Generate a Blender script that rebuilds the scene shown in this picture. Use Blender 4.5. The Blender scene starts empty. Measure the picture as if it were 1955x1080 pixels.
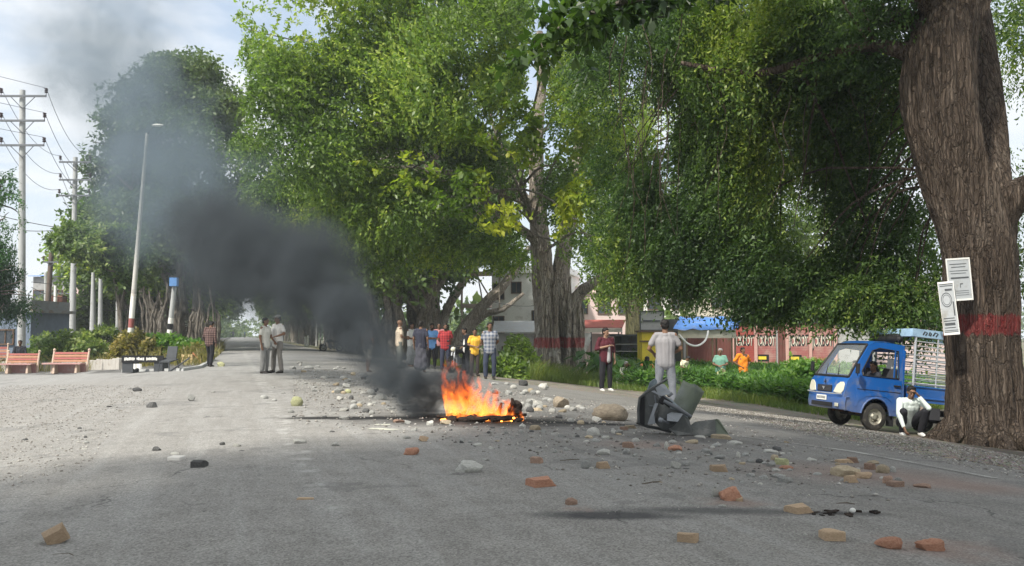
import bpy, bmesh, math, random
import numpy as np
from mathutils import Vector, Matrix, Euler
random.seed(7)
RNG = np.random.default_rng(7)
SC = bpy.context.scene
COL = SC.collection
R = math.radians
# ------------------------------------------------------------------ camera
F = 1650.0; PITCH = R(3.364); CZ = 1.2
cam = bpy.data.cameras.new('camera'); camo = bpy.data.objects.new('camera', cam); COL.objects.link(camo)
cam.sensor_width = 36; cam.lens = 36 * F / 1955; cam.clip_end = 3000; cam.clip_start = 0.1
camo.location = (0, 0, CZ); camo.rotation_euler = (R(90) + PITCH, 0, 0)
SC.camera = camo
# ------------------------------------------------------------------ light
SUN_EL = R(48); SUN_AZ = (-0.64, -0.77)          # direction towards the sun on the ground plane
sl = bpy.data.lights.new('sun', 'SUN'); sl.energy = 2.9; sl.angle = R(3); sl.color = (1, .95, .86)
slo = bpy.data.objects.new('sun', sl); COL.objects.link(slo)
sd = Vector((SUN_AZ[0] * math.cos(SUN_EL), SUN_AZ[1] * math.cos(SUN_EL), math.sin(SUN_EL)))
slo.rotation_euler = sd.to_track_quat('Z', 'Y').to_euler(); slo.location = (-20, -10, 40)
W = bpy.data.worlds.new('World'); SC.world = W; W.use_nodes = True
SC.view_settings.view_transform = 'Standard'; SC.view_settings.look = 'None'
SC.view_settings.gamma = 1; SC.view_settings.exposure = 1.0
SC.cycles.max_bounces = 6; SC.cycles.diffuse_bounces = 3; SC.cycles.transmission_bounces = 4
SC.cycles.transparent_max_bounces = 12; SC.cycles.volume_bounces = 1; SC.cycles.volume_max_steps = 400


class NT:
    """small helper to write node trees as expressions"""
    def __init__(s, tree): s.t = tree; s.n = tree.nodes; s.l = tree.links
    def put(s, sock, v):
        if isinstance(v, bpy.types.NodeSocket): s.l.new(v, sock)
        elif v is not None: sock.default_value = v
    def node(s, typ, **kw):
        n = s.n.new(typ)
        for k, v in kw.items(): setattr(n, k, v)
        return n
    def m(s, op, a, b=None, c=None, clamp=False):
        n = s.n.new('ShaderNodeMath'); n.operation = op; n.use_clamp = clamp
        s.put(n.inputs[0], a); s.put(n.inputs[1], b)
        if c is not None: s.put(n.inputs[2], c)
        return n.outputs[0]
    def v(s, op, a, b=None, out=0):
        n = s.n.new('ShaderNodeVectorMath'); n.operation = op
        s.put(n.inputs[0], a)
        if b is not None: s.put(n.inputs[3 if op == 'SCALE' else 1], b)
        return n.outputs[1 if op in ('LENGTH', 'DISTANCE', 'DOT_PRODUCT') else 0]
    def noise(s, vec, scale=5, detail=4, rough=.55, dist=0, col=False):
        n = s.n.new('ShaderNodeTexNoise'); s.put(n.inputs['Vector'], vec)
        n.inputs['Scale'].default_value = scale; n.inputs['Detail'].default_value = detail
        n.inputs['Roughness'].default_value = rough; n.inputs['Distortion'].default_value = dist
        return n.outputs['Color' if col else 'Fac']
    def ss(s, x, a, b):          # smoothstep
        n = s.n.new('ShaderNodeMapRange'); n.interpolation_type = 'SMOOTHSTEP'
        s.put(n.inputs[0], x); n.inputs[1].default_value = a; n.inputs[2].default_value = b
        return n.outputs[0]
    def ramp(s, fac, stops, interp='LINEAR'):
        n = s.n.new('ShaderNodeValToRGB'); s.put(n.inputs[0], fac); cr = n.color_ramp; cr.interpolation = interp
        while len(cr.elements) < len(stops): cr.elements.new(.5)
        for e, (p, c) in zip(cr.elements, stops): e.position = p; e.color = (*c, 1)
        return n.outputs[0]
    def mix(s, f, a, b, mode='MIX'):
        n = s.n.new('ShaderNodeMix'); n.data_type = 'RGBA'; n.blend_type = mode
        s.put(n.inputs[0], f)
        s.put(n.inputs[6], (*a, 1) if isinstance(a, tuple) else a)
        s.put(n.inputs[7], (*b, 1) if isinstance(b, tuple) else b)
        return n.outputs[2]
    def mapv(s, vec, scale=(1, 1, 1), loc=(0, 0, 0), rot=(0, 0, 0)):
        n = s.n.new('ShaderNodeMapping'); s.put(n.inputs[0], vec)
        n.inputs['Scale'].default_value = scale; n.inputs['Location'].default_value = loc; n.inputs['Rotation'].default_value = rot
        return n.outputs[0]
    def sep(s, vec):
        n = s.n.new('ShaderNodeSeparateXYZ'); s.put(n.inputs[0], vec); return n.outputs
    def bump(s, h, strength=.3, dist=.02):
        n = s.n.new('ShaderNodeBump'); n.inputs['Strength'].default_value = strength; n.inputs['Distance'].default_value = dist
        s.put(n.inputs['Height'], h); return n.outputs[0]


def new_mat(name):
    m = bpy.data.materials.new(name); m.use_nodes = True
    m.node_tree.nodes.clear(); t = NT(m.node_tree)
    out = t.node('ShaderNodeOutputMaterial')
    return m, t, out

def principled(t, out, col, rough=.8, metal=0, spec=.3, normal=None):
    b = t.node('ShaderNodeBsdfPrincipled')
    t.put(b.inputs['Base Color'], (*col, 1) if isinstance(col, tuple) else col)
    t.put(b.inputs['Roughness'], rough); t.put(b.inputs['Metallic'], metal)
    b.inputs['Specular IOR Level'].default_value = spec
    if normal is not None: t.put(b.inputs['Normal'], normal)
    t.l.new(b.outputs[0], out.inputs[0]); return b

_mc = {}
def pm(name, col, rough=.8, var=.25, scale=6, bump=.2, bscale=40, metal=0, spec=.3, dirt=None, bdist=.01):
    """plain procedural material: colour broken up by noise, fine bump, optional dirt"""
    if name in _mc: return _mc[name]
    m, t, out = new_mat(name)
    co = t.node('ShaderNodeTexCoord').outputs['Object']
    n1 = t.noise(co, scale, 5, .6)
    f = t.m('MULTIPLY_ADD', n1, 2 * var, 1 - var)
    c = t.mix(1.0, tuple(col), t.v('SCALE', (1, 1, 1), f), 'MULTIPLY')
    if dirt:
        d = t.ss(t.noise(co, scale * .7, 6, .65), .5, .72)
        c = t.mix(d, c, tuple(dirt))
    nb = t.bump(t.noise(co, bscale, 4, .6), bump, bdist) if bump else None
    principled(t, out, c, rough, metal, spec, nb)
    _mc[name] = m; return m

# world: Nishita sky with drifting cloud
t = NT(W.node_tree); W.node_tree.nodes.clear()
wo = t.node('ShaderNodeOutputWorld'); bg = t.node('ShaderNodeBackground')
sky = t.node('ShaderNodeTexSky'); sky.sky_type = 'NISHITA'; sky.sun_disc = False
sky.sun_elevation = SUN_EL; sky.sun_rotation = math.atan2(SUN_AZ[0], SUN_AZ[1]); sky.dust_density = 2.0; sky.air_density = 1.0
gen = t.node('ShaderNodeTexCoord').outputs['Generated']
sz = t.sep(gen)[2]
pr = t.v('MULTIPLY', gen, t.node('ShaderNodeCombineXYZ').outputs[0])
cx = t.node('ShaderNodeCombineXYZ'); zz = t.m('ADD', t.m('MAXIMUM', sz, 0), .18)
t.put(cx.inputs[0], t.m('DIVIDE', t.sep(gen)[0], zz)); t.put(cx.inputs[1], t.m('DIVIDE', t.sep(gen)[1], zz)); cx.inputs[2].default_value = .3
cl = t.ss(t.noise(cx.outputs[0], 1.15, 6, .58, .3), .40, .60)
cs = t.noise(cx.outputs[0], 2.3, 4, .5)
cc = t.mix(t.ss(sz, .25, .75), t.mix(cs, (4.3, 4.7, 5.1), (5.7, 5.7, 5.7)), t.mix(cs, (7.8, 7.7, 7.5), (9.6, 9.4, 9.1)))
low = t.ss(sz, .22, .02)
cl = t.m('MAXIMUM', t.m('MULTIPLY', cl, .93), t.m('MULTIPLY', low, .9))
hz = t.mix(cl, t.mix(.5, sky.outputs[0], (4.1, 4.6, 5.1)), cc)
t.put(bg.inputs[0], hz); bg.inputs[1].default_value = .10
t.l.new(bg.outputs[0], wo.inputs[0])

# ------------------------------------------------------------------ projection and terrain
SP, CP = math.sin(PITCH), math.cos(PITCH)
def ray(px, py):
    a = (px - 977.5) / F; b = (540 - py) / F
    return Vector((a, CP - b * SP, SP + b * CP))
def pt(px, py, Y):
    d = ray(px, py); k = Y / d.y
    return Vector((d.x * k, Y, CZ + d.z * k))
TH = R(17.7); CT, ST = math.cos(TH), math.sin(TH)
def uv(x, y): return x * CT + y * ST, -x * ST + y * CT
def xy(u, v): return u * CT - v * ST, u * ST + v * CT
_k = np.array([(-400, 2.4), (-60, 2.2), (-30, 2.0), (-15, 1.88), (-7, 1.66), (-4, 1.38), (-2, 1.22), (0, 1.17), (3, 1.18), (5, 1.24), (7.3, 1.37), (9.5, 1.56),
               (11.5, 1.84), (13.7, 2.12), (16, 2.22), (20, 2.24), (30, 2.25), (60, 2.35), (400, 2.6)])
_fu = np.arange(-12, 20.01, .5)
_fh = np.array([np.interp(np.linspace(u - 1.2, u + 1.2, 13), _k[:, 0], _k[:, 1]).mean() for u in _fu])
GU = np.concatenate([[-400, -60, -30, -20, -15], _fu, [24, 30, 60, 400]])
GH = np.concatenate([np.interp([-400, -60, -30, -20, -15], _k[:, 0], _k[:, 1]), _fh, np.interp([24, 30, 60, 400], _k[:, 0], _k[:, 1])])
def gz(x, y):
    return CZ - np.interp(x * CT + y * ST, GU, GH)
def ground(px, py):
    """point of the terrain seen at a pixel"""
    d = ray(px, py); t0 = 2.0
    for k in range(4000):
        t1 = t0 * 1.004 + .004
        if CZ + d.z * t1 < gz(d.x * t1, d.y * t1): break
        t0 = t1
    for k in range(20):
        tm = (t0 + t1) / 2
        if CZ + d.z * tm < gz(d.x * tm, d.y * tm): t1 = tm
        else: t0 = tm
    x, y = d.x * t1, d.y * t1
    return Vector((x, y, float(gz(x, y))))

# ------------------------------------------------------------------ object helpers
def tag(o, label=None, cat=None, group=None, kind=None):
    if label: o['label'] = label
    if cat: o['category'] = cat
    if group: o['group'] = group
    if kind: o['kind'] = kind
    return o
def empty(name, loc, rz=0, label=None, cat=None, group=None):
    o = bpy.data.objects.new(name, None); COL.objects.link(o); o.location = loc; o.rotation_euler = (0, 0, rz)
    o.empty_display_size = .2
    return tag(o, label, cat, group)
def link(name, me, mat, parent=None, loc=None):
    o = bpy.data.objects.new(name, me); COL.objects.link(o)
    if mat is not None and not me.materials: me.materials.append(mat)
    if parent: o.parent = parent
    if loc is not None: o.location = loc
    return o
def np_mesh(name, V, Fq, smooth=False, tint=None):
    """numpy quads -> mesh"""
    me = bpy.data.meshes.new(name); V = np.asarray(V, dtype=np.float32); Fq = np.asarray(Fq, dtype=np.int32)
    n, k = Fq.shape
    me.vertices.add(len(V)); me.vertices.foreach_set('co', V.ravel())
    me.loops.add(n * k); me.loops.foreach_set('vertex_index', Fq.ravel())
    me.polygons.add(n); me.polygons.foreach_set('loop_start', np.arange(0, n * k, k, dtype=np.int32))
    me.polygons.foreach_set('loop_total', np.full(n, k, dtype=np.int32))
    if smooth: me.polygons.foreach_set('use_smooth', np.ones(n, dtype=bool))
    me.update(calc_edges=True)
    if tint is not None:
        a = me.attributes.new('tint', 'FLOAT', 'FACE'); a.data.foreach_set('value', np.asarray(tint, dtype=np.float32))
    return me
class MB:
    """collects verts and faces; build() makes one mesh object. world=True subtracts the parent's location"""
    def __init__(s): s.v = []; s.f = []
    def add(s, V, Fs):
        b = len(s.v); s.v += [tuple(p) for p in V]; s.f += [tuple(i + b for i in f) for f in Fs]; return s
    def box(s, c, d, rot=None, taper=1.0):
        V = []
        for z in (-.5, .5):
            k = taper if z > 0 else 1
            for x, y in ((-.5, -.5), (.5, -.5), (.5, .5), (-.5, .5)):
                p = Vector((x * d[0] * k, y * d[1] * k, z * d[2]))
                if rot is not None: p = rot @ p
                V.append(p + Vector(c))
        return s.add(V, [(3, 2, 1, 0), (4, 5, 6, 7), (0, 1, 5, 4), (1, 2, 6, 5), (2, 3, 7, 6), (3, 0, 4, 7)])
    def tube(s, pts, rads, seg=8, cap=True, jit=0, ridge=0, nr=5, ph=0.):
        pts = [Vector(p) for p in pts]; n = len(pts)
        if not hasattr(rads, '__len__'): rads = [rads] * n
        V = []; up = None
        for i, p in enumerate(pts):
            d = (pts[min(i + 1, n - 1)] - pts[max(i - 1, 0)]).normalized()
            if up is None:
                up = Vector((1, 0, 0)) if abs(d.x) < .9 else Vector((0, 1, 0))
            a = (up - d * up.dot(d)).normalized(); up = a; b = d.cross(a)
            for k in range(seg):
                an = 2 * math.pi * k / seg
                r = rads[i] * (1 + ridge * math.sin(nr * an + ph + i * .35) + ridge * .6 * math.sin((nr * 2 + 1) * an + 2 * ph - i * .2)) * (1 + jit * random.uniform(-1, 1))
                V.append(p + (a * math.cos(an) + b * math.sin(an)) * r)
        Fs = [(i * seg + k, i * seg + (k + 1) % seg, (i + 1) * seg + (k + 1) % seg, (i + 1) * seg + k) for i in range(n - 1) for k in range(seg)]
        if cap:
            V.append(pts[0]); V.append(pts[-1]); a0 = n * seg
            Fs += [(a0, (k + 1) % seg, k) for k in range(seg)] + [(a0 + 1, (n - 1) * seg + k, (n - 1) * seg + (k + 1) % seg) for k in range(seg)]
        return s.add(V, Fs)
    def ball(s, c, r, seg=10, rings=6, rot=None):
        if not hasattr(r, '__len__'): r = (r, r, r)
        V = []
        for i in range(rings + 1):
            th = math.pi * i / rings
            for k in range(seg):
                a = 2 * math.pi * k / seg
                p = Vector((r[0] * math.sin(th) * math.cos(a), r[1] * math.sin(th) * math.sin(a), r[2] * math.cos(th)))
                if rot is not None: p = rot @ p
                V.append(p + Vector(c))
        return s.add(V, [(i * seg + k, (i + 1) * seg + k, (i + 1) * seg + (k + 1) % seg, i * seg + (k + 1) % seg) for i in range(rings) for k in range(seg)])
    def cap(s, a, ra, b, rb, seg=10):
        """closed tapered capsule"""
        a, b = Vector(a), Vector(b); d = (b - a); L = d.length; d = d / L if L > 1e-6 else Vector((0, 0, 1))
        pts = []; rr = []
        for k in (0.02, .35, .7): pts.append(a - d * ra * math.cos(k * math.pi / 2)); rr.append(max(ra * math.sin(k * math.pi / 2), .002))
        pts.append(a); rr.append(ra); pts.append(b); rr.append(rb)
        for k in (.7, .35, .02): pts.append(b + d * rb * math.cos(k * math.pi / 2)); rr.append(max(rb * math.sin(k * math.pi / 2), .002))
        return s.tube(pts, rr, seg)
    def plate(s, outline, thick, frame):
        """outline: 2-D points; frame: function (a, b, t) -> 3-D point"""
        n = len(outline); V = [frame(a, b, 0) for a, b in outline] + [frame(a, b, thick) for a, b in outline]
        return s.add(V, [tuple(range(n))[::-1], tuple(range(n, 2 * n))] + [(i, (i + 1) % n, n + (i + 1) % n, n + i) for i in range(n)])
    def mesh(s, name, smooth=False, origin=None, bevel=0):
        me = bpy.data.meshes.new(name)
        V = s.v if origin is None else [(p[0] - origin[0], p[1] - origin[1], p[2] - origin[2]) for p in s.v]
        me.from_pydata(V, [], s.f); me.validate()
        bm = bmesh.new(); bm.from_mesh(me); bmesh.ops.recalc_face_normals(bm, faces=bm.faces)
        if bevel:
            bmesh.ops.remove_doubles(bm, verts=bm.verts, dist=1e-5)
            es = [e for e in bm.edges if len(e.link_faces) == 2 and e.calc_face_angle(0) > .5]
            bmesh.ops.bevel(bm, geom=es, offset=bevel, segments=1, affect='EDGES', clamp_overlap=True)
        bm.to_mesh(me); bm.free()
        if smooth:
            for p in me.polygons: p.use_smooth = True
            try: me.set_sharp_from_angle(angle=R(50))
            except Exception: pass
        return me
    def build(s, name, mat, parent=None, smooth=False, world=True, origin=None, bevel=0):
        if parent is not None and world: origin = parent.location
        me = s.mesh(name, smooth, origin, bevel)
        o = link(name, me, mat, parent)
        if parent is None and origin is not None: o.location = origin
        return o

def sheet(name, poly, dz, mat, coords='uv', **tg):
    """a flat polygon (u,v) draped on the terrain"""
    if coords == 'xy': poly = [uv(*p) for p in poly]
    bm = bmesh.new(); bm.faces.new([bm.verts.new((p[0], p[1], 0)) for p in poly])
    bmesh.ops.triangulate(bm, faces=bm.faces[:])
    lo = min(p[0] for p in poly); hi = max(p[0] for p in poly)
    for u in GU:
        if lo < u < hi:
            bmesh.ops.bisect_plane(bm, geom=bm.verts[:] + bm.edges[:] + bm.faces[:], plane_co=(u, 0, 0), plane_no=(1, 0, 0), dist=1e-5)
    for v_ in bm.verts:
        x, y = xy(v_.co.x, v_.co.y); v_.co = (x, y, float(gz(x, y)) + dz)
    bmesh.ops.recalc_face_normals(bm, faces=bm.faces)
    for f in bm.faces:
        if f.normal.z < 0: f.normal_flip()
    me = bpy.data.meshes.new(name); bm.to_mesh(me); bm.free()
    return tag(link(name, me, mat), **tg)
def gpoly(pxs):
    out = []
    for a, b in pxs:
        p = ground(a, b); out.append(uv(p.x, p.y))
    return out
# ------------------------------------------------------------------ ground materials
FIRE = ground(915, 803)
def near(t, pos, c, r0, r1, stretch=(1, 1), rot=0):
    """mask 1 inside r0 .. 0 beyond r1 around ground point c"""
    v = t.v('SUBTRACT', pos, (c[0], c[1], 0))
    if rot: v = t.mapv(v, rot=(0, 0, rot))
    v = t.v('MULTIPLY', v, (stretch[0], stretch[1], 0))
    return t.ss(t.v('LENGTH', v), r1, r0)

m_ground, t, out = new_mat('ground_soil')
pos = t.node('ShaderNodeNewGeometry').outputs['Position']
n1 = t.noise(pos, .35, 5, .6); n2 = t.noise(pos, 6, 5, .65); n3 = t.noise(pos, 45, 3, .6)
soil = t.ramp(n2, [(.3, (.13, .105, .075)), (.7, (.27, .235, .18))])
green = t.ramp(n2, [(.3, (.035, .075, .018)), (.7, (.10, .16, .045))])
c = t.mix(t.ss(n1, .40, .56), green, soil)
c = t.mix(t.m('MULTIPLY', n3, .5), c, (.2, .18, .14))
principled(t, out, c, .95, 0, .1, t.bump(t.noise(pos, 30, 5, .7), .6, .04))

m_gravel, t, out = new_mat('gravel_verge')
pos = t.node('ShaderNodeNewGeometry').outputs['Position']
vo = t.node('ShaderNodeTexVoronoi'); t.put(vo.inputs['Vector'], pos); vo.inputs['Scale'].default_value = 26
n2 = t.noise(pos, 2.2, 6, .65); n3 = t.noise(pos, 60, 3, .6)
c = t.ramp(n2, [(.25, (.15, .13, .10)), (.5, (.24, .215, .175)), (.78, (.36, .33, .28))])
c = t.mix(.32, c, t.mix(1, vo.outputs['Color'], (.42, .39, .35), 'MULTIPLY'))
c = t.mix(t.ss(t.noise(pos, .8, 5, .65), .56, .66), c, (.07, .10, .03))
principled(t, out, c, .95, 0, .15, t.bump(t.m('ADD', vo.outputs['Distance'], t.m('MULTIPLY', n3, .5)), .9, .03))

def asphalt_nodes(t, pos):
    rp = t.mapv(pos, rot=(0, 0, -TH))
    g1 = t.noise(pos, 210, 2, .8)
    g2 = t.noise(pos, 3.2, 6, .62)
    st = t.noise(t.mapv(rp, scale=(2.2, .16, 1)), 1.6, 5, .65)
    a = t.ramp(g2, [(.3, (.212, .204, .188)), (.7, (.290, .279, .258))])
    a = t.mix(t.ss(st, .42, .70), a, (.30, .293, .275))
    vo = t.node('ShaderNodeTexVoronoi'); t.put(vo.inputs['Vector'], pos); vo.inputs['Scale'].default_value = 95
    sp = t.m('MULTIPLY_ADD', vo.outputs['Color'], .9, .55)
    a = t.mix(1, a, sp, 'MULTIPLY')
    a = t.mix(t.m('MULTIPLY', t.ss(g1, .55, .75), .3), a, (.34, .34, .32))
    # cracks
    dpos = t.v('ADD', pos, t.v('SCALE', t.noise(pos, 1.5, 4, .6, 0, True), 1.1))
    vc = t.node('ShaderNodeTexVoronoi'); vc.feature = 'DISTANCE_TO_EDGE'; t.put(vc.inputs['Vector'], dpos); vc.inputs['Scale'].default_value = .55
    crack = t.m('MULTIPLY', t.ss(vc.outputs[0], .012, .003), t.ss(t.noise(pos, .5, 3), .5, .62))
    a = t.mix(t.m('MULTIPLY', crack, .6), a, (.05, .05, .05))
    return a, rp, vo, g1

m_road, t, out = new_mat('old_asphalt')
pos = t.node('ShaderNodeNewGeometry').outputs['Position']
a, rp, vo, g1 = asphalt_nodes(t, pos)
xyz = t.sep(rp)                      # road frame: x = across, y = along
wob = t.m('MULTIPLY', t.m('SUBTRACT', t.noise(pos, .9, 6, .7), .5), 4.5)
# dusty left margin of the junction
left = t.ss(t.m('ADD', xyz[0], wob), -1.6, -4.6)
nearv = t.m('MULTIPLY', left, t.ss(xyz[1], 31, 26))
dust = t.ramp(t.noise(pos, 9, 6, .7), [(.3, (.19, .178, .160)), (.7, (.32, .305, .28))])
a = t.mix(t.m('MULTIPLY', nearv, .85), a, dust)
# dusty right shoulder
right = t.m('MULTIPLY', t.ss(t.m('ADD', xyz[0], t.m('MULTIPLY', wob, .45)), 8.0, 10.2), .75)
a = t.mix(right, a, t.ramp(t.noise(pos, 9, 6, .7), [(.3, (.17, .155, .13)), (.7, (.30, .28, .24))]))
# the road turns paler farther along
a = t.mix(t.m('MULTIPLY', t.ss(xyz[1], 16, 34), .45), a, (.30, .30, .295))
# worn wheel paths / pale scuffs in the middle
sc = t.m('MULTIPLY', t.ss(t.noise(t.mapv(rp, scale=(1.4, .35, 1)), 2.3, 6, .7), .56, .70), .38)
a = t.mix(sc, a, (.31, .31, .30))
# worn centre line: almost gone, only flecks of paint and a pale seam are left
_p, _q = uv(*ground(505, 742)[:2]), uv(*ground(640, 985)[:2]); _b = (_q[0] - _p[0]) / (_q[1] - _p[1]); _a = _p[0] - _b * _p[1]
off_ = t.m('SUBTRACT', xyz[0], t.m('MULTIPLY_ADD', xyz[1], _b, _a)); wl = t.m('MULTIPLY', t.m('SUBTRACT', t.noise(pos, 3.5, 5, .7), .5), .35)
ln = t.ss(t.m('ABSOLUTE', t.m('ADD', off_, wl)), .16, .05); fl_ = t.ss(t.noise(pos, 2.6, 6, .75), .47, .62)
a = t.mix(t.m('MULTIPLY', t.m('MULTIPLY', ln, fl_), .55), a, (.46, .455, .43))
# shade on the right of the carriageway, painted in as darker asphalt
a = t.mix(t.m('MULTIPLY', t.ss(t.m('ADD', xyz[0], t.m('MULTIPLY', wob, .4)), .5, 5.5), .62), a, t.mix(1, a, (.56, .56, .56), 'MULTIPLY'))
# tar patches
tp_ = t.m('MULTIPLY', t.ss(t.noise(rp, .42, 4, .75), .585, .60), .30); a = t.mix(tp_, a, (.10, .10, .10))
# soot, brick dust and other dark patches
def tone_patch(a, c, r0, r1, st, rot, col, k, ns=3.0, amp=.9):
    n = t.m('MULTIPLY', t.m('SUBTRACT', t.noise(pos, ns, 5, .65), .5), amp)
    v = t.v('SUBTRACT', pos, (c[0], c[1], 0))
    v = t.mapv(v, rot=(0, 0, rot)); v = t.v('MULTIPLY', v, (st[0], st[1], 0))
    m = t.ss(t.m('ADD', t.v('LENGTH', v), n), r1, r0)
    return t.mix(t.m('MULTIPLY', m, k), a, col)
a = tone_patch(a, FIRE, .5, 1.9, (.75, 1.5), 0, (.018, .017, .016), .93)
p_ = ground(700, 799); a = tone_patch(a, p_, .45, .95, (.60, 3.0), -.02, (.014, .014, .014), .96)
p_ = ground(1090, 808); a = tone_patch(a, p_, .40, .85, (.55, 3.6), .03, (.018, .018, .018), .92)
p_ = ground(1300, 838); a = tone_patch(a, p_, .3, 1.0, (.9, 1.6), 0, (.06, .058, .055), .6)
p_ = ground(1165, 986); a = tone_patch(a, p_, .15, .42, (.62, 2.2), 0, (.040, .040, .043), .85, 5, .2)  # this and the next: elongated dark patches on the near asphalt
p_ = ground(1360, 977); a = tone_patch(a, p_, .12, .55, (.55, 3.0), 0, (.05, .05, .052), .7, 5, .3)
p_ = ground(1600, 982); a = tone_patch(a, p_, .05, .35, (.7, 3.0), 0, (.03, .03, .03), .7, 8, .35)
for q, r_ in (((1240, 850), .9), ((1640, 905), 1.5), ((1850, 930), .9), ((1800, 1050), .55), ((1400, 960), .35), ((1095, 972), .18)):
    p_ = ground(*q); a = tone_patch(a, p_, .1 * r_, r_, (1, 1.4), 0, (.26, .165, .13), .40, 4, .8)
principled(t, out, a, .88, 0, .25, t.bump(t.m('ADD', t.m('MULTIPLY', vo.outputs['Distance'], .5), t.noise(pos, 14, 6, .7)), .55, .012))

m_paint_sun, t, out = new_mat('faded_paint_and_sunlight')  # also colours the painted strip of sunlight across the road
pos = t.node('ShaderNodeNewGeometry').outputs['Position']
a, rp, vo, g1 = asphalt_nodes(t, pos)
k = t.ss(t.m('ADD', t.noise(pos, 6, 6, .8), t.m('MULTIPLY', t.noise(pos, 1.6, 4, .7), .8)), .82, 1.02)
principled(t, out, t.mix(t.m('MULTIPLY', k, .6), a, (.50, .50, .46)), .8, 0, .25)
m_paint2, t, out = new_mat('yellowish_road_paint')
pos = t.node('ShaderNodeNewGeometry').outputs['Position']
a, rp, vo, g1 = asphalt_nodes(t, pos)
k = t.ss(t.noise(pos, 7, 5, .7), .34, .55)
principled(t, out, t.mix(t.m('MULTIPLY', k, .9), a, (.55, .55, .45)), .8, 0, .25)

# ------------------------------------------------------------------ ground sheets
sheet('ground', [(-400, -60), (400, -60), (400, 900), (-400, 900)], 0, m_ground, label='green and brown soil ground stretching to the horizon', kind='structure')
edge = gpoly([(1990, 905), (1760, 868), (1560, 830), (1340, 778), (1240, 764), (1160, 753), (1060, 741), (960, 729), (860, 711), (760, 692), (690, 679)])
left_edge = gpoly([(405, 689), (385, 703), (350, 708), (250, 711), (60, 715), (-200, 718)])
road_poly = [(16, -20)] + [(12.5, 2)] + edge + [(6.7, 70), (6.7, 900), (-1.6, 900), (-1.3, 60)] + left_edge + [(-60, 60), (-60, -20)]
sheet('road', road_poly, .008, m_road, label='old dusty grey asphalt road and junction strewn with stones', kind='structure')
# gravel verge right of the asphalt
gv = gpoly([(1990, 880), (1800, 842), (1640, 812), (1560, 792), (1430, 772), (1250, 752), (1160, 743), (1060, 732), (960, 719), (860, 703), (760, 686)])
sheet('verge', [(22, -20), (20, 5)] + gv + [(5.8, 45), (5.8, 12), (9, 2), (9, -20)], .004, m_gravel, label='stony earth verge between the asphalt and the grass', kind='structure')
# faded markings and a painted sunlit strip
def strip(name, pxs, w, mat, **tg):
    P = [ground(*q) for q in pxs]; L = []; Rr = []
    for i, p in enumerate(P):
        d = (P[min(i + 1, len(P) - 1)] - P[max(i - 1, 0)]).normalized(); n = Vector((d.y, -d.x, 0)) * w / 2
        L.append(uv(p.x - n.x, p.y - n.y)); Rr.append(uv(p.x + n.x, p.y + n.y))
    return sheet(name, L + Rr[::-1], .012, mat, **tg)
strip('marking_and_sun_strip', [(706, 819), (758, 822)], .15, m_paint2, label='short pale yellow paint dash in front of the soot', kind='structure')
strip('marking_and_sun_strip', [(715, 812), (745, 812)], .12, m_paint2, label='thin pale dash beside the yellow dash', kind='structure')
strip('marking_and_sun_strip', [(560, 697), (640, 700), (720, 703), (790, 706)], .12, m_paint_sun, label='pale painted strip of sunlight across the road behind the fire', kind='structure')  # sunlight on the asphalt, laid in as a pale sheet
strip('marking_and_sun_strip', [(1420, 835), (1620, 862), (1760, 888), (1900, 915)], .10, m_paint_sun, label='scuffed pale edge line beside the gravel verge', kind='structure')
# ------------------------------------------------------------------ foliage
def nz(P, freq, seed, k=7):
    r = np.random.default_rng(seed); s = np.zeros(len(P))
    for i in range(k):
        d = r.normal(size=3); d /= np.linalg.norm(d); s += np.sin(P @ d * freq * r.uniform(.6, 1.7) + r.uniform(0, 6.28))
    return s / math.sqrt(k / 2)
def unit(A): return A / np.maximum(np.linalg.norm(A, axis=1, keepdims=True), 1e-6)
def sprigs(C, D, L, m, ll, lw, droop, rng, spread=1.0):
    N = len(C); C = np.repeat(C, m, 0); Dr = np.repeat(D, m, 0)
    tt = np.tile((np.arange(m) + .5) / m, N)[:, None]; Ls = np.repeat(rng.uniform(.6, 1.3, N) * L, m)[:, None]
    P = C + Dr * Ls * tt; P[:, 2] -= (droop * Ls * tt * tt * .7)[:, 0]
    sd_ = unit(np.cross(Dr, rng.normal(size=(N * m, 3)))); sg = np.tile(np.where(np.arange(m) % 2, 1., -1.), N)[:, None]
    ld = unit(Dr * .6 + sd_ * sg * spread + rng.normal(size=(N * m, 3)) * .35 + np.array([[0, 0, -droop]]))
    nn = unit(np.cross(ld, rng.normal(size=(N * m, 3)) + np.array([[.0, 0, .0]])) ); nn = unit(nn + np.array([[0, 0, .5]]) * np.sign(nn[:, 2:3] + 1e-6))
    w = unit(np.cross(nn, ld)); k = rng.uniform(.65, 1.3, (N * m, 1))
    a = P; b = P + ld * ll * .45 * k + w * lw * .5 * k; c = P + ld * ll * k - nn * ll * .12 * k; d = P + ld * ll * .45 * k - w * lw * .5 * k
    V = np.stack([a, b, c, d], 1).reshape(-1, 3)
    tint = np.repeat(rng.uniform(0, 1, N), m) * .55 + rng.uniform(0, 1, N * m) * .45
    return V, tint
def blob(px, py, Y, rx, ry, rd, w=1.0):
    """ellipsoid seen at a pixel, at distance Y: screen radii in pixels, depth radius in metres"""
    c = pt(px, py, Y); return (c.x, c.y, c.z, rx * Y / F, rd, ry * Y / F, w)
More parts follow.
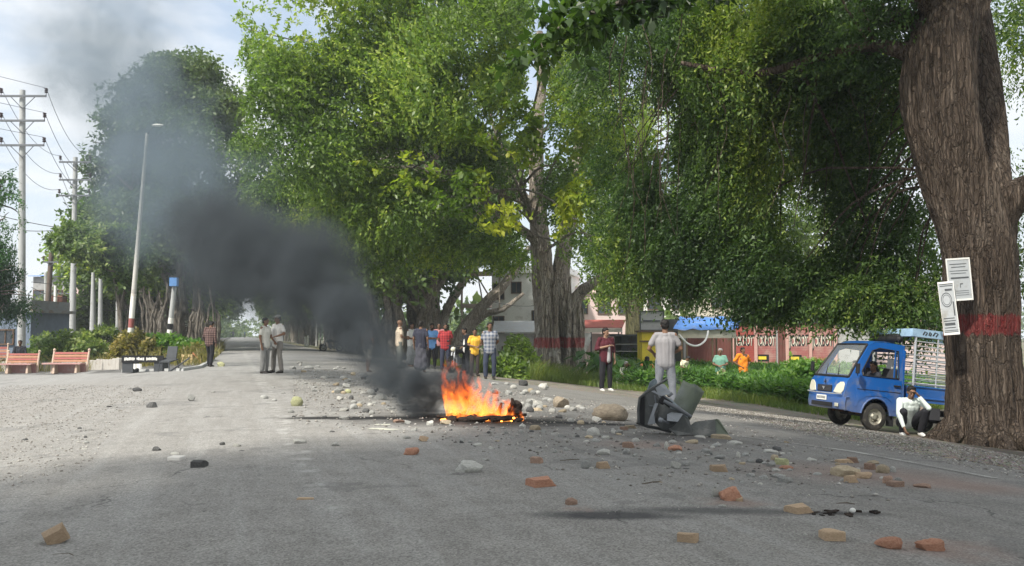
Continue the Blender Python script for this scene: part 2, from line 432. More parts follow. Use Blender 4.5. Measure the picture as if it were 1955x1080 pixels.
def crown(name, parent, blobs, n, mat, L=.5, m=9, ll=.14, lw=.07, droop=.3, seed=1, thr=-.35, freq=1.6, shell=.45, dirdown=0., zmin=None, carve=None, bias=(0, 0, 0)):
    rng = np.random.default_rng(seed); B = np.array(blobs, dtype=float)
    wt = (B[:, 3] * B[:, 4] * B[:, 5]) ** .75 * B[:, 6]; wt /= wt.sum()
    k = rng.choice(len(B), int(n * 1.9), p=wt); q = unit(rng.normal(size=(len(k), 3))); rr = rng.uniform(0, 1, (len(k), 1)) ** shell
    P = B[k, :3] + q * rr * B[k, 3:6]
    if carve is not None:
        for cp, cr in carve:
            k3 = (np.hypot(P[:, 0] - cp[0], P[:, 2] - cp[2]) < cr) & (P[:, 1] < cp[1] + .3); P = P[~k3]; q = q[~k3]
    keep = nz(P, freq, seed + 5) + .6 * nz(P, freq * 2.7, seed + 9) > thr
    if zmin is not None: keep &= P[:, 2] > zmin
    P = P[keep][:n]; q = q[keep][:n]
    fld = np.column_stack([nz(P, freq * .55, seed + 31), nz(P, freq * .55, seed + 32), nz(P, freq * .55, seed + 33) * .5])
    D = unit(q * np.array([[1, 1, .6]]) * (1 - dirdown * .6) * .7 + fld * .75 + rng.normal(size=P.shape) * .28 + np.array([[0, 0, -dirdown * 1.7 + .1]]) + np.array([bias]))
    V, tint = sprigs(P, D, L, m, ll, lw, droop, rng)
    cl = np.repeat((nz(P, freq * .8, seed + 21) * .22), m); tint = np.clip(tint + cl, 0, 1)
    V -= np.array(parent.location[:])[None]
    me = np_mesh(name, V, np.arange(len(V)).reshape(-1, 4), tint=tint)
    return link(name, me, mat, parent)
def leaf_mat(name, stops, trans=.35, rough=.5, hue=None, spec=.4):
    m, t, out = new_mat(name)
    at = t.node('ShaderNodeAttribute'); at.attribute_name = 'tint'
    c = t.ramp(at.outputs['Fac'], stops)
    pos = t.node('ShaderNodeNewGeometry').outputs['Position']
    c = t.mix(t.ss(t.noise(pos, .45, 3, .5), .35, .7), c, t.mix(1, c, hue or (1.22, 1.12, .85), 'MULTIPLY'))
    b = t.node('ShaderNodeBsdfPrincipled'); t.put(b.inputs['Base Color'], c); b.inputs['Roughness'].default_value = rough - .08; b.inputs['Specular IOR Level'].default_value = spec
    tr = t.node('ShaderNodeBsdfTranslucent'); t.put(tr.inputs[0], t.mix(1, c, (1.5, 1.7, .8), 'MULTIPLY'))
    mx = t.node('ShaderNodeMixShader'); mx.inputs[0].default_value = trans
    t.l.new(b.outputs[0], mx.inputs[1]); t.l.new(tr.outputs[0], mx.inputs[2]); t.l.new(mx.outputs[0], out.inputs[0])
    return m
lf_dark = leaf_mat('leaf_drooping', [(0, (.034, .066, .026)), (.5, (.066, .120, .038)), (.85, (.13, .20, .055)), (1, (.22, .28, .07))], .42, spec=.3)
lf_fig = leaf_mat('leaf_fig', [(0, (.050, .092, .026)), (.45, (.115, .185, .048)), (.8, (.20, .29, .07)), (1, (.33, .40, .09))], .45, spec=.4)
lf_yel = leaf_mat('leaf_yellow_green', [(0, (.08, .14, .02)), (.5, (.18, .25, .03)), (1, (.34, .37, .05))], .5)
lf_big = leaf_mat('leaf_broad', [(0, (.022, .050, .012)), (.6, (.045, .088, .020)), (1, (.09, .15, .035))], .35, .4)
lf_far = leaf_mat('leaf_avenue', [(0, (.04, .07, .03)), (.5, (.08, .13, .045)), (1, (.15, .21, .07))], .3)
lf_shrub = leaf_mat('leaf_shrub', [(0, (.05, .09, .03)), (.5, (.12, .19, .06)), (1, (.28, .34, .14))], .35)
lf_weed = leaf_mat('leaf_weed', [(0, (.04, .10, .025)), (.5, (.085, .19, .045)), (1, (.18, .30, .07))], .4)
lf_dry = leaf_mat('leaf_dry', [(0, (.08, .085, .03)), (.5, (.17, .16, .06)), (1, (.30, .25, .10))], .35)
lf_conifer = leaf_mat('leaf_feather', [(0, (.015, .05, .022)), (.5, (.035, .10, .035)), (1, (.07, .17, .05))], .3)

def bark(name, stops, band=None, sx=7, sz_=1.1, bs=.8, white=None, red=(.30, .035, .040)):
    m, t, out = new_mat(name)
    co = t.node('ShaderNodeTexCoord').outputs['Object']
    st = t.mapv(co, scale=(sx, sx, sz_)); n1 = t.noise(st, 1.0, 7, .68, .6); n2 = t.noise(st, 3.4, 5, .65)
    vo = t.node('ShaderNodeTexVoronoi'); vo.feature = 'DISTANCE_TO_EDGE'; t.put(vo.inputs['Vector'], t.v('ADD', t.mapv(co, scale=(sx * 2.3, sx * 2.3, sz_ * 1.5)), t.v('SCALE', t.noise(co, 2.2, 5, .65, 0, True), 1.9))); vo.inputs['Scale'].default_value = 1.0
    crack = t.m('MULTIPLY_ADD', t.ss(vo.outputs[0], .0, .16), .62, t.m('MULTIPLY', t.ss(t.noise(t.mapv(co, scale=(sx * 3.4, sx * 3.4, sz_ * 1.3)), 1.3, 5, .7), .38, .58), .38))
    h = t.m('ADD', t.m('MULTIPLY', crack, 1.1), t.m('ADD', n1, t.m('MULTIPLY', n2, .5)))
    c = t.ramp(n1, stops)
    c = t.mix(1, c, t.m('MULTIPLY_ADD', crack, .62, .38), 'MULTIPLY')
    z = t.sep(co)[2]
    if white: c = t.mix(t.m('MULTIPLY', t.ss(t.m('ADD', t.noise(co, 1.6, 4, .6), t.m('MULTIPLY', z, -.03)), .50, .62), white), c, (.74, .70, .63))
    if band:
        z0, z1 = band; wv = t.m('ADD', z, t.m('MULTIPLY', t.m('SUBTRACT', t.noise(t.mapv(co, scale=(5, 5, 1.2)), 1.6, 5, .7), .5), .35))
        k = t.m('MULTIPLY', t.ss(wv, z0 - .02, z0 + .03), t.ss(wv, z1 + .03, z1 - .02))
        k = t.m('MULTIPLY', k, t.m('MULTIPLY_ADD', t.ss(n2, .33, .5), .65, .2))
        c = t.mix(t.m('MULTIPLY', k, .78), c, red)
    principled(t, out, c, .92, 0, .12, t.bump(h, bs, .11)); return m
bk_big = bark('bark_brown_ridged', [(.25, (.05, .034, .022)), (.5, (.125, .088, .060)), (.78, (.24, .18, .13))], None, 6, .8, 1.0)
bk_fig = bark('bark_pale_fig', [(.25, (.22, .18, .14)), (.5, (.46, .40, .33)), (.78, (.66, .60, .52))], None, 4, .9, .8, .5)
bk_far = bark('bark_grey', [(.25, (.12, .105, .085)), (.5, (.26, .23, .19)), (.78, (.42, .38, .33))], None, 4, .9, .7, .2)
bk_moss = bark('bark_mossy', [(.25, (.07, .07, .035)), (.5, (.19, .18, .095)), (.78, (.36, .34, .22))], None, 5, .9, .8)

def curve(P, n=6, wob=0.0):
    """Catmull-Rom through (point, radius) list"""
    Pn = [Vector(p) for p, r in P]; rr = [r for p, r in P]; o = []; ro = []
    for i in range(len(Pn) - 1):
        p0 = Pn[max(i - 1, 0)]; p1 = Pn[i]; p2 = Pn[i + 1]; p3 = Pn[min(i + 2, len(Pn) - 1)]
        for k in range(n):
            s_ = k / n
            q = .5 * ((2 * p1) + (p2 - p0) * s_ + (2 * p0 - 5 * p1 + 4 * p2 - p3) * s_ ** 2 + (3 * p1 - p0 - 3 * p2 + p3) * s_ ** 3)
            o.append(q + Vector([random.uniform(-wob, wob) for _ in range(3)])); ro.append(rr[i] + (rr[i + 1] - rr[i]) * s_)
    o.append(Pn[-1]); ro.append(rr[-1]); return o, ro
def limb(mb, pxs, seg=10, n=6, wob=.03, ridge=.08):
    """pxs: (px, py, Y, radius in px)"""
    P = [(pt(a, b, Y), r * Y / F) for a, b, Y, r in pxs]
    o, ro = curve(P, n, wob); mb.tube(o, ro, seg, ridge=ridge, ph=random.uniform(0, 6)); return o
def twigs(mb, starts, blobs, n, r0=.07, seed=3):
    rng = random.Random(seed)
    for i in range(n):
        b = rng.choice(blobs); q = Vector([rng.gauss(0, 1) for _ in range(3)]).normalized() * rng.uniform(.3, .9)
        e = Vector((b[0] + q.x * b[3], b[1] + q.y * b[4], b[2] + q.z * b[5]))
        s_ = min((starts[rng.randrange(len(starts))] for _ in range(6)), key=lambda p: (p - e).length)
        mid = s_.lerp(e, .5) + Vector((0, 0, .12 * (e - s_).length)) + Vector([rng.uniform(-.25, .25) for _ in range(3)])
        o, ro = curve([(s_, r0), (mid, r0 * .6), (e, r0 * .2)], 5, .03); mb.tube(o, ro, 6)

# --- the big brown tree on the right
b1 = ground(1880, 850)
T1 = empty('shade_tree', b1, 0, 'massive brown tree with forked ridged trunk and posters, beside the blue truck', 'tree')
Y1 = b1.y
m1 = MB()
def fine_tube(mb, pxs, seg=48, n=10, amp=.05, rs=1.0):
    P = [(pt(a, b, Y), r * Y / F * rs) for a, b, Y, r in pxs]
    o, ro = curve(P, n, 0); ro = list(ro); nn = len(o); V = []; up = Vector((1, 0, 0))
    r = np.random.default_rng(int(pxs[0][0])); ph = r.uniform(0, 6.28, 8)
    for i, p in enumerate(o):
        d = (o[min(i + 1, nn - 1)] - o[max(i - 1, 0)]).normalized(); a = (up - d * up.dot(d)).normalized(); up = a; b = d.cross(a); s_ = p.z
        for k in range(seg):
            an = 2 * math.pi * k / seg
            w = .9 * math.sin(3 * an + ph[0] + s_ * .5) + .8 * math.sin(5 * an + ph[1] - s_ * .7) + .55 * math.sin(9 * an + ph[2] + s_ * .9) + .5 * math.sin(14 * an + ph[3] - 1.3 * s_) + .45 * math.sin(21 * an + ph[4] + 1.7 * s_) + .5 * math.sin(s_ * 3.1 + 2 * an + ph[5]) + random.uniform(-.5, .5)
            V.append(p + (a * math.cos(an) + b * math.sin(an)) * ro[i] * (1 + amp * w * .55))
    mb.add(V, [(i * seg + k, i * seg + (k + 1) % seg, (i + 1) * seg + (k + 1) % seg, (i + 1) * seg + k) for i in range(nn - 1) for k in range(seg)])
    return o
k = Y1
s1 = fine_tube(m1, [(1888, 900, k, 120), (1884, 862, k, 98), (1880, 810, k, 82), (1876, 740, k, 76), (1872, 640, k, 74), (1872, 540, k, 74), (1868, 470, k, 76), (1850, 400, k, 72), (1822, 320, k, 70), (1803, 240, k, 76), (1795, 150, k, 76), (1803, 80, k, 70), (1830, 0, k, 64), (1890, -100, k, 60), (1960, -260, k, 46)], 56, 8, .08, .86)
s2 = fine_tube(m1, [(1885, 520, k + .15, 48), (1888, 430, k + .3, 46), (1886, 340, k + .6, 40), (1882, 250, k + .9, 36), (1874, 150, k + 1.2, 33), (1862, 40, k + 1.5, 28), (1840, -120, k + 1.8, 24)], 36, 8, .06)
fine_tube(m1, [(1890, 430, k, 40), (1935, 375, k - .1, 30), (2000, 345, k - .3, 26), (2100, 300, k - .6, 20), (2230, 200, k - .8, 13), (2340, 60, k - 1, 7), (2400, -60, k - 1, 2)], 28, 6, .06)
s3 = fine_tube(m1, [(1760, 105, k + .2, 30), (1715, 95, k + .3, 16), (1660, 88, k + .6, 11), (1560, 110, k + 1.0, 9), (1440, 140, k + 1.5, 7), (1300, 120, k + 2, 4)], 16, 6, .05)
s4 = limb(m1, [(1800, 30, k, 30), (1700, -60, k - .5, 18), (1500, -110, k - 1, 14), (1250, -90, k - 1, 9), (1050, -60, k - .5, 4)])
s5 = limb(m1, [(1780, 60, k + .5, 25), (1650, 20, k + 2, 13), (1480, 30, k + 4, 9), (1300, 20, k + 5, 5)])
for a, dx, rr in ((200, 1.0, .30), (235, 1.15, .26), (262, .95, .28), (290, 1.1, .25), (322, 1.0, .3), (170, 1.0, .25), (30, .9, .3), (90, .9, .3)):
    a = R(a); q = Vector((math.cos(a), math.sin(a), 0)); c0 = Vector(b1)
    P = [(c0 + q * .35 + Vector((0, 0, .9)), .10), (c0 + q * .60 + Vector((0, 0, .32)), rr * .62), (c0 + q * dx + Vector((0, 0, .02)), rr * .55), (c0 + q * (dx + .45) + Vector((0, 0, -.16)), rr * .3)]
    o, ro = curve(P, 5, .02); m1.tube(o, ro, 12, ridge=.08, jit=.04)
BL1 = [blob(1600, 60, 18.0, 190, 110, 2.6), blob(1480, 130, 18.2, 200, 80, 1.6), blob(1640, 130, 17.4, 80, 60, .9, .8), blob(1350, 60, 18.8, 120, 90, 1.6), blob(1400, 60, 20, 200, 120, 2.4), blob(1230, 120, 21.5, 140, 130, 2.2), blob(1500, 210, 19.5, 190, 120, 1.8), blob(1330, 250, 21.5, 170, 120, 1.8), blob(1640, 250, 18.8, 90, 130, 1.3, .7),
       blob(1480, 350, 20, 180, 110, 1.6), blob(1250, 360, 22, 130, 110, 1.6), blob(1380, 440, 20.8, 180, 100, 1.5), blob(1560, 460, 19.2, 150, 90, 1.3), blob(1210, 480, 22.5, 95, 80, 1.2), blob(1500, 530, 20, 170, 65, 1.2, 1.1), blob(1620, 520, 19, 90, 95, 1.0, .8), blob(1715, 520, 18.6, 62, 100, .8, .6),
       blob(1250, 500, 22, 85, 50, 1.1, .7), blob(1390, 500, 21, 90, 50, 1.1, .8), blob(1720, 330, 18.8, 55, 130, .9, .35), blob(1750, 600, 18.2, 60, 42, .7, .8), blob(1480, 545, 19.6, 130, 45, 1.0, 1.2), blob(1600, 535, 19, 100, 55, 1.0, 1.1), blob(1690, 565, 18.6, 60, 45, .8, .9), blob(1755, 430, 18.6, 42, 120, .9, .7), blob(1275, 220, 21.5, 90, 90, 1.4), blob(1220, 320, 22.5, 80, 90, 1.2, .8), blob(1740, 180, 19, 60, 110, 1.2, .6), blob(1560, -60, 17, 260, 80, 3.0), blob(1920, 40, 20, 90, 120, 1.5, .4), blob(2330, 60, 16.5, 160, 120, 1.6, .5), blob(1940, 250, 21, 60, 130, 1.4, .35), blob(1930, 480, 22, 40, 120, 1.2, .3)]
twigs(m1, s1[60:] + s3 + s4 + s5, BL1, 40, .035, 4)
# long thin hanging shoots
rg = random.Random(5)
for i in range(70):
    x_ = rg.uniform(1180, 1790); y_ = rg.uniform(20, 300); Y_ = rg.uniform(17.0, 20.5); p = pt(x_, y_, Y_); L_ = rg.uniform(1.0, 3.0)
    o, ro = curve([(p, .012), (p + Vector((rg.uniform(-.3, .3), rg.uniform(-.2, .2), -L_ * .5)), .009), (p + Vector((rg.uniform(-.5, .2), 0, -L_)), .004)], 5, .02); m1.tube(o, ro, 4)
m1.build('trunk', bark('bark_brown_banded', [(.25, (.06, .045, .033)), (.5, (.155, .118, .090)), (.78, (.33, .27, .215))], (2.02, 2.36), 6.5, .8, 1.0), T1, smooth=True)
crown('crown', T1, BL1, 34000, lf_dark, L=.7, m=12, ll=.105, lw=.045, droop=.5, seed=11, thr=-.40, freq=1.5, shell=.5, dirdown=.30, bias=(-.45, -.1, -.2))

# --- broad leaved branch hanging into the top of the picture (its trunk stands right of the frame behind the camera)
T1b = empty('broadleaf_tree', (7.5, 1.5, float(gz(7.5, 1.5))), 0, 'broad leaved tree whose low leafy branch hangs into the top of the view', 'tree')
mb = MB(); Z0 = T1b.location.z
o, ro = curve([(Vector((7.5, 1.5, Z0 - .2)), .42), (Vector((7.4, 1.7, Z0 + 2.2)), .34), (Vector((7.0, 2.6, 4.6)), .26), (Vector((5.5, 5.5, 5.9)), .15), (Vector((3.2, 9.5, 5.6)), .07), (pt(1140, 20, 12.3), .04), (pt(1020, 80, 12.2), .015)], 6, .02)
mb.tube(o, ro, 12, ridge=.06)
o2, ro2 = curve([(Vector((7.0, 2.6, 4.6)), .2), (Vector((6.2, 3.6, 7.6)), .15), (Vector((4.4, 5.6, 9.0)), .08)], 6, .02); mb.tube(o2, ro2, 10)
mb.build('trunk', bk_far, T1b, smooth=True)
BLb = [blob(1080, 60, 12.3, 85, 50, .5), blob(1180, 20, 12.2, 110, 50, .7), blob(1010, 100, 12.2, 35, 22, .3, .7), blob(1290, -10, 12.0, 120, 40, .8), (6.0, 4.2, 9.0, 3.2, 3.0, 1.3, .35)]
crown('crown', T1b, BLb, 560, lf_big, L=.4, m=9, ll=.21, lw=.10, droop=.45, seed=31, thr=-.9, freq=2.5, shell=.6)

# --- shade tree of the near left row, behind the camera
sx_, sy_ = -9.5, -5.5
T0 = empty('roadside_tree', (sx_, sy_, float(gz(sx_, sy_))), 0, 'dense roadside tree standing left of and behind the viewpoint', 'tree')
mb = MB(); z0 = T0.location.z
o, ro = curve([(Vector((sx_, sy_, z0 - .2)), .55), (Vector((sx_ + .2, sy_, z0 + 3)), .42), (Vector((sx_ + .8, sy_ + 1.0, 7)), .32), (Vector((sx_ + 1.5, sy_ + 3, 11)), .18)], 6, .03); mb.tube(o, ro, 14, ridge=.08)
BL0 = [(-8.0, -3.5, 11.5, 5.2, 5.5, 2.2, 1), (-4.5, -3.0, 12, 4.6, 5.2, 2.2, 1), (-1.0, -6, 12.5, 5.2, 4.5, 2.2, 1), (-3.0, 2.0, 12.6, 4.8, 4.2, 1.8, 1), (1.5, .5, 13.5, 5.0, 4.4, 1.8, 1), (-12, -8, 11, 5, 5, 2.2, .4), (3, -4, 13, 4.5, 4.5, 2, .9)]
twigs(mb, o[10:], BL0, 26, .12, 9); mb.build('trunk', bk_far, T0, smooth=True)
crown('crown', T0, BL0, 9000, lf_fig, L=.8, m=9, ll=.32, lw=.19, droop=.2, seed=41, thr=-.9, freq=.9, shell=.6)

# --- pale fig in the centre
b2 = ground(1062, 722)
T2 = empty('fig_tree', b2, 0, 'tall pale barked fig with red painted band and a long bare limb reaching left', 'tree')
k = b2.y; m2 = MB()
a1 = fine_tube(m2, [(1045, 735, k, 36), (1043, 700, k, 30), (1045, 640, k, 24), (1042, 570, k, 22), (1034, 500, k, 21), (1028, 420, k, 17), (1024, 330, k, 14), (1026, 250, k, 12), (1034, 170, k, 9), (1030, 60, k, 6)], 24, 6, .10)
a2 = fine_tube(m2, [(1085, 735, k + .2, 28), (1088, 690, k + .2, 20), (1085, 630, k + .1, 19), (1078, 585, k, 19), (1070, 530, k + .2, 17), (1082, 440, k + .6, 15), (1102, 340, k + 1, 14), (1110, 240, k + 1.2, 9), (1130, 130, k + 1.4, 6)], 22, 6, .10)
a3 = limb(m2, [(1085, 610, k - .1, 15), (1105, 562, k - .4, 12), (1130, 542, k - .7, 9), (1165, 520, k - 1, 5)])
a4 = limb(m2, [(1036, 480, k - .1, 12), (1010, 450, k - .5, 9), (960, 410, k - 1.2, 8), (905, 372, k - 2, 7), (850, 350, k - 2.8, 5), (800, 346, k - 3.2, 4.5), (765, 342, k - 3.5, 3.2), (743, 347, k - 3.6, 2)])
a5 = limb(m2, [(850, 350, k - 2.8, 4), (826, 328, k - 3, 3), (806, 308, k - 3.2, 1.5)])
a6 = limb(m2, [(1030, 440, k - .1, 9), (1000, 390, k - .6, 8), (975, 340, k - 1, 6), (945, 310, k - 1.3, 4), (900, 250, k - 1.6, 3)])
a7 = limb(m2, [(1028, 400, k + .1, 8), (985, 350, k + .7, 6), (960, 290, k + 1, 4), (930, 200, k + 1, 3)])
for i in range(15):
    x0 = random.uniform(1022, 1112); dx = random.uniform(-9, 9); y0 = random.uniform(520, 600)
    limb(m2, [(x0 - dx * .3, y0, k - .45, 2), (x0, (y0 + 728) / 2 - 20, k - .62, random.uniform(3, 5.5)), (x0 + dx, 690, k - .75, random.uniform(3.5, 6)), (x0 + dx * 1.4, 735, k - .85, 8)], 8, 5, .03, .1)
BL2 = [blob(640, 90, 34, 190, 150, 3.5), blob(560, 210, 33, 85, 110, 2.5), blob(600, 310, 32, 120, 90, 2.5), blob(740, 200, 33, 150, 140, 3), blob(880, 120, 31, 170, 150, 3.2), blob(1040, 130, 31, 160, 140, 3), blob(1130, 260, 32, 90, 140, 2.4), blob(720, 380, 33, 150, 80, 2.4),
       blob(880, 440, 36, 120, 60, 2), blob(980, 470, 37, 60, 45, 1.5, .8), blob(900, 300, 34, 90, 90, 1.8), blob(1190, 420, 33, 80, 120, 2), blob(560, 130, 36, 100, 110, 2.2), blob(800, -60, 33, 320, 120, 4), blob(1150, -20, 30, 180, 100, 3), blob(490, 85, 35, 42, 36, 1.0, .5), blob(640, 440, 36, 110, 60, 2.2), blob(560, 380, 37, 90, 60, 2.2), blob(780, 470, 38, 100, 50, 2), blob(1050, 180, 39, 110, 110, 2, 1.1), blob(1060, 330, 39.5, 110, 90, 2, 1.1), blob(1060, 450, 40, 90, 60, 1.6, .9), blob(495, 260, 37, 42, 75, 2, .9), blob(505, 390, 38, 50, 70, 2, .9)]
twigs(m2, a1[20:] + a2[24:] + a6 + a7 + a4[:20], BL2, 70, .08, 14)
H2 = float(b2.z)
m2.build('trunk', bark('bark_pale_banded', [(.25, (.24, .19, .145)), (.5, (.50, .43, .35)), (.78, (.72, .66, .57))], (1.50, 1.98), 3.6, .8, 1.0, .85, (.52, .05, .07)), T2, smooth=True)
crown('crown', T2, BL2, 21500, lf_fig, L=.75, m=10, ll=.18, lw=.088, droop=.5, seed=12, thr=-.30, freq=1.0, shell=.5, dirdown=.3, carve=[(p, .62) for p in a1[18:64:2]] + [(p, .42) for p in a4[4::2]] + [(p, .3) for p in a6[::3]])
BL2y = [blob(900, 300, 31.0, 60, 75, .9), blob(990, 250, 30.8, 70, 60, .8, .7), blob(870, 380, 30.5, 50, 40, .7, .7), blob(1080, 360, 31.5, 40, 80, .8, .8), blob(940, 420, 31, 60, 40, .8, .5), blob(1120, 200, 31, 40, 70, .8, .6), blob(760, 330, 30.5, 70, 40, .9, .4)]
crown('yellow_leaves', T2, BL2y, 720, lf_yel, L=.45, m=7, ll=.24, lw=.15, droop=.5, seed=51, thr=-.15, freq=2.2, shell=.7, carve=[(p, .45) for p in a1[18:64:2]] + [(p, .38) for p in a4[4::2]])  # clusters of larger, yellower leaves

# --- many-stemmed fig behind the onlookers
b3 = ground(850, 690)
T3 = empty('spreading_tree', b3, 0, 'many stemmed spreading tree right behind the group of onlookers', 'tree')
k = b3.y + 1.5; m3 = MB(); st3 = []
for L_ in ([(845, 700, 14), (832, 640, 12), (828, 570, 11), (838, 520, 10), (850, 470, 8), (862, 400, 5)], [(862, 700, 13), (880, 640, 12), (915, 590, 10), (955, 550, 9), (985, 515, 7), (1010, 470, 4)],
           [(835, 690, 12), (808, 620, 10), (790, 560, 8), (782, 500, 7), (770, 430, 4)], [(850, 690, 12), (845, 620, 9), (870, 560, 8), (905, 510, 6), (930, 450, 4)], [(858, 690, 10), (893, 632, 9), (925, 600, 7), (960, 590, 5), (1000, 560, 3)],
           [(840, 680, 9), (820, 620, 8), (812, 560, 7), (818, 500, 6), (828, 440, 4)]):
    st3 += limb(m3, [(a, b, k + random.uniform(-.6, .6), r) for a, b, r in L_], 10, 6, .05, .12)
BL3 = [blob(790, 440, k, 110, 70, 3), blob(880, 420, k + 2, 100, 60, 3), blob(700, 480, k, 80, 50, 2.5), blob(940, 470, k, 60, 40, 2), blob(800, 330, k + 1, 180, 80, 4), blob(850, 505, k - .5, 50, 22, 1.4, .5)]
twigs(m3, st3, BL3, 40, .07, 21); m3.build('trunk', bk_fig, T3, smooth=True)
crown('crown', T3, BL3, 7600, lf_fig, L=.8, m=10, ll=.22, lw=.12, droop=.3, seed=13, thr=-.3, freq=1.1)
# leaning dark tree left of it
b4 = ground(735, 684)
T4 = empty('twin_stem_tree', b4, 0, 'dark twin stemmed tree half veiled by smoke, left of the onlookers', 'tree')
k = b4.y + 2; m4 = MB(); st4 = []
for L_ in ([(745, 690, 12), (748, 620, 10), (738, 540, 9), (745, 470, 7), (750, 400, 5)], [(755, 690, 10), (765, 620, 8), (752, 550, 7), (765, 500, 6), (790, 440, 4)], [(742, 690, 8), (715, 600, 6), (690, 520, 5), (660, 450, 3)]):
    st4 += limb(m4, [(a, b, k + random.uniform(-.6, .6), r) for a, b, r in L_], 10, 6, .05, .12)
BL4 = [blob(700, 420, k, 130, 80, 4), blob(640, 500, k + 2, 90, 60, 3.5), blob(720, 520, k + 2, 70, 50, 2.5, .7), blob(600, 400, k + 3, 110, 70, 4)]
twigs(m4, st4, BL4, 30, .08, 22); m4.build('trunk', bk_far, T4, smooth=True)
crown('crown', T4, BL4, 7000, lf_far, L=.9, m=10, ll=.26, lw=.14, droop=.3, seed=14, thr=-.5, freq=.9)
# mossy trunk right of the fig
b5 = ground(1215, 706)
T5 = empty('mossy_tree', b5, 0, 'straight mossy yellow green trunk rising in front of the yellow kiosk', 'tree')
k = b5.y; m5 = MB()
st5 = fine_tube(m5, [(1216, 715, k, 24), (1214, 680, k, 20), (1212, 620, k, 18), (1208, 560, k, 16), (1205, 480, k, 14), (1212, 380, k, 11), (1225, 280, k, 8), (1230, 150, k, 5)], 18, 5, .09)
BL5 = [blob(1200, 520, k, 90, 45, 2), blob(1160, 555, k + .5, 75, 34, 1.6, .8), blob(1280, 440, k + 1, 130, 80, 3), blob(1160, 430, k + 1, 90, 90, 3), blob(1230, 300, k, 160, 120, 4), blob(1420, 420, k + 2, 160, 120, 4), blob(1580, 400, k + 2, 150, 140, 4), blob(1450, 230, k + 2, 260, 140, 5), blob(1650, 200, k, 150, 160, 4, .6)]
twigs(m5, st5[12:], BL5, 40, .09, 23); m5.build('trunk', bk_moss, T5, smooth=True)
crown('crown', T5, BL5, 10500, lf_fig, L=.9, m=10, ll=.24, lw=.12, droop=.4, seed=15, thr=-.45, freq=1.0)

# --- big dusky tree on the left of the road
b6 = ground(350, 665); b6 = Vector((pt(350, 640, 60).x, 60, 0)); b6.z = float(gz(b6.x, b6.y))
T6 = empty('banyan_tree', b6, 0, 'towering dusky banyan with aerial roots left of the road, veiled in smoke', 'tree')
k = 60.; m6 = MB(); st6 = []
for L_ in ([(345, 672, 14), (338, 600, 12), (318, 520, 10), (305, 440, 9), (300, 360, 7), (290, 260, 5)], [(360, 672, 12), (372, 600, 10), (380, 520, 8), (400, 440, 6), (420, 340, 4)], [(330, 672, 9), (300, 600, 8), (262, 540, 6), (240, 470, 4)], [(350, 600, 9), (345, 500, 8), (350, 400, 6), (360, 260, 4)]):
    st6 += limb(m6, [(a, b, k + random.uniform(-1, 1), r * .8) for a, b, r in L_], 10, 6, .08, .12)
for i in range(46):
    x0 = random.uniform(270, 420); y0 = random.uniform(540, 600); lean = random.uniform(-18, 18)
    Yk = k + random.uniform(-4, 3)
    limb(m6, [(x0 + lean, y0, Yk, 1.5), (x0 + lean * .3, 620, Yk, random.uniform(1.5, 3.6)), (x0, 676, Yk, random.uniform(2, 4))], 6, 5, .10, .1)
BL6 = [blob(310, 140, k, 62, 34, 3), blob(375, 150, k, 50, 36, 3), blob(265, 185, k, 50, 36, 3), blob(345, 205, k, 90, 50, 3.5), blob(425, 215, k, 50, 45, 3), blob(245, 245, k, 52, 40, 3), blob(330, 290, k - 2, 120, 70, 4.5), blob(225, 325, k, 55, 45, 3.5), blob(440, 300, k, 60, 62, 4), blob(350, 400, k, 130, 80, 5), blob(250, 430, k + 1, 60, 70, 4, .8), blob(440, 400, k, 70, 70, 5), blob(330, 490, k + 1, 120, 60, 5, .9), blob(430, 500, k + 3, 90, 60, 6), blob(200, 280, k, 25, 18, 1.5, .3), blob(455, 200, k + 1, 40, 35, 2.5, .5), blob(230, 520, k + 3, 60, 40, 3, .7)]
twigs(m6, st6, BL6, 50, .14, 24); m6.build('trunk', bk_far, T6, smooth=True)
crown('crown', T6, BL6, 12500, lf_far, L=1.3, m=10, ll=.32, lw=.17, droop=.4, seed=16, thr=-.12, freq=.75, shell=.6)

# --- leafy sapling beside the poles, feathery tree at the left edge
def quick_tree(name, label, cat, base, stems, blobs, n, mat, bk, group=None, **kw):
    T = empty(name, base, 0, label, cat, group); mb = MB(); ss_ = []
    for L_ in stems: ss_ += limb(mb, L_, 8, 5, .04, .08)
    twigs(mb, ss_, blobs, max(8, n // 150), .05, kw.get('seed', 1)); mb.build('trunk', bk, T, smooth=True)
    crown('crown', T, blobs, n, mat, **kw); return T
g = pt(225, 650, 46); g.z = float(gz(g.x, g.y))
quick_tree('young_tree', 'young tree with bright leaves arching over the left poles', 'tree', g, [[(232, 680, 46, 5), (228, 600, 46, 4), (215, 520, 46, 3.5), (185, 465, 46, 2)], [(228, 590, 46, 3), (250, 520, 46, 2)]],
           [blob(150, 455, 46, 46, 22, 1.4), blob(190, 480, 46, 60, 32, 1.6), blob(235, 470, 46, 45, 45, 1.6), blob(250, 530, 47, 40, 30, 1.5, .6), blob(170, 505, 46, 30, 12, 1, .5)], 1900, lf_shrub, bk_far, L=.6, m=9, ll=.24, lw=.13, droop=.3, seed=61, thr=-.3)
g = pt(-15, 650, 38); g.z = float(gz(g.x, g.y))
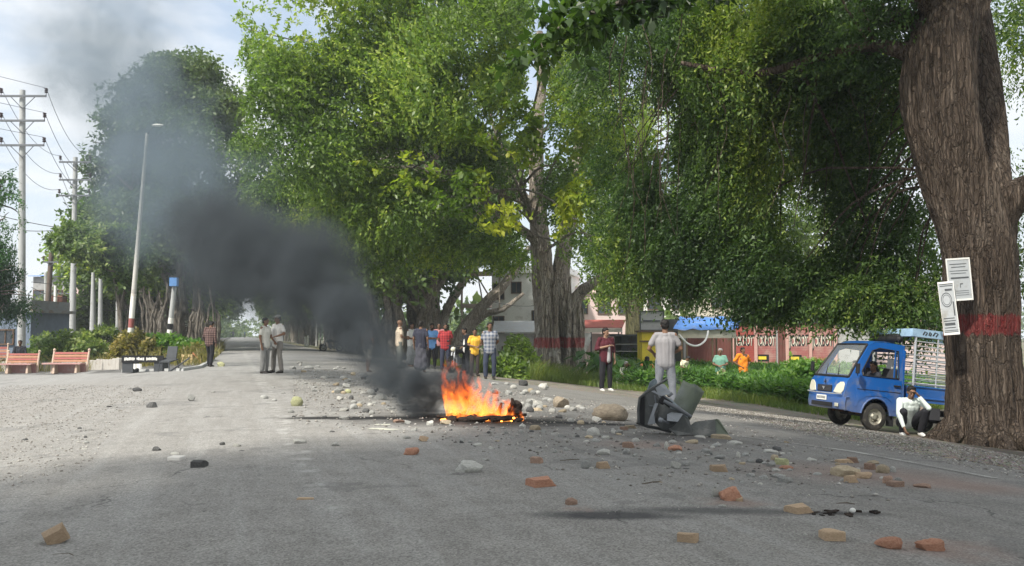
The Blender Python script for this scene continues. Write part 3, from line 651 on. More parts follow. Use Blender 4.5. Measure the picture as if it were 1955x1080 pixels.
quick_tree('feathery_tree', 'dark green feathery tree at the left edge beside the tall pole', 'tree', g, [[(-25, 700, 38, 10), (-22, 560, 38, 8), (-15, 430, 38, 5), (-5, 340, 38, 3)]],
           [blob(15, 400, 38, 20, 55, 1), blob(0, 350, 38, 25, 30, 1), blob(30, 520, 38, 30, 30, 1.2), blob(5, 560, 38, 60, 40, 1.5), blob(40, 565, 38, 30, 18, .8, .6), blob(-40, 480, 38, 60, 90, 2)], 2600, lf_conifer, bk_far, L=.7, m=12, ll=.16, lw=.05, droop=.5, seed=62, thr=-.3, dirdown=.3)
g = pt(150, 620, 75); g.z = float(gz(g.x, g.y))
quick_tree('bushy_tree', 'low bushy tree behind the poles on the left', 'tree', g, [[(150, 668, 75, 5), (150, 610, 75, 4), (160, 570, 75, 2)]],
           [blob(110, 600, 75, 60, 30, 3), blob(190, 600, 76, 60, 32, 3), blob(60, 610, 75, 50, 28, 3), blob(240, 590, 74, 40, 45, 3)], 3600, lf_far, bk_far, L=1.0, m=9, ll=.30, lw=.17, seed=63, thr=-.6)

# --- avenue trees running into the distance: prototypes and copies
def avenue_proto(seed, mat):
    T = empty('avenue_tree', (0, 0, 0)); rng = random.Random(seed); mb = MB(); ss_ = []
    for i in range(5):
        a = rng.uniform(0, 6.28); q = Vector((math.cos(a), math.sin(a), 0))
        o, ro = curve([(q * .5, .42), (q * .7 + Vector((0, 0, 2.2)), .3), (q * 2.0 + Vector((0, 0, 5.0)), .2), (q * 4.2 + Vector((0, 0, 8.5)), .09)], 5, .08); mb.tube(o, ro, 8, ridge=.1); ss_ += o
    for i in range(12):
        a = rng.uniform(0, 6.28); q = Vector((math.cos(a), math.sin(a), 0)) * rng.uniform(.8, 2.2)
        o, ro = curve([(q, .10), (q * 1.05 + Vector((0, 0, 2)), .07), (q * .9 + Vector((0, 0, 4.2)), .04)], 4, .08); mb.tube(o, ro, 6)
    B = [(0, 0, 9.5, 6.0, 6.0, 3.6, 1), (3.6, 1.0, 7.6, 3.6, 4.0, 2.6, 1), (-3.4, -1.2, 7.8, 3.6, 4.0, 2.8, 1), (.5, 3.2, 10.8, 3.8, 3.6, 3.2, 1), (-.8, -3.2, 11.2, 3.8, 3.6, 3, 1), (5.5, -.5, 6.2, 2.6, 3.0, 1.6, .5), (-4.8, 1.5, 5.6, 2.4, 3, 1.6, .5)]
    twigs(mb, ss_, B, 22, .10, seed); mb.build('trunk', bk_far, T, smooth=True)
    crown('crown', T, B, 4300, mat, L=1.2, m=8, ll=.42, lw=.25, droop=.3, seed=seed, thr=-.5, freq=.7)
    return T
def copy_tree(o, parent=None):
    c = o.copy(); COL.objects.link(c)
    if parent: c.parent = parent
    for ch in o.children: copy_tree(ch, c)
    return c
protos = [avenue_proto(71, lf_far), avenue_proto(72, lf_fig)]; used = [False, False]
ORD = ['first', 'second', 'third', 'fourth', 'fifth', 'sixth', 'seventh', 'eighth', 'ninth', 'tenth', 'eleventh', 'twelfth', 'thirteenth', 'fourteenth']
for side, us, vs in (('right', 11.5, [56, 70, 84, 99, 115, 133, 155, 182, 215, 255]), ('left', -7.0, [78, 92, 107, 123, 142, 165, 195, 235, 285])):
    for i, v_ in enumerate(vs):
        pi_ = (i + (side == 'left')) % 2
        o = protos[pi_] if not used[pi_] else copy_tree(protos[pi_]); used[pi_] = True
        x, y = xy(us + random.uniform(-.8, .8), v_); o.location = (x, y, float(gz(x, y)) - .05); o.rotation_euler = (0, 0, random.uniform(0, 6.28)); s_ = random.uniform(.95, 1.25); o.scale = (s_, s_, s_)
        tag(o, '%s shadowy avenue tree on the %s side of the far road from the near end' % (ORD[i], side), 'tree', 'avenue trees lining the far road')
# distant greenery closing the end of the road and filling gaps far behind (reads as one mass)
fm = empty('tmp', (0, 0, 0))
BF = []
for i in range(60):
    a = random.uniform(-.55, .1) if i > 40 else random.uniform(-.55, .55); d = random.uniform(300, 420); BF.append((d * math.sin(a), d * math.cos(a), random.uniform(0, 4), random.uniform(10, 18), random.uniform(8, 12), random.uniform(6, 11), 1))
for i in range(40):
    u_ = random.uniform(14, 60); v_ = random.uniform(70, 200); x, y = xy(u_, v_); BF.append((x, y, 1, 6, 6, random.uniform(3, 5), .6))
for i in range(36):
    u_ = random.uniform(-12, -50); v_ = random.uniform(85, 220); x, y = xy(u_, v_); BF.append((x, y, 0, 6, 6, random.uniform(3, 5), .6))
fw = crown('distant_woodland', fm, BF, 20000, lf_far, L=1.8, m=7, ll=1.0, lw=.65, seed=81, thr=-.9, freq=.3)
fw.parent = None; bpy.data.objects.remove(fm)
tag(fw, 'hazy green woodland closing the view behind the houses and avenue', 'woodland', kind='stuff')
# ------------------------------------------------------------------ low vegetation
def inside(P, poly):
    x, y = P[:, 0], P[:, 1]; r = np.zeros(len(P), bool); n = len(poly)
    for i in range(n):
        x1, y1 = poly[i]; x2, y2 = poly[(i + 1) % n]
        c = ((y1 > y) != (y2 > y)) & (x < (x2 - x1) * (y - y1) / (y2 - y1 + 1e-12) + x1); r ^= c
    return r
def scatter(poly, n, seed):
    rng = np.random.default_rng(seed); q = np.array(poly); lo, hi = q.min(0), q.max(0); out = np.zeros((0, 2))
    while len(out) < n:
        P = rng.uniform(lo, hi, (n * 2, 2)); out = np.concatenate([out, P[inside(P, poly)]])
    return out[:n]
def blades(name, poly, n, h0, h1, w, mat, seed, lean=.35, **tg):
    P = scatter(poly, n, seed); rng = np.random.default_rng(seed + 1)
    z = gz(P[:, 0], P[:, 1]); P3 = np.column_stack([P, z - .02]); clump = .5 + .5 * np.clip(nz(P3 * [1, 1, 0], 1.1, seed + 2) + .3, -1, 1)
    h = rng.uniform(h0, h1, n) * (.45 + .75 * clump); a = rng.uniform(0, 6.28, n)
    wv = np.column_stack([np.cos(a), np.sin(a), np.zeros(n)]) * w * rng.uniform(.6, 1.3, (n, 1))
    ln = np.column_stack([rng.normal(size=n), rng.normal(size=n), np.zeros(n)]) * lean * h[:, None]
    up = np.column_stack([np.zeros(n), np.zeros(n), h])
    a0 = P3 - wv * .5; b0 = P3 + wv * .5; c0 = P3 + up * .6 + ln * .4 + wv * .4; d0 = P3 + up * .6 + ln * .4 - wv * .4; e0 = P3 + up + ln + wv * .04; f0 = P3 + up * .98 + ln - wv * .04
    V = np.stack([a0, b0, c0, d0, e0, f0], 1).reshape(-1, 3); i = np.arange(n)[:, None] * 6
    Fq = np.concatenate([i + [[0, 1, 2, 3]], i + [[3, 2, 4, 5]]]); tint = np.tile(np.clip(rng.uniform(0, 1, n) * .6 + clump * .3, 0, 1), 2)
    return tag(link(name, np_mesh(name, V, Fq, tint=tint), mat), **tg)
def G(*q):
    p = ground(*q); return (p.x, p.y)
lf_grass = leaf_mat('leaf_grass', [(0, (.05, .085, .018)), (.5, (.11, .17, .035)), (1, (.24, .27, .07))], .3)
grass_edge = [G(760, 684), G(860, 700), G(960, 714), G(1060, 729), G(1160, 741), G(1250, 750), G(1430, 770), G(1560, 792), G(1660, 806)]
weed_edge = [G(1125, 730), G(1210, 742), G(1300, 748), G(1430, 762), G(1540, 776), G(1600, 782)]
blades('grass', grass_edge + [(13, 26), (14, 40), (0, 42), (-4, 44)], 46000, .10, .34, .022, lf_grass, 3, label='short green grass between the road verge and the tall weeds', cat='grass', kind='stuff')
blades('grass', [G(945, 712), G(1010, 724), G(1100, 733), (4, 34), (2, 38), (-2, 38), (-1.5, 32)], 9000, .22, .7, .018, lf_grass, 4, label='pale dry tall grass around the foot of the banded fig tree', cat='grass', kind='stuff')
# tall weeds
wp = weed_edge + [(14.5, 30), (17, 40), (16, 46), (4.2, 44), (3.2, 36)]
P = scatter(wp, 8000, 8); rng = np.random.default_rng(9)
P3 = np.column_stack([P, gz(P[:, 0], P[:, 1])]); dist = P[:, 1]
hh = rng.uniform(.7, 1.15, len(P)) * np.interp(P[:, 0], [3, 6.5, 8.3, 10], [1.45, 1.4, .85, .8]) * np.interp(P[:, 1], [24, 27, 34, 42], [.35, .60, .72, 1.0]) * (.85 + .2 * nz(P3 * [1, 1, 0], .8, 4))
C = P3.copy(); C[:, 2] += hh * .35; D = unit(np.column_stack([rng.normal(size=(len(P), 2)) * .28, np.ones(len(P))]))
rr = []
V1, t1 = sprigs(C, D, .6, 10, .24, .06, .25, rng, .9)
C2 = P3.copy(); C2[:, 2] += hh * .05; V2, t2 = sprigs(C2, D, .6, 8, .30, .09, .1, rng, .8)
C3 = P3.copy(); C3[:, 2] += hh * .66; V3, t3 = sprigs(C3, D, .35, 7, .22, .05, .3, rng, .9)
V = np.concatenate([V1, V2, V3]); tt = np.concatenate([t1, t2, t3]); V[:, 2] = np.maximum(V[:, 2], gz(V[:, 0], V[:, 1]) + .01)
tag(link('weeds', np_mesh('weeds', V, np.arange(len(V)).reshape(-1, 4), tint=tt), lf_weed), label='dense bright green waist high weeds covering the field on the right', cat='weeds', kind='stuff')
# left undergrowth
blades('grass', [G(150, 708), G(390, 699), G(412, 684), G(430, 668), xy(-1.6, 90), xy(-12, 90), xy(-16, 50)], 26000, .2, .75, .03, lf_dry, 6, label='patchy dry grass and undergrowth on the left roadside bank', cat='grass', kind='stuff')

def bush(name, label, px, py, Y, rx, ry, rd, n, mat, seed, cat='bush', group=None, ll=.2, lw=.11, L=.4):
    c = pt(px, py, Y); b = Vector((c.x, c.y, float(gz(c.x, c.y)))); T = empty(name, b, 0, label, cat, group)
    top = c.z + ry * Y / F; h = max(top - b.z, .4)
    B = [(c.x, c.y, b.z + h * .45, rx * Y / F, rd, h * .55, 1), (c.x + rx * .4 * Y / F, c.y - .2, b.z + h * .35, rx * .6 * Y / F, rd, h * .45, .8), (c.x - rx * .4 * Y / F, c.y + .1, b.z + h * .4, rx * .6 * Y / F, rd, h * .5, .8)]
    mb = MB(); rg = random.Random(seed)
    for i in range(7):
        q = Vector((rg.uniform(-.6, .6) * rx * Y / F, rg.uniform(-.5, .5) * rd, h * rg.uniform(.5, .9))); mb.tube([b, b + q * .5 + Vector((0, 0, .1)), b + q], [.025, .018, .008], 5)
    mb.build('stem', bk_far, T); crown('foliage', T, B, n, mat, L=L, m=8, ll=ll, lw=lw, droop=.2, seed=seed, thr=-1.0, freq=2.5, zmin=b.z + .03)
bush('flowering_bush', 'wide pale leaved bush behind the red bench', 150, 652, 41, 60, 22, 1.2, 1500, lf_shrub, 101)
bush('flowering_bush', 'tall pale leaved bush between the red bench and the leaning lamp post', 215, 650, 42, 40, 26, 1.2, 1300, lf_shrub, 102)
bush('bush', 'low pale bush around the feet of the tall poles', 95, 660, 43, 40, 18, 1.0, 900, lf_shrub, 103)
bush('bush', 'yellowish bush at the foot of the leaning lamp post', 262, 660, 37, 38, 18, .9, 900, lf_dry, 104)
bush('bush', 'green bush behind the black notice board', 310, 664, 38, 42, 18, .9, 1000, lf_weed, 105)
bush('bush', 'green bush between the crate and the black notice board', 350, 664, 38, 34, 14, .8, 900, lf_weed, 106)
bush('bush', 'dry yellow bush near the walking man in checks', 376, 676, 37, 22, 10, .6, 500, lf_dry, 107)
bush('bush', 'leafy bush right of the onlooker in the plaid shirt', 965, 690, 30, 22, 8, .7, 600, lf_fig, 108)
bush('bush', 'dark green bush left of the banded fig tree', 1000, 648, 36, 22, 18, .8, 600, lf_fig, 109)
bush('bush', 'scrubby bush against the wall behind the blue truck cab', 1560, 700, 40, 36, 12, .9, 600, lf_dry, 110)
bush('bush', 'tall green bush left of the blue truck', 1528, 704, 30, 34, 20, 1.0, 900, lf_weed, 111)
# elephant-ear plants by the man in maroon
m_stalk = pm('plant_stalk', (.12, .22, .05), .6)
def taro(px, py, n, seed, label, sc=1.0):
    g_ = ground(px, py); T = empty('elephant_ear_plant', g_, 0, label, 'plant', 'elephant ear plants beside the man in maroon'); rg = random.Random(seed); st = MB(); lv = MB()
    for i in range(n):
        a = rg.uniform(0, 6.28); h = rg.uniform(.55, 1.15) * sc; q = Vector((math.cos(a) * h * .4, math.sin(a) * h * .4, h)); tip = g_ + q
        st.tube([g_, g_ + q * .55 + Vector((0, 0, .12)), tip], [.022, .016, .009], 5)
        d = Vector((math.cos(a), math.sin(a), rg.uniform(-.9, -.3))).normalized(); w = Vector((-math.sin(a), math.cos(a), rg.uniform(-.2, .2))).normalized(); ll_ = rg.uniform(.36, .58) * sc; nn = d.cross(w)
        O = [(-.22, .16), (-.02, .34), (.3, .33), (.7, .18), (1.0, 0)]
        c0 = [tip + d * (t_ * ll_) + nn * (.05 * math.sin(t_ * 3) * ll_) for t_ in (-.02, .1, .4, .72, 1.0)]
        Ls = [tip + d * (a_ * ll_) + w * (b_ * ll_) - nn * .03 for a_, b_ in O]; Rs = [tip + d * (a_ * ll_) - w * (b_ * ll_) - nn * .03 for a_, b_ in O]
        V_ = c0 + Ls + Rs; lv.add(V_, [(j, j + 1, 6 + j, 5 + j) for j in range(4)] + [(j + 1, j, 10 + j, 11 + j) for j in range(4)])
    st.build('stalk', m_stalk, T); lv.build('leaf', m_taro, T, smooth=True)
m_taro = leaf_mat('leaf_elephant_ear', [(0, (.035, .10, .02)), (1, (.05, .14, .03))], .3, .4)
taro(1112, 728, 12, 1, 'large leaved elephant ear plant right of the banded fig tree', 1.25)
taro(1142, 733, 12, 2, 'large leaved elephant ear plant just left of the man in maroon', 1.25)
taro(1188, 738, 9, 3, 'large leaved elephant ear plant just right of the man in maroon')
taro(1248, 742, 8, 4, 'large leaved elephant ear plant left of the man in the grey shirt')

# ------------------------------------------------------------------ buildings
m_white = pm('wall_white', (.74, .74, .72), .85, .08, 2, .1, 20, dirt=(.50, .49, .46)); m_pink = pm('wall_pink', (.62, .40, .36), .85, .10, 2, .1, 20, dirt=(.50, .36, .33))
m_palepink = pm('wall_pale_pink', (.66, .52, .49), .85, .08, 2, .1, 20); m_cream = pm('wall_cream', (.62, .58, .48), .85, .1, 2, .1, 20, dirt=(.4, .37, .3))
m_grey = pm('concrete_grey', (.36, .36, .35), .9, .18, 3, .3, 25, dirt=(.2, .2, .19)); m_dgrey = pm('dark_metal', (.06, .065, .07), .6, .3)
m_glass = pm('window_dark_glass', (.04, .05, .06), .15, .2, 2, 0, spec=.6); m_frame = pm('frame_brown', (.13, .08, .05), .6)
m_redroof = pm('roof_red', (.36, .10, .08), .7, .25, 3, .3, 15, dirt=(.22, .10, .08)); m_blue = pm('sheet_blue', (.10, .25, .62), .5, .2, 3, .2, 10, dirt=(.30, .38, .55))
m_tin = pm('tin_grey', (.30, .32, .33), .5, .25, 3, .3, 12, metal=.3, dirt=(.25, .18, .13)); m_yellow = pm('wall_yellow', (.72, .55, .05), .7, .12, 3, .1, 20, dirt=(.45, .36, .10))
m_rust = pm('shutter_maroon', (.15, .055, .045), .7, .3, 3, .2, 20, dirt=(.10, .07, .05)); m_black = pm('paint_black', (.015, .015, .016), .6, .2)
m_wood = pm('timber_weathered', (.26, .19, .12), .85, .3, 5, .4, 30); m_whitep = pm('paint_white', (.78, .77, .72), .6, .12, 4, .1, 30, dirt=(.55, .5, .42))
# red/pink shutter: horizontal slats
def shutter_mat(name, c1, c2):
    m, t, out = new_mat(name); co = t.node('ShaderNodeTexCoord').outputs['Object']; z = t.sep(co)[2]
    s_ = t.m('FRACT', t.m('MULTIPLY', z, 8.5)); g_ = t.ss(s_, .0, .25)
    c = t.mix(t.ss(t.noise(co, 1.6, 5, .65), .40, .62), c1, c2); c = t.mix(1, c, t.m('MULTIPLY_ADD', g_, .35, .65), 'MULTIPLY')
    principled(t, out, c, .65, 0, .3, t.bump(s_, .5, .03)); return m
m_shut = shutter_mat('shutter_faded_red', (.36, .13, .12), (.42, .24, .21)); m_shut2 = shutter_mat('shutter_bright_red', (.34, .075, .06), (.40, .12, .10))

def hframe(c, right, z=0):
    """frame for a facade: origin c, unit vector right, returns f(a along, b up, t outwards)"""
    c = Vector(c); r_ = Vector(right).normalized(); n_ = r_.cross(Vector((0, 0, 1)))
    return lambda a, b, t_: c + r_ * a + Vector((0, 0, b)) + n_ * t_
def fbox(mb, f, a0, a1, b0, b1, t0, t1):
    V_ = [f(a, b, t_) for t_ in (t0, t1) for a, b in ((a0, b0), (a1, b0), (a1, b1), (a0, b1))]
    mb.add(V_, [(3, 2, 1, 0), (4, 5, 6, 7), (0, 1, 5, 4), (1, 2, 6, 5), (2, 3, 7, 6), (3, 0, 4, 7)])
def window(T, f, a0, a1, b0, b1, glass=None, bars=True):
    mb = MB(); w = .07
    fbox(mb, f, a0 - w, a1 + w, b1, b1 + w, .0, .07); fbox(mb, f, a0 - w, a1 + w, b0 - w, b0, .0, .10); fbox(mb, f, a0 - w, a0, b0, b1, 0, .07); fbox(mb, f, a1, a1 + w, b0, b1, 0, .07)
    if bars: fbox(mb, f, (a0 + a1) / 2 - .025, (a0 + a1) / 2 + .025, b0, b1, .012, .05)
    o = mb.build('window', m_frame, T); g_ = MB(); fbox(g_, f, a0, a1, b0, b1, .004, .010)
    g2 = g_.build('pane', glass or m_glass, None, origin=T.location); g2.parent = o; g2.location = (0, 0, 0); return o
def block(mb, f, a0, a1, b0, b1, depth): fbox(mb, f, a0, a1, b0, b1, -depth, 0)
def house(name, label, px0, px1, ptop, Y, depth, mat, tilt=0, wins=(), roof=None, cat='house', floors=1, roofmat=None, parapet=.5):
    """box house whose front spans screen columns px0..px1 at distance Y; wins: (fx, fz, w, h)"""
    A = pt(px0, 640, Y); B_ = pt(px1, 640, Y); A.y += tilt; zb = float(min(gz(A.x, A.y), gz(B_.x, B_.y))) - .3; top = pt(px0, ptop, Y).z
    A.z = B_.z = zb; T = empty(name, A, 0, label, cat); f = hframe(A, B_ - A); W_ = (B_ - A).length; H_ = top - zb
    mb = MB(); block(mb, f, 0, W_, 0, H_, depth); mb.build('wall', mat, T)
    if roof == 'flat':
        mb = MB(); block(mb, lambda a, b, t_: f(a, b, t_ + .25), -.25, W_ + .25, H_ + .003, H_ + .16, depth + .5)
        for a_, b_, c_, d_ in ((0, W_, -.12, 0), (0, .12, -depth, -.12), (W_ - .12, W_, -depth, -.12)): fbox(mb, f, a_, b_, H_ + .16, H_ + .16 + parapet, c_, d_)
        mb.build('roof', roofmat or mat, T)
    if roof == 'slope':
        mb = MB(); mb.plate([(-.3, 0), (W_ + .3, 0), (W_ + .3, 1), (-.3, 1)], .06, lambda a, b, t_: f(a, H_ + .02 + b * .9 + t_, .5 - b * (depth + .6))); mb.build('roof', roofmat, T)
    for fx, fz, w, h in wins: window(T, f, fx * W_ - w / 2, fx * W_ + w / 2, fz * H_ - h / 2, fz * H_ + h / 2)
    return T, f, W_, H_
# right side, far to near
T, f, W_, H_ = house('apartment_house', 'white two storey house with small windows behind the onlookers', 938, 1075, 520, 74, 9, m_white, 1.5, [(.10, .80, .9, 1.3), (.10, .42, .9, 1.5), (.62, .52, .55, .9), (.70, .52, .55, .9), (.35, .84, .8, .9)], 'flat')
mb = MB(); fbox(mb, f, -2.6, 0, H_ * .62, H_ * .66, -3, .8); fbox(mb, f, -2.6, -2.45, 0, H_ * .62, .6, .75); fbox(mb, f, -2.6, -2.45, H_ * .66, H_, .6, .75); fbox(mb, f, -2.7, .003, H_, H_ + .15, -3, .9); mb.build('balcony', m_palepink, T)
house('shed', 'low grey roofed shed below the white house', 948, 1060, 636, 62, 6, m_grey, 0, [(.2, .5, .8, .6)], 'slope', 'shed', roofmat=m_tin)
house('house', 'pale pink upper storeys seen through the leaves above the red roofed stall', 1085, 1210, 560, 80, 9, m_palepink, 0, [(.2, .8, 1.1, 1.2), (.55, .8, 1.1, 1.2), (.85, .8, 1, 1.2)], 'flat')
house('house', 'white gabled house glimpsed above the blue tarpaulin roof', 1215, 1330, 555, 86, 9, m_white, 0, [(.3, .82, 1.2, 1.2), (.7, .82, 1.2, 1.2)], 'slope', roofmat=m_tin)
house('house', 'cream house behind the shutters, mostly hidden by hanging leaves', 1340, 1500, 545, 78, 9, m_cream, 0, [(.2, .8, 1.2, 1.2), (.5, .8, 1.2, 1.2), (.8, .8, 1.2, 1.2)], 'flat')
house('house', 'pale terracotta house above the pink wall behind the truck', 1505, 1660, 530, 72, 9, m_palepink, 0, [(.3, .82, 1.2, 1.3), (.7, .82, 1.2, 1.3)], 'flat')
T, f, W_, H_ = house('house', 'pink house with white pillars behind the blue truck', 1612, 1860, 560, 50, 8, m_palepink, -2, [(.35, .72, 1.2, 1.2), (.62, .72, 1.2, 1.2), (.85, .4, 1.2, 1.1)], 'flat')
mb = MB()
for a_ in (.05, .62): fbox(mb, f, a_, a_ + .26, 0, H_ - .02, .01, .22)
mb.build('pillar', m_whitep, T)
# shutter row
A = ground(1392, 701); A = pt(1300, 697, 47); B_ = pt(1660, 713, 43); zb = float(gz((A.x + B_.x) / 2, 45)) - .05
A.z = B_.z = zb; T = empty('shop_row', A, 0, 'long low row of faded red shutters lettered with black graffiti', 'shop'); f = hframe(A, B_ - A); W_ = (B_ - A).length
topz = 3.1
mb = MB(); fbox(mb, f, 0, W_, .0, topz, -4, -.12); fbox(mb, f, -.02, W_ + .02, -.3, .22, -.119, .05); fbox(mb, f, -.1, W_ + .1, topz, topz + .15, -4.1, .35); mb.build('wall', m_grey, T)
def px2a(px): # screen column -> position along the row
    lo, hi = 0., W_
    for _ in range(40):
        mid = (lo + hi) / 2; q = f(mid, 0, 0); s_ = 977.5 + F * q.x / (q.y * CP + (q.z - CZ) * SP)
        if s_ < px: lo = mid
        else: hi = mid
    return lo
cols_ = [(1310, 1396, m_rust, ''), (1404, 1440, m_shut2, 'JCKBOT'), (1446, 1482, m_shut, 'JCKBOT'), (1486, 1500, m_rust, ''), (1508, 1545, m_shut, 'JCKBOT'), (1552, 1592, m_shut, 'JCKBOT')]
def text(body, size, parent, M4, mat, name='lettering', ext=.004, shear=0, sx=1, off=0):
    cu = bpy.data.curves.new(name, 'FONT'); cu.body = body; cu.size = size; cu.extrude = ext; cu.shear = shear; cu.align_x = 'CENTER'; cu.align_y = 'CENTER'; cu.offset = off
    tmp = bpy.data.objects.new(name, cu); COL.objects.link(tmp); me = bpy.data.meshes.new_from_object(tmp.evaluated_get(bpy.context.evaluated_depsgraph_get())); bpy.data.objects.remove(tmp)
    o = link(name, me, mat, parent); o.matrix_local = M4 @ Matrix.Diagonal((sx, 1, 1, 1)); return o
def facade_matrix(f, a, b, t_, parent, roll=0):
    o_ = f(a, b, t_); r_ = (f(a + 1, b, t_) - o_).normalized(); u_ = Vector((0, 0, 1)); n_ = r_.cross(u_)
    M_ = Matrix((r_, u_, n_)).transposed().to_4x4(); M_.translation = o_ - parent.location; return M_ @ Matrix.Rotation(roll, 4, 'Z')
for i, (p0, p1, mt, tx) in enumerate(cols_):
    a0, a1 = px2a(p0), px2a(p1); mb = MB(); fbox(mb, f, a0, a1, .22, topz - .25, -.118, -.05); o = mb.build('shutter', mt, T)
    if i in (0, 3):
        mb = MB(); a_ = a0
        while a_ < a1 - .1: fbox(mb, f, a_ + .02, a_ + .07, .23, topz - .26, -.049, -.02); a_ += .16
        q = mb.build('rib', mt, None, origin=T.location); q.parent = o; q.location = (0, 0, 0)
    if tx:
        tt_ = text(tx, .66, T, facade_matrix(f, (a0 + a1) / 2, 1.92 - .0 * i, -.045, T, R(-2 + i)), m_black, 'lettering', .002, .12, 1.18 * (a1 - a0) / 2.9, .012); tt_.scale.y = 1.25
        t2_ = text(tx, .66, T, facade_matrix(f, (a0 + a1) / 2 - .035, 1.90, -.048, T, R(-2 + i)), m_cream, 'lettering_outline', .001, .12, 1.20 * (a1 - a0) / 2.9, .035)
        if i in (2, 4):
            mb = MB(); am = a0 + (a1 - a0) * .28; fbox(mb, f, am - .33, am + .33, .86, 1.22, -.049, -.045); mb.build('stencil', m_black, T)
            mb = MB(); fbox(mb, f, am - .20, am + .20, .96, 1.12, -.044, -.040); fbox(mb, f, am - .25, am + .25, .62, .74, -.049, -.045); mb.build('stencil', m_yellow, T)
mb = MB()
for p_, w_ in ((1397, .16), (1441, .17), (1501, .17), (1546, .15), (1594, .15)): a_ = px2a(p_); fbox(mb, f, a_, a_ + w_, -.3, topz - .02, -.117, .04)
mb.build('pillar', pm('pillar_pink', (.50, .30, .26), .8, .15), T)
# blue tarpaulin awning stall in front of the row
A = pt(1300, 690, 41); B_ = pt(1402, 690, 40.2); A.z = B_.z = float(gz(A.x, A.y)); T = empty('awning_stall', A, 0, 'roadside stall with sagging blue tarpaulin roof in front of the dark shutters', 'stall'); f2 = hframe(A, B_ - A); W2 = (B_ - A).length
zt = pt(1350, 628, 40.6).z - A.z
for a_ in (.05, W2 * .6, W2 - .1):
    for d_ in (0, -1.8): mb = MB(); mb.tube([f2(a_, 0, d_), f2(a_, zt + (.45 if d_ < 0 else 0), d_)], .04, 6); mb.build('post', m_wood, T)
mb = MB(); nu, nv = 16, 8; V_ = []
for i in range(nu + 1):
    for j in range(nv + 1):
        a_ = -.3 + (W2 + .5) * i / nu; d_ = .35 - 2.4 * j / nv; V_.append(f2(a_, zt + .02 + .62 * j / nv - .07 * math.sin(math.pi * (i % 5.3) / 5.3) + .02 * math.sin(i * 1.7 + j), d_))
mb.add(V_, [(i * (nv + 1) + j, (i + 1) * (nv + 1) + j, (i + 1) * (nv + 1) + j + 1, i * (nv + 1) + j + 1) for i in range(nu) for j in range(nv)]); mb.build('tarpaulin', m_blue, T, smooth=True)
mb = MB(); fbox(mb, f2, -.1, W2 + .1, zt - .42, zt - .02, .10, .16); mb.build('fascia_board', m_cream, T)
mb = MB(); fbox(mb, f2, -1.6, .0, zt - .35, zt + .5, -1.6, -1.5); fbox(mb, f2, -1.5, -.1, .0, zt - .36, -1.7, -1.6); mb.build('side_panel', m_dgrey, T)
# pale hose hanging between stall and pole
mb = MB(); o, ro = curve([(pt(1296, 638, 38), .045), (pt(1312, 655, 38), .045), (pt(1330, 660, 38), .045), (pt(1346, 650, 38.5), .045), (pt(1352, 632, 40), .045)], 6); mb.tube(o, ro, 8)
tag(mb.build('hose', m_whitep, None, smooth=True, origin=tuple(o[0])), 'pale hose looped below the fascia of the blue roofed stall', 'hose')
# red roofed stall with white cloth
A = pt(1092, 690, 46); B_ = pt(1182, 690, 45.5); A.z = B_.z = float(gz(A.x, A.y)); T = empty('market_stall', A, 0, 'stall with red roof strip and torn white cloth right of the banded fig', 'stall'); f3 = hframe(A, B_ - A); W3 = (B_ - A).length
zt = pt(1140, 626, 45.7).z - A.z
mb = MB(); mb.plate([(-.2, 0), (W3 + .2, 0), (W3 + .2, 1), (-.2, 1)], .05, lambda a, b, t_: f3(a, zt + .42 * b + t_, .3 - 2.4 * b)); mb.build('roof', m_redroof, T)
mb = MB(); fbox(mb, f3, -.2, W3 + .2, zt - .22, zt - .01, .22, .28); mb.build('fascia_board', m_cream, T)
for a_ in (0, W3 * .42, W3): mb = MB(); mb.tube([f3(a_, 0, .18), f3(a_, zt - .05, .18)], .035, 6); mb.build('post', m_dgrey, T)
for a_ in (0, W3): mb = MB(); mb.tube([f3(a_, 0, -1.9), f3(a_, zt + .2, -1.9)], .035, 6); mb.build('post', m_dgrey, T)
mb = MB(); V_ = []; nu, nv = 12, 8
for i in range(nu + 1):
    for j in range(nv + 1):
        fr_ = i / nu; drop = 1.55 * (1 - .75 * fr_ ** 2.2); V_.append(f3(.05 + W3 * .40 * fr_, zt - .25 - drop * j / nv, .20 + .05 * math.sin(i * 1.3) + .05 * math.sin(j + i)))
mb.add(V_, [(i * (nv + 1) + j, (i + 1) * (nv + 1) + j, (i + 1) * (nv + 1) + j + 1, i * (nv + 1) + j + 1) for i in range(nu) for j in range(nv)]); mb.build('cloth', m_whitep, T, smooth=True)
mb = MB(); fbox(mb, f3, .0, W3, 0, zt - .3, -1.85, -1.8); mb.build('back_panel', m_palepink, T)
# grey kiosk
A = pt(1172, 690, 43); B_ = pt(1232, 690, 42.5); A.z = B_.z = float(gz(A.x, A.y)); T = empty('kiosk', A, 0, 'small grey tin kiosk with shelves left of the mossy trunk', 'kiosk'); f4 = hframe(A, B_ - A); W4 = (B_ - A).length
mb = MB(); fbox(mb, f4, 0, W4, 0, 1.05, -1.6, 0); fbox(mb, f4, 0, .06, 1.053, 2.1, -1.6, 0); fbox(mb, f4, W4 - .06, W4, 1.053, 2.1, -1.6, 0); fbox(mb, f4, .063, W4 - .063, 1.053, 2.1, -1.6, -1.54); mb.build('wall', m_tin, T)
mb = MB(); fbox(mb, f4, -.15, W4 + .15, 2.103, 2.2, -1.8, .3); mb.build('roof', m_dgrey, T)
mb = MB()
for z_ in (1.35, 1.7):
    fbox(mb, f4, .08, W4 - .08, z_, z_ + .03, -.5, -.1)
mb.build('shelf', m_whitep, T)
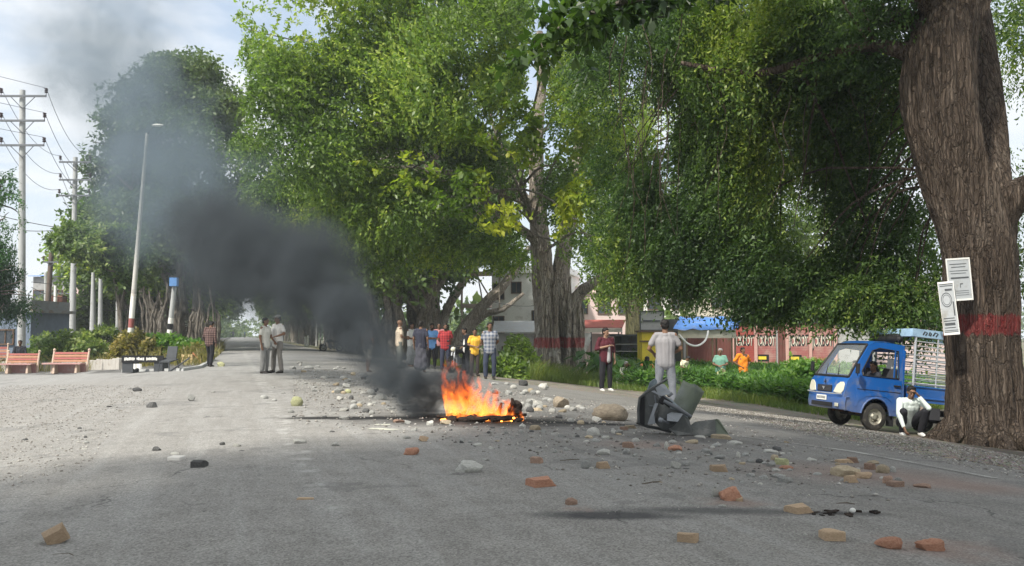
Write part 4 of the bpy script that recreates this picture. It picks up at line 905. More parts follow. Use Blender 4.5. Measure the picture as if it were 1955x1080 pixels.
# yellow booth with framed sign above
A = pt(1226, 690, 40); B_ = pt(1282, 690, 40); A.z = B_.z = float(gz(A.x, A.y)); T = empty('booth', A, 0, 'yellow painted booth with a faded framed sign on its roof', 'kiosk'); f5 = hframe(A, B_ - A); W5 = (B_ - A).length
z1_ = pt(1250, 634, 40).z - A.z
mb = MB(); fbox(mb, f5, 0, W5, 0, z1_, -1.5, 0); mb.build('wall', m_yellow, T)
mb = MB(); fbox(mb, f5, -.12, W5 + .12, z1_ - .45, z1_ - .38, .003, .10); fbox(mb, f5, -.1, W5 + .1, z1_ + .003, z1_ + .08, -1.6, .15); mb.build('trim', m_frame, T)
mb = MB(); fbox(mb, f5, -.02, W5 * .75, z1_ + .12, z1_ + .95, -.3, -.24); mb.build('sign_panel', m_grey, T)
mb = MB()
for a0, a1, b0, b1 in ((-.06, W5 * .79, .95, 1.0), (-.06, W5 * .79, .083, .12), (-.06, -.02, .12, .95), (W5 * .75, W5 * .79, .12, .95), (.1, W5 * .65, .50, .56)): fbox(mb, f5, a0, a1, z1_ + b0, z1_ + b1, -.34, -.18)
mb.build('sign_frame', m_dgrey, T)
# small white shop sign on a post between kiosk and trunk
A = ground(1196, 706); T = empty('shop_sign', A, 0, 'small white square sign on a thin post before the tin kiosk', 'sign'); mb = MB(); mb.tube([A, A + Vector((0, 0, 1.5))], .03, 6); mb.build('post', m_dgrey, T)
fs = hframe(A, (1, 0, 0)); mb = MB(); fbox(mb, fs, -.24, .24, .95, 1.75, .04, .07); mb.build('panel', m_whitep, T)
for z_, w_ in ((1.55, .12), (1.35, .15), (1.15, .14)): mb = MB(); fbox(mb, fs, -w_, w_, z_, z_ + .06, .071, .075); mb.build('lettering', m_dgrey, T)
# left side houses
house('house', 'long blue roofed building behind the poles on the left', 60, 134, 528, 92, 10, m_grey, 0, [(.2, .75, 1.4, 1.2), (.5, .75, 1.4, 1.2), (.8, .75, 1.4, 1.2)], 'slope', roofmat=m_blue)
house('house', 'pinkish brick house glimpsed between the poles and the sapling', 138, 192, 562, 84, 8, m_palepink, 0, [(.25, .8, .9, 1.1), (.7, .8, .9, 1.1), (.45, .5, .9, 1.1)], 'flat')
house('shed', 'dark bluish tin shed at the left edge behind the seated man', -60, 58, 596, 46, 4, pm('tin_blue', (.16, .20, .26), .6, .3, 3, .3, 12), 0, [(.6, .6, .8, .7)], 'flat', 'shed', roofmat=m_tin)
# ------------------------------------------------------------------ poles, wires, street furniture
m_conc = pm('pole_concrete', (.42, .43, .42), .9, .15, 3, .3, 30, dirt=(.28, .28, .27)); m_iron = pm('crossarm_iron', (.14, .15, .16), .6, .25, 8, .2, 40, metal=.4)
m_insul = pm('insulator_brown', (.06, .04, .04), .3, .2); m_wire = pm('wire_dark', (.05, .05, .055), .5, .1); m_poleW = pm('pole_wood', (.13, .10, .08), .85, .3, 8, .4, 30)
def steel_pole(name, label, pxb, pyt, Y, r0, r1, arms, mat, cat='utility pole', lean=0, group=None):
    """arms: (py, left px, right px, insulator pixel columns)"""
    b = pt(pxb, 640, Y); b.z = float(gz(b.x, b.y)); T = empty(name, b, 0, label, cat, group)
    tp = pt(pxb + lean, pyt, Y); mb = MB(); mb.tube([b - Vector((0, 0, .3)), b.lerp(tp, .5), tp], [r0, (r0 + r1) / 2, r1], 12); mb.build('pole', mat, T, smooth=True)
    tips = []
    for py, x0, x1, ins in arms:
        k_ = (py - pyt) / (640 - pyt); cxp = pxb + lean * (1 - k_); A = pt(x0, py, Y - r0 - .05); B_ = pt(x1, py, Y - r0 - .05)
        mb = MB(); mb.box((A + B_) / 2, ((B_ - A).length, .09, .10))
        c = pt(cxp, py + (x1 - x0) * .28, Y - r0 - .05)
        for E in (A.lerp(B_, .22), A.lerp(B_, .78)): mb.tube([E, c], .022, 5)
        o = mb.build('crossarm', m_iron, T)
        for ix in ins:
            q = pt(ix, py, Y - r0 - .05); m2_ = MB(); m2_.tube([q, q + Vector((0, 0, .42))], .02, 6)
            for z_ in (.20, .29, .38): m2_.ball(q + Vector((0, 0, z_)), (.10, .10, .045), 8, 4)
            oo = m2_.build('insulator', m_insul, None, origin=T.location); oo.parent = o; oo.location = (0, 0, 0); tips.append(q + Vector((0, 0, .42)))
    return T, tips
YA, YB, YC = 45., 56., 76.
Ta, ta = steel_pole('power_pole', 'tallest grey concrete power pole with three crossarms, at the left edge', 43, 172, YA, .20, .14, [(183, 0, 88, (2, 88)), (230, 0, 85, (2, 85)), (277, 0, 84, (2, 84))], m_conc)
Tb, tb = steel_pole('power_pole', 'second grey power pole with three crossarms, nearer the sapling', 139, 300, YB, .20, .14, [(309, 113, 174, (115, 172)), (343, 113, 174, (115, 172)), (373, 112, 172, (113, 170))], m_conc, lean=5)
Tc, tc = steel_pole('power_pole', 'third grey power pole mostly hidden behind the sapling', 190, 383, YC, .20, .14, [(395, 168, 212, (169, 211)), (415, 168, 212, (169, 211)), (433, 168, 212, (169, 211))], m_conc, lean=2)
Td, td = steel_pole('wooden_pole', 'dark timber pole with a single short crossarm left of the second power pole', 86, 482, 62, .22, .16, [(500, 82, 112, (83, 111))], m_poleW, lean=12)
for px_, top_, Y_, lab in ((178, 520, 60, 'plain grey pole right of the second power pole'), (192, 530, 55, 'thin pale pole directly behind the pale leaved bush'), (225, 530, 66, 'thin pale pole below the sapling canopy'), (106, 545, 66, 'short pale pole of the transformer stand')):
    steel_pole('utility_pole', lab, px_, top_, Y_, .16 if px_ != 178 else .26, .11, [], m_conc if px_ != 106 else m_whitep)
# transformer stand
b = pt(112, 640, 68); b.z = float(gz(b.x, b.y)); T = empty('transformer_stand', b, 0, 'brown transformer on a two legged stand behind the left poles', 'transformer'); z0 = b.z; k = 68 / F
mb = MB()
for dx in (-1.0, 1.0): mb.tube([b + Vector((dx, 0, 0)), pt(112, 520, 68) + Vector((dx, 0, 0))], .13, 8)
mb.build('leg', m_conc, T); mb = MB(); mb.box(pt(112, 592, 68), (2.6, .9, .12)); mb.box(pt(112, 560, 68), (2.8, .12, .12)); mb.box(pt(112, 528, 68), (2.8, .12, .12)); mb.build('beam', m_iron, T)
mb = MB(); mb.box(pt(112, 576, 68), (.95, .7, .95))
for i in range(7): mb.box(pt(112, 576, 68) + Vector((-.42 + .14 * i, -.38, 0)), (.03, .12, .8))
for i in range(3): mb.tube([pt(112, 576, 68) + Vector((-.25 + .25 * i, 0, .45)), pt(112, 576, 68) + Vector((-.25 + .25 * i, 0, .85))], .05, 6)
mb.build('transformer_tank', pm('tank_brown', (.22, .10, .07), .6), T)

def wire(label, A, B_, sag=.6, r=.016, n=14):
    mb = MB(); P = [A.lerp(B_, i / n) - Vector((0, 0, sag * 4 * (i / n) * (1 - i / n))) for i in range(n + 1)]; mb.tube(P, r, 5)
    tag(mb.build('power_line', m_wire, None, origin=tuple(A)), label, 'wire', 'power lines between the left poles')
nm = ['top left', 'top right', 'middle left', 'middle right', 'bottom left', 'bottom right']
off = Vector((-14.0, -30, 2.0))
for i in range(6):
    wire('power line at the %s insulators between the first and second power poles' % nm[i], ta[i], tb[i], .9, .014)
    wire('power line at the %s insulators between the second and third power poles' % nm[i], tb[i], tc[i], .8, .016)
    wire('power line running forward out of view from the %s insulator of the tallest pole' % nm[i], ta[i] + off, ta[i], .8, .012)
for i, (a_, b_, Ya, Yb) in enumerate((((-60, 395), (300, 445), 50, 55), ((-60, 418), (150, 432), 50, 60), ((60, 538), (320, 522), 60, 64), ((60, 548), (170, 562), 62, 66), ((110, 560), (250, 590), 60, 66))):
    wire(['high slack cable crossing behind the first power pole', 'lower slack cable crossing behind the first power pole', 'thick dark cable at the blue roof running right to the trees', 'thin cable from the transformer stand to the right', 'slack cable drooping between the thin pale poles'][i], pt(*a_, Ya), pt(*b_, Yb), .5, .022)
wire('dark cable strung between the leaning tree and the spreading tree', pt(640, 507, 42), pt(775, 493, 42), .1, .03)
wire('thin cable in front of the white house', pt(940, 575, 50), pt(1040, 580, 50), .2, .018)
# bracket arm behind onlookers
def banded_pole(name, label, pxb, pyb, pxt, pyt, r0, r1, bands, arm=None, cat='street lamp', extra=None, Yp=None):
    b = ground(pxb, pyb) if Yp is None else Vector((pt(pxb, pyb, Yp).x, Yp, float(gz(pt(pxb, pyb, Yp).x, Yp)))); tp = pt(pxt, pyt, b.y); T = empty(name, b, 0, label, cat); L_ = tp - b; mb = MB()
    def seg(mb, k0, k1, g_=0): mb.tube([b + L_ * k0, b + L_ * k1], [r0 + (r1 - r0) * k0 + g_, r0 + (r1 - r0) * k1 + g_], 14)
    mb.tube([b - L_.normalized() * .3, b + L_ * .33, b + L_ * .66, tp], [r0 * 1.02, r0 + (r1 - r0) * .33, r0 + (r1 - r0) * .66, r1], 14); mb.build('pole', m_conc if name != 'street_lamp' else pm('pole_pale', (.52, .51, .47), .8, .15, 4, .2, 30, dirt=(.36, .34, .3)), T, smooth=True)
    for k0, k1, mt in bands:
        mb = MB(); seg(mb, k0, k1, .004); mb.build('painted_band', mt, T, smooth=True)
    return T, b, L_, tp
m_redp = pm('paint_red', (.30, .10, .09), .7, .25, 5, .1, 30, dirt=(.3, .16, .13))
T, b, L_, tp = banded_pole('street_lamp', 'tall leaning pale street lamp with a red band, behind the black board', 244, 682, 281, 254, .12, .065, [(.05, .165, m_whitep), (.167, .205, m_redp), (.207, .31, m_whitep)], Yp=37.)
mb = MB(); e = tp + Vector((.45, -.3, .22)); mb.tube([tp - Vector((0, 0, .1)), tp + Vector((.15, -.1, .12)), e], [.03, .025, .02], 6); mb.build('arm', m_iron, T)
mb = MB(); mb.ball(e + Vector((.16, -.1, .03)), (.26, .10, .06), 10, 6); mb.build('lamp_head', m_whitep, T, smooth=True)
T, b, L_, tp = banded_pole('utility_pole', 'leaning pole banded white and black with a blue box on top', 318, 676, 333, 548, .13, .11, [(.34, .42, m_whitep), (.422, .50, m_black), (.502, .58, m_whitep)], cat='utility pole', Yp=43.)
mb = MB(); mb.box(tp + Vector((.05, -.2, .25)), (.36, .26, .42)); mb.build('meter_box', pm('box_blue', (.12, .28, .60), .5, .15), T, bevel=.0)
mb = MB(); mb.box(tp + Vector((.05, -.19, .53)), (.42, .34, .04)); mb.build('box_lid', m_dgrey, T)
for px_, py_, top_, lab, mt, r_ in ((287, 668, 614, 'short grey post with white painted bands left of the banded pole', m_whitep, .12), (305, 668, 625, 'short post with a red painted top among the banyan roots', m_redp, .11), (277, 664, 600, 'thin white post with a small cap left of the short banded posts', m_whitep, .06)):
    b = ground(px_, py_); h = (py_ - top_) * b.y / F; T = empty('roadside_post', b, 0, lab, 'post'); mb = MB(); mb.tube([b - Vector((0, 0, .2)), b + Vector((0, 0, h))], r_, 10); mb.build('shaft', m_conc, T, smooth=True)
    mb = MB(); mb.tube([b + Vector((0, 0, h * .72)), b + Vector((0, 0, h * 1.02))], r_ + .006, 10); mb.tube([b + Vector((0, 0, h * .35)), b + Vector((0, 0, h * .55))], r_ + .006, 10); mb.build('painted_band', mt, T, smooth=True)
    if px_ == 277: mb = MB(); mb.box(b + Vector((0, 0, h * 1.05)), (.5, .3, .08)); mb.build('cap', m_whitep, T)
b = ground(352, 668); T = empty('notice_board', b, 0, 'small weathered white notice board with dark lines before the aerial roots', 'sign'); h = (668 - 632) * b.y / F; k = b.y / F
f = hframe(b, (1, .1, 0)); mb = MB(); mb.tube([b, b + Vector((0, 0, h))], .04, 6); mb.build('post', m_wood, T)
mb = MB(); fbox(mb, f, -6 * k, 6 * k, h, h + 20 * k, .05, .08); mb.build('panel', m_whitep, T)
mb = MB(); [fbox(mb, f, -4.6 * k, 4.6 * k, h + z_ * k, h + (z_ + 1.5) * k, .081, .085) for z_ in (3, 6.5, 10, 14)]; mb.build('lettering', m_dgrey, T)
# row of little white roadside stones on the far right kerb
gb = ground(640, 664)
for i, (px_, top_) in enumerate(((583, 642), (588, 640), (604, 617), (612, 643), (618, 643))):
    b = ground(px_, 661); h = (661 - top_) * b.y / F; mb = MB(); mb.tube([b, b + Vector((0, 0, h * .9)), b + Vector((0, 0, h))], [.13, .12, .06], 8)
    tag(mb.build('guard_stone', m_whitep if i != 2 else m_conc, None, smooth=True, origin=tuple(b)), ['leftmost white guard stone at the far right kerb', 'second white guard stone, close against the leftmost one', 'tall thin pale post among the far guard stones', 'fourth white guard stone from the left at the far kerb', 'rightmost white guard stone at the far right kerb'][i], 'post', 'guard stones on the far kerb')
# kerb and low wall on the left
def lowwall(label, P, h, w, mat, nb):
    mb = MB()
    for i in range(len(P) - 1):
        A, B_ = P[i], P[i + 1]; d = B_ - A; n_ = max(1, int(d.length / nb)); a = math.atan2(d.y, d.x)
        for j in range(n_):
            c = A + d * ((j + .5) / n_); hh_ = h * random.uniform(.93, 1.05); mb.box((c.x, c.y, float(gz(c.x, c.y)) + hh_ / 2 - .05), (d.length / n_ - .025, w * random.uniform(.95, 1.03), hh_), Matrix.Rotation(a, 3, 'Z'))
    return tag(mb.build('low_wall', mat, None, bevel=.01, origin=tuple(P[0])), label, 'wall')
m_block = pm('block_whitewashed', (.42, .40, .36), .9, .2, 3, .5, 20, dirt=(.26, .22, .18))
lowwall('low wall of weathered whitewashed blocks behind the benches', [ground(-60, 709), ground(60, 708), ground(160, 706), ground(232, 705)], .48, .22, m_block, .42)
mb = MB(); P = [ground(232, 711), ground(350, 708.5), ground(385, 703), ground(404, 692), ground(410, 680), ground(422, 664), ground(432, 655)]; P = [p for p in P]
V_ = []
for p in P:
    n_ = Vector((-1, .4, 0)).normalized() if p is not P[0] else Vector((0, 1, 0)); V_ += [p + Vector((0, 0, -.05)), p + Vector((0, 0, .10)), p + n_ * .16 + Vector((0, 0, .10)), p + n_ * .16 + Vector((0, 0, -.05))]
mb.add(V_, [(4 * i + a, 4 * i + (a + 1) % 4, 4 * i + 4 + (a + 1) % 4, 4 * i + 4 + a) for i in range(len(P) - 1) for a in range(4)] + [(0, 1, 2, 3), (4 * len(P) - 1, 4 * len(P) - 2, 4 * len(P) - 3, 4 * len(P) - 4)])
tag(mb.build('kerb', m_conc, None, origin=tuple(P[0])), 'pale kerb curving round the planted corner', 'kerb', kind='structure')

# benches: slatted back, slab seat, two legs
m_slat1 = pm('slat_orange', (.50, .27, .17), .6, .2, 4, .2, 30, dirt=(.42, .28, .18)); m_slat2 = pm('slat_red', (.42, .15, .13), .6, .2, 4, .2, 30); m_slab = pm('bench_pinkish_concrete', (.42, .24, .22), .85, .2, 4, .3, 30, dirt=(.46, .38, .34)); m_pinkleg = pm('bench_leg_cream', (.55, .42, .33), .8, .2)
def bench(px, py, w, label, rz=0, h=.86):
    b = ground(px, py); T = empty('bench', b, R(rz), label, 'bench', 'slatted benches by the low wall'); hw = w / 2; s_ = h / .86
    for i in range(4):
        mb = MB(); mb.box((0, .30 + .03 * i, (.50 + .105 * i) * s_), (w * .96, .03, .085 * s_)); mb.build('slat', [m_slat1, m_slat2][i % 2], T, world=False, bevel=.006)
    mb = MB(); mb.box((-.1, 0, .40 * s_), (w * 1.08, .44, .06)); mb.build('seat', m_slab, T, world=False, bevel=.012)
    for sx in (-1, 1):
        mb = MB(); mb.box((sx * hw * .62, .02, .185 * s_), (.10, .34, .37 * s_), taper=.7); mb.build('leg', m_pinkleg, T, world=False, bevel=.01)
        mb = MB(); mb.tube([(sx * hw * .98, .26, 0), (sx * hw * .98, .32, .5 * s_), (sx * hw * .98, .42, .92 * s_)], [.045, .045, .04], 8); mb.ball((sx * hw * .98, .42, .95 * s_), .06, 8, 6); mb.build('backrest_post', m_pinkleg, T, world=False, smooth=True)
    mb = MB(); mb.box((0, .27, .19 * s_), (w * .9, .05, .36 * s_)); mb.build('rear_panel', m_slab, T, world=False); return T
bench(126, 713, 1.45, 'red and orange slatted bench with pinkish slab seat, complete in view'); bench(35, 713, 1.35, 'slatted bench cut by the left edge, in front of the seated man', 2)
bench(-20, 708, 1.3, 'orange backed bench behind the left edge, mostly out of view', 12, 1.15)
# black board with white lettering, leaning
b = ground(274, 711); k = b.y / F; T = empty('notice_board', b, R(2), 'wide black board with white writing standing at the kerb', 'sign')
for q_ in (((-27 * k, .12, 15 * k), (21 * k, .5, 30 * k)), ((30 * k, .12, 14 * k), (17 * k, .5, 28 * k))): mb = MB(); mb.box(*q_); mb.build('support', m_dgrey, T, world=False, bevel=.01)
mb = MB(); mb.box((1 * k, -.14, 26 * k), (78 * k, .05, 13 * k)); mb.build('panel', m_black, T, world=False)
mb = MB()
for x0_, x1_ in ((-33, -15), (-10, 3), (8, 26)):
    x_ = x0_
    while x_ < x1_: w_ = random.uniform(1.8, 3.4); mb.box(((x_ + w_ / 2) * k, -.169, (26 + random.uniform(-.6, .6)) * k), (w_ * .78 * k, .006, random.uniform(3.5, 6) * k)); x_ += w_
mb.build('lettering', m_whitep, T, world=False)
mb = MB(); V_ = [((-15 + 15 * (i / 5)) * k, -.18 - .02 * math.sin(i * 2), (17 - 9 * j - (1.6 * math.sin(i * 1.9) if j else 0)) * k) for i in range(6) for j in range(2)]
mb.add(V_, [(2 * i, 2 * i + 1, 2 * i + 3, 2 * i + 2) for i in range(5)]); mb.build('torn_poster', m_whitep, T, world=False)
b = ground(322, 709); T = empty('chair', b, R(-20), 'broken dark chair lying beside the black board', 'chair'); k = b.y / F
mb = MB(); mb.box((0, 0, .36), (.42, .42, .04), Matrix.Rotation(R(12), 3, 'X')); mb.build('seat', m_dgrey, T, world=False)
mb = MB(); mb.box((-.05, .2, .62), (.40, .03, .42), Matrix.Rotation(R(-10), 3, 'X')); mb.build('backrest', m_dgrey, T, world=False)
for sx, sy in ((-1, -1), (1, -1), (-1, 1), (1, 1)):
    mb = MB(); mb.tube([(sx * .19, sy * .19, .36), (sx * .22, sy * .24, 0)], .018, 6); mb.build('leg', m_dgrey, T, world=False)
mb = MB(); mb.tube([(.15, -.1, .02), (.75, .1, .45)], .025, 6); mb.build('loose_bar', m_dgrey, T, world=False)
b = ground(363, 694); T = empty('crate', b, R(-15), 'small yellowish slatted crate tipped in the grass behind the kerb', 'crate'); m_crate = pm('crate_yellow', (.56, .42, .22), .7, .2)
mb = MB()
for z_ in (.07, .20, .33): mb.box((0, -.22, z_), (.5, .02, .09)); mb.box((0, .22, z_), (.5, .02, .09))
mb.build('slat', m_crate, T, world=False); mb = MB(); [mb.box((sx * .24, 0, .2), (.03, .44, .40)) for sx in (-1, 1)]; mb.build('end_panel', m_crate, T, world=False)
mb = MB(); mb.tube([(.25, -.2, .45), (.62, -.1, .04)], .03, 5); mb.build('broken_slat', pm('slat_reddish', (.5, .2, .1)), T, world=False)
# placards tied on the trees behind the onlookers
for px_, py_, w_, h_, lab, rz in ((792, 605, 13, 14, 'smaller white placard above the onlookers heads', 5), (808, 598, 17, 24, 'larger white placard nailed above the man in navy', -8)):
    Yp = b3.y - .9; c = pt(px_, py_, Yp); k = Yp / F; f = hframe(c, (math.cos(R(rz)), math.sin(R(rz)), 0)); T = empty('placard', c, 0, lab, 'sign')
    mb = MB(); mb.plate([(-w_ * .5 * k, -h_ * .5 * k), (w_ * .5 * k, -h_ * .52 * k), (w_ * .4 * k, h_ * .4 * k), (-w_ * .45 * k, h_ * .5 * k)], .02, f); mb.build('panel', m_whitep, T)
    mb = MB(); mb.tube([Vector((c.x, c.y + .06, c.z + h_ * .5 * k)), Vector((c.x, c.y + .06, float(gz(c.x, c.y))))], .03, 6); mb.build('post', m_wood, T)
# posters on the big trunk
m_post = pm('poster_grey_white', (.42, .44, .45), .7, .15, 5, .1, 30, dirt=(.32, .31, .28)); m_ink = pm('poster_ink', (.08, .085, .09), .7, .2)
def poster(label, px, py, wpx, hpx, roll, Y, yaw, bars, ring=None):
    c = pt(px, py, Y); k = Y / F; T = empty('poster', c, 0, label, 'poster'); r_ = Matrix.Rotation(R(yaw), 3, 'Z') @ Matrix.Rotation(R(roll), 3, 'Y')
    def f(a, b, t_): return c + r_ @ Vector((a * wpx * k, -t_, b * hpx * k))
    mb = MB(); mb.plate([(-.5, -.5), (.5, -.5), (.5, .5), (-.5, .5)], .015, f); mb.build('panel', m_post, T)
    mb = MB(); w_ = .03
    for O in ([(-.51, -.51), (.51, -.51), (.51, -.47), (-.51, -.47)], [(-.51, .47), (.51, .47), (.51, .51), (-.51, .51)], [(.47, -.47), (.51, -.47), (.51, .47), (.47, .47)], [(-.51, -.47), (-.48, -.47), (-.48, .47), (-.51, .47)]): mb.plate(O, .022, f)
    mb.build('border', m_whitep, T)
    mb = MB()
    for a0, a1, b0, b1 in bars: mb.plate([(a0, b0), (a1, b0), (a1, b1), (a0, b1)], .019, f)
    if ring:
        rx_, ry_, cx_, cy_ = ring
        for q, w2 in ((1, .10), (.72, .06)):
            for i in range(20):
                a, b_ = 2 * math.pi * i / 20, 2 * math.pi * (i + 1) / 20; mb.plate([(cx_ + rx_ * q * math.cos(a), cy_ + ry_ * q * math.sin(a)), (cx_ + rx_ * q * math.cos(b_), cy_ + ry_ * q * math.sin(b_)), (cx_ + rx_ * (q - w2) * math.cos(b_), cy_ + ry_ * (q - w2) * math.sin(b_)), (cx_ + rx_ * (q - w2) * math.cos(a), cy_ + ry_ * (q - w2) * math.sin(a))], .019, f)
    mb.build('print', m_ink, T)
tr = lambda y: Y1 - 74 * Y1 / F - .03
poster('upper tilted grey poster with ruled dark lines on the big trunk', 1831, 533, 47, 80, -4, tr(0), 6, [(-.38, .35, .36, .375), (-.32, .30, .29, .305), (-.40, .38, .20, .212), (-.36, .30, .14, .152), (-.38, .40, .02, .055), (.0, .12, -.12, -.10), (.0, .02, -.2, -.12)] + [(-.2, .35, -.28 - .05 * i, -.272 - .05 * i) for i in range(3)])
poster('lower narrow poster with a round emblem overhanging the big trunk edge', 1811, 588, 27, 100, -5, tr(0) - .06, -25, [(-.4, .42, .42, .435), (-.4, .42, .455, .47), (-.1, .35, .33, .37), (.3, .38, -.15, .12), (-.4, .3, -.20, -.185), (-.4, .35, -.25, -.235), (-.35, .3, -.33, -.28), (-.4, .3, -.38, -.365), (-.4, .42, -.43, -.42), (-.42, .42, -.46, -.45)], (.34, .14, -.06, .16))
# ------------------------------------------------------------------ people
def vox(mb, size, smooth=3, name='body', wr=0., wf=9.):
    """union of closed shapes as one continuous surface"""
    me = mb.mesh(name); o = bpy.data.objects.new('tmp', me); COL.objects.link(o)
    md = o.modifiers.new('r', 'REMESH'); md.mode = 'VOXEL'; md.voxel_size = size; md.use_smooth_shade = True
    ms = o.modifiers.new('s', 'SMOOTH'); ms.factor = .5; ms.iterations = smooth
    dg = bpy.context.evaluated_depsgraph_get(); ev = o.evaluated_get(dg)
    out = bpy.data.meshes.new_from_object(ev); bpy.data.objects.remove(o); bpy.data.meshes.remove(me); out.name = name
    if wr:
        n = len(out.vertices); co = np.zeros(n * 3); out.vertices.foreach_get('co', co); co = co.reshape(-1, 3); no = np.zeros(n * 3); out.vertices.foreach_get('normal', no); no = no.reshape(-1, 3)
        co2 = co * np.array([[1, 1, .8]]); co += no * (nz(co2, wf * 2.2, 77) * .6 + nz(co2, wf * 4, 78) * .4)[:, None] * wr
        out.vertices.foreach_set('co', co.ravel())
    for p in out.polygons: p.use_smooth = True
    return out
m_skin = pm('skin_brown', (.19, .105, .065), .55, .1, 6, .05, 60); m_skin2 = pm('skin_light_brown', (.30, .18, .12), .55, .1, 6, .05, 60)
m_hair = pm('hair_black', (.012, .010, .009), .6, .3, 30, .3, 90); m_hairg = pm('hair_grey', (.30, .29, .28), .7, .2, 30); m_shoe = pm('shoe_dark', (.03, .025, .022), .5, .2); m_shoew = pm('shoe_white', (.62, .61, .58), .6, .1)
m_eye = pm('eye_dark', (.01, .008, .008), .3, 0, bump=0); m_lip = pm('lip', (.20, .08, .07), .5, 0, bump=0)
def cloth(name, col, **k): return pm('cloth_' + name, col, .9, k.get('var', .12), k.get('scale', 5), .35, 120)
def checks(name, c1, c2, c3, s=14):
    m, t, out = new_mat('cloth_' + name); co = t.node('ShaderNodeTexCoord').outputs['Object']; X = t.sep(co)
    a = t.m('GREATER_THAN', t.m('FRACT', t.m('MULTIPLY', X[0], s)), .5); b = t.m('GREATER_THAN', t.m('FRACT', t.m('MULTIPLY', X[2], s)), .5)
    c = t.mix(t.m('MULTIPLY', a, b), t.mix(t.m('MAXIMUM', a, b), c1, c2), c3); c = t.mix(.25, c, t.noise(co, 12, 3), 'MULTIPLY')
    principled(t, out, c, .9, 0, .2); return m
V3_ = Vector
def person(label, px, py, hpx, rz, shirt, pants, P={}, skin=None, vs=.012, sleeve='short', bottom='trousers', hair=None, shoe=None, cap=None, beard=False, at=None, parent_scale=None, tuck=False, group=None, openshirt=None):
    b = at if at is not None else ground(px, py); s_ = parent_scale or hpx * b.y / F / 1.70
    T = empty('person', b, R(rz), label, 'person', group); T.scale = (s_, s_, s_); skin = skin or m_skin
    J = dict(pel=(0, 0, .93), che=(0, 0, 1.26), nec=(0, .005, 1.44), hea=(0, -.015, 1.585), sL=(.185, 0, 1.395), sR=(-.185, 0, 1.395), eL=(.235, .03, 1.12), eR=(-.235, .03, 1.12), wL=(.24, -.05, .87), wR=(-.24, -.05, .87),
             hL=(.095, 0, .90), hR=(-.095, 0, .90), kL=(.11, -.02, .49), kR=(-.11, -.02, .49), aL=(.12, .02, .085), aR=(-.12, .02, .085), fL=(.01, -.17, 0), fR=(-.01, -.17, 0), look=(0, -1, 0), grip=.5)
    J.update(P); q = {k: (Vector(v) if isinstance(v, tuple) else v) for k, v in J.items()}
    lat = (q['sL'] - q['sR']).normalized(); look = q['look'].normalized(); upv = (q['hea'] - q['nec']).normalized(); side = look.cross(upv).normalized(); fz = side.cross(look).normalized()
    HR = Matrix((side, look, fz)).transposed()
    def hp(x, y, z): return q['hea'] + side * x + look * y + fz * z
    mb = MB()
    # torso
    for sx in (-1, 1):
        mb.cap(q['pel'] + lat * sx * .065, .098, q['pel'].lerp(q['che'], .45) + lat * sx * .062, .088); mb.cap(q['pel'].lerp(q['che'], .45) + lat * sx * .062, .088, q['che'] + lat * sx * .08, .098); mb.cap(q['che'] + lat * sx * .08, .098, q['nec'] + lat * sx * .07 - Vector((0, 0, .05)), .062)
        S = q['sL' if sx > 0 else 'sR']; E = q['eL' if sx > 0 else 'eR']; Wp = q['wL' if sx > 0 else 'wR']
        mb.cap(q['nec'] + lat * sx * .05 - (q['nec'] - q['che']) * .15, .045, S, .054); mb.cap(S, .052, E, .040); mb.cap(E, .040, Wp, .026)
        # hand: palm, four fingers, thumb
        hd = (Wp - E).normalized(); hdv = (hd + Vector(q.get('hd' + ('L' if sx > 0 else 'R'), Vector((0, 0, 0))))).normalized()
        w = (lat - hdv * lat.dot(hdv)); w = w.normalized() if w.length > .1 else Vector((0, 1, 0)); nn = hdv.cross(w).normalized(); fw = nn if abs(hdv.z) > .5 else w
        pn = hdv.cross(fw).normalized(); pc = Wp + hdv * .05; inw = -pn if pn.dot(q['pel'] - Wp) < 0 else pn
        for j in (-1.4, -.5, .5, 1.4): mb.cap(Wp + fw * j * .010, .017, Wp + hdv * .085 + fw * j * .020, .012)
        for j, L_ in ((-1.5, .062), (-.5, .075), (.5, .078), (1.5, .066)):
            a0 = Wp + hdv * .088 + fw * j * .0195; a1 = a0 + (hdv + inw * .35 * q['grip'] + fw * j * .05).normalized() * L_ * .55; a2 = a1 + (hdv + inw * 1.6 * q['grip']).normalized() * L_ * .5; mb.cap(a0, .0098, a1, .0090); mb.cap(a1, .0090, a2, .0078)
        th0 = Wp + hdv * .03 - fw * .022; mb.cap(th0, .012, th0 + (hdv * .7 - fw * .6 + inw * .3).normalized() * .05, .010); mb.cap(th0 + (hdv * .7 - fw * .6 + inw * .3).normalized() * .05, .0098, th0 + (hdv * 1.3 - fw * .7 + inw * .6).normalized() * .075, .0085)
        H_, K, A, Fo = [q[x + ('L' if sx > 0 else 'R')] for x in 'hkaf']
        mb.cap(H_, .082, K, .056); mb.cap(K, .054, K.lerp(A, .35), .053); mb.cap(K.lerp(A, .35), .052, A, .036)
        mb.cap(A - Vector((0, 0, .035)), .040, A + Fo * .6 + Vector((0, 0, -.05)), .034); mb.cap(A + Fo * .6 + Vector((0, 0, -.05)), .034, A + Fo + Vector((0, 0, -.06)), .024)
    mb.cap(q['nec'] - upv * .07, .062, q['hea'] - fz * .06 + look * -.01, .052)
    mb.ball(hp(0, -.008, .025), (.073, .092, .088), 14, 10, HR); mb.ball(hp(0, .022, -.052), (.054, .060, .062), 12, 8, HR); mb.ball(hp(0, .060, -.088), (.022, .020, .018), 8, 6, HR)
    mb.cap(hp(0, .083, .022), .009, hp(0, .104, -.018), .0145); mb.ball(hp(0, .078, -.052), (.024, .014, .010), 8, 6, HR); mb.ball(hp(0, .076, .045), (.05, .014, .012), 10, 6, HR)
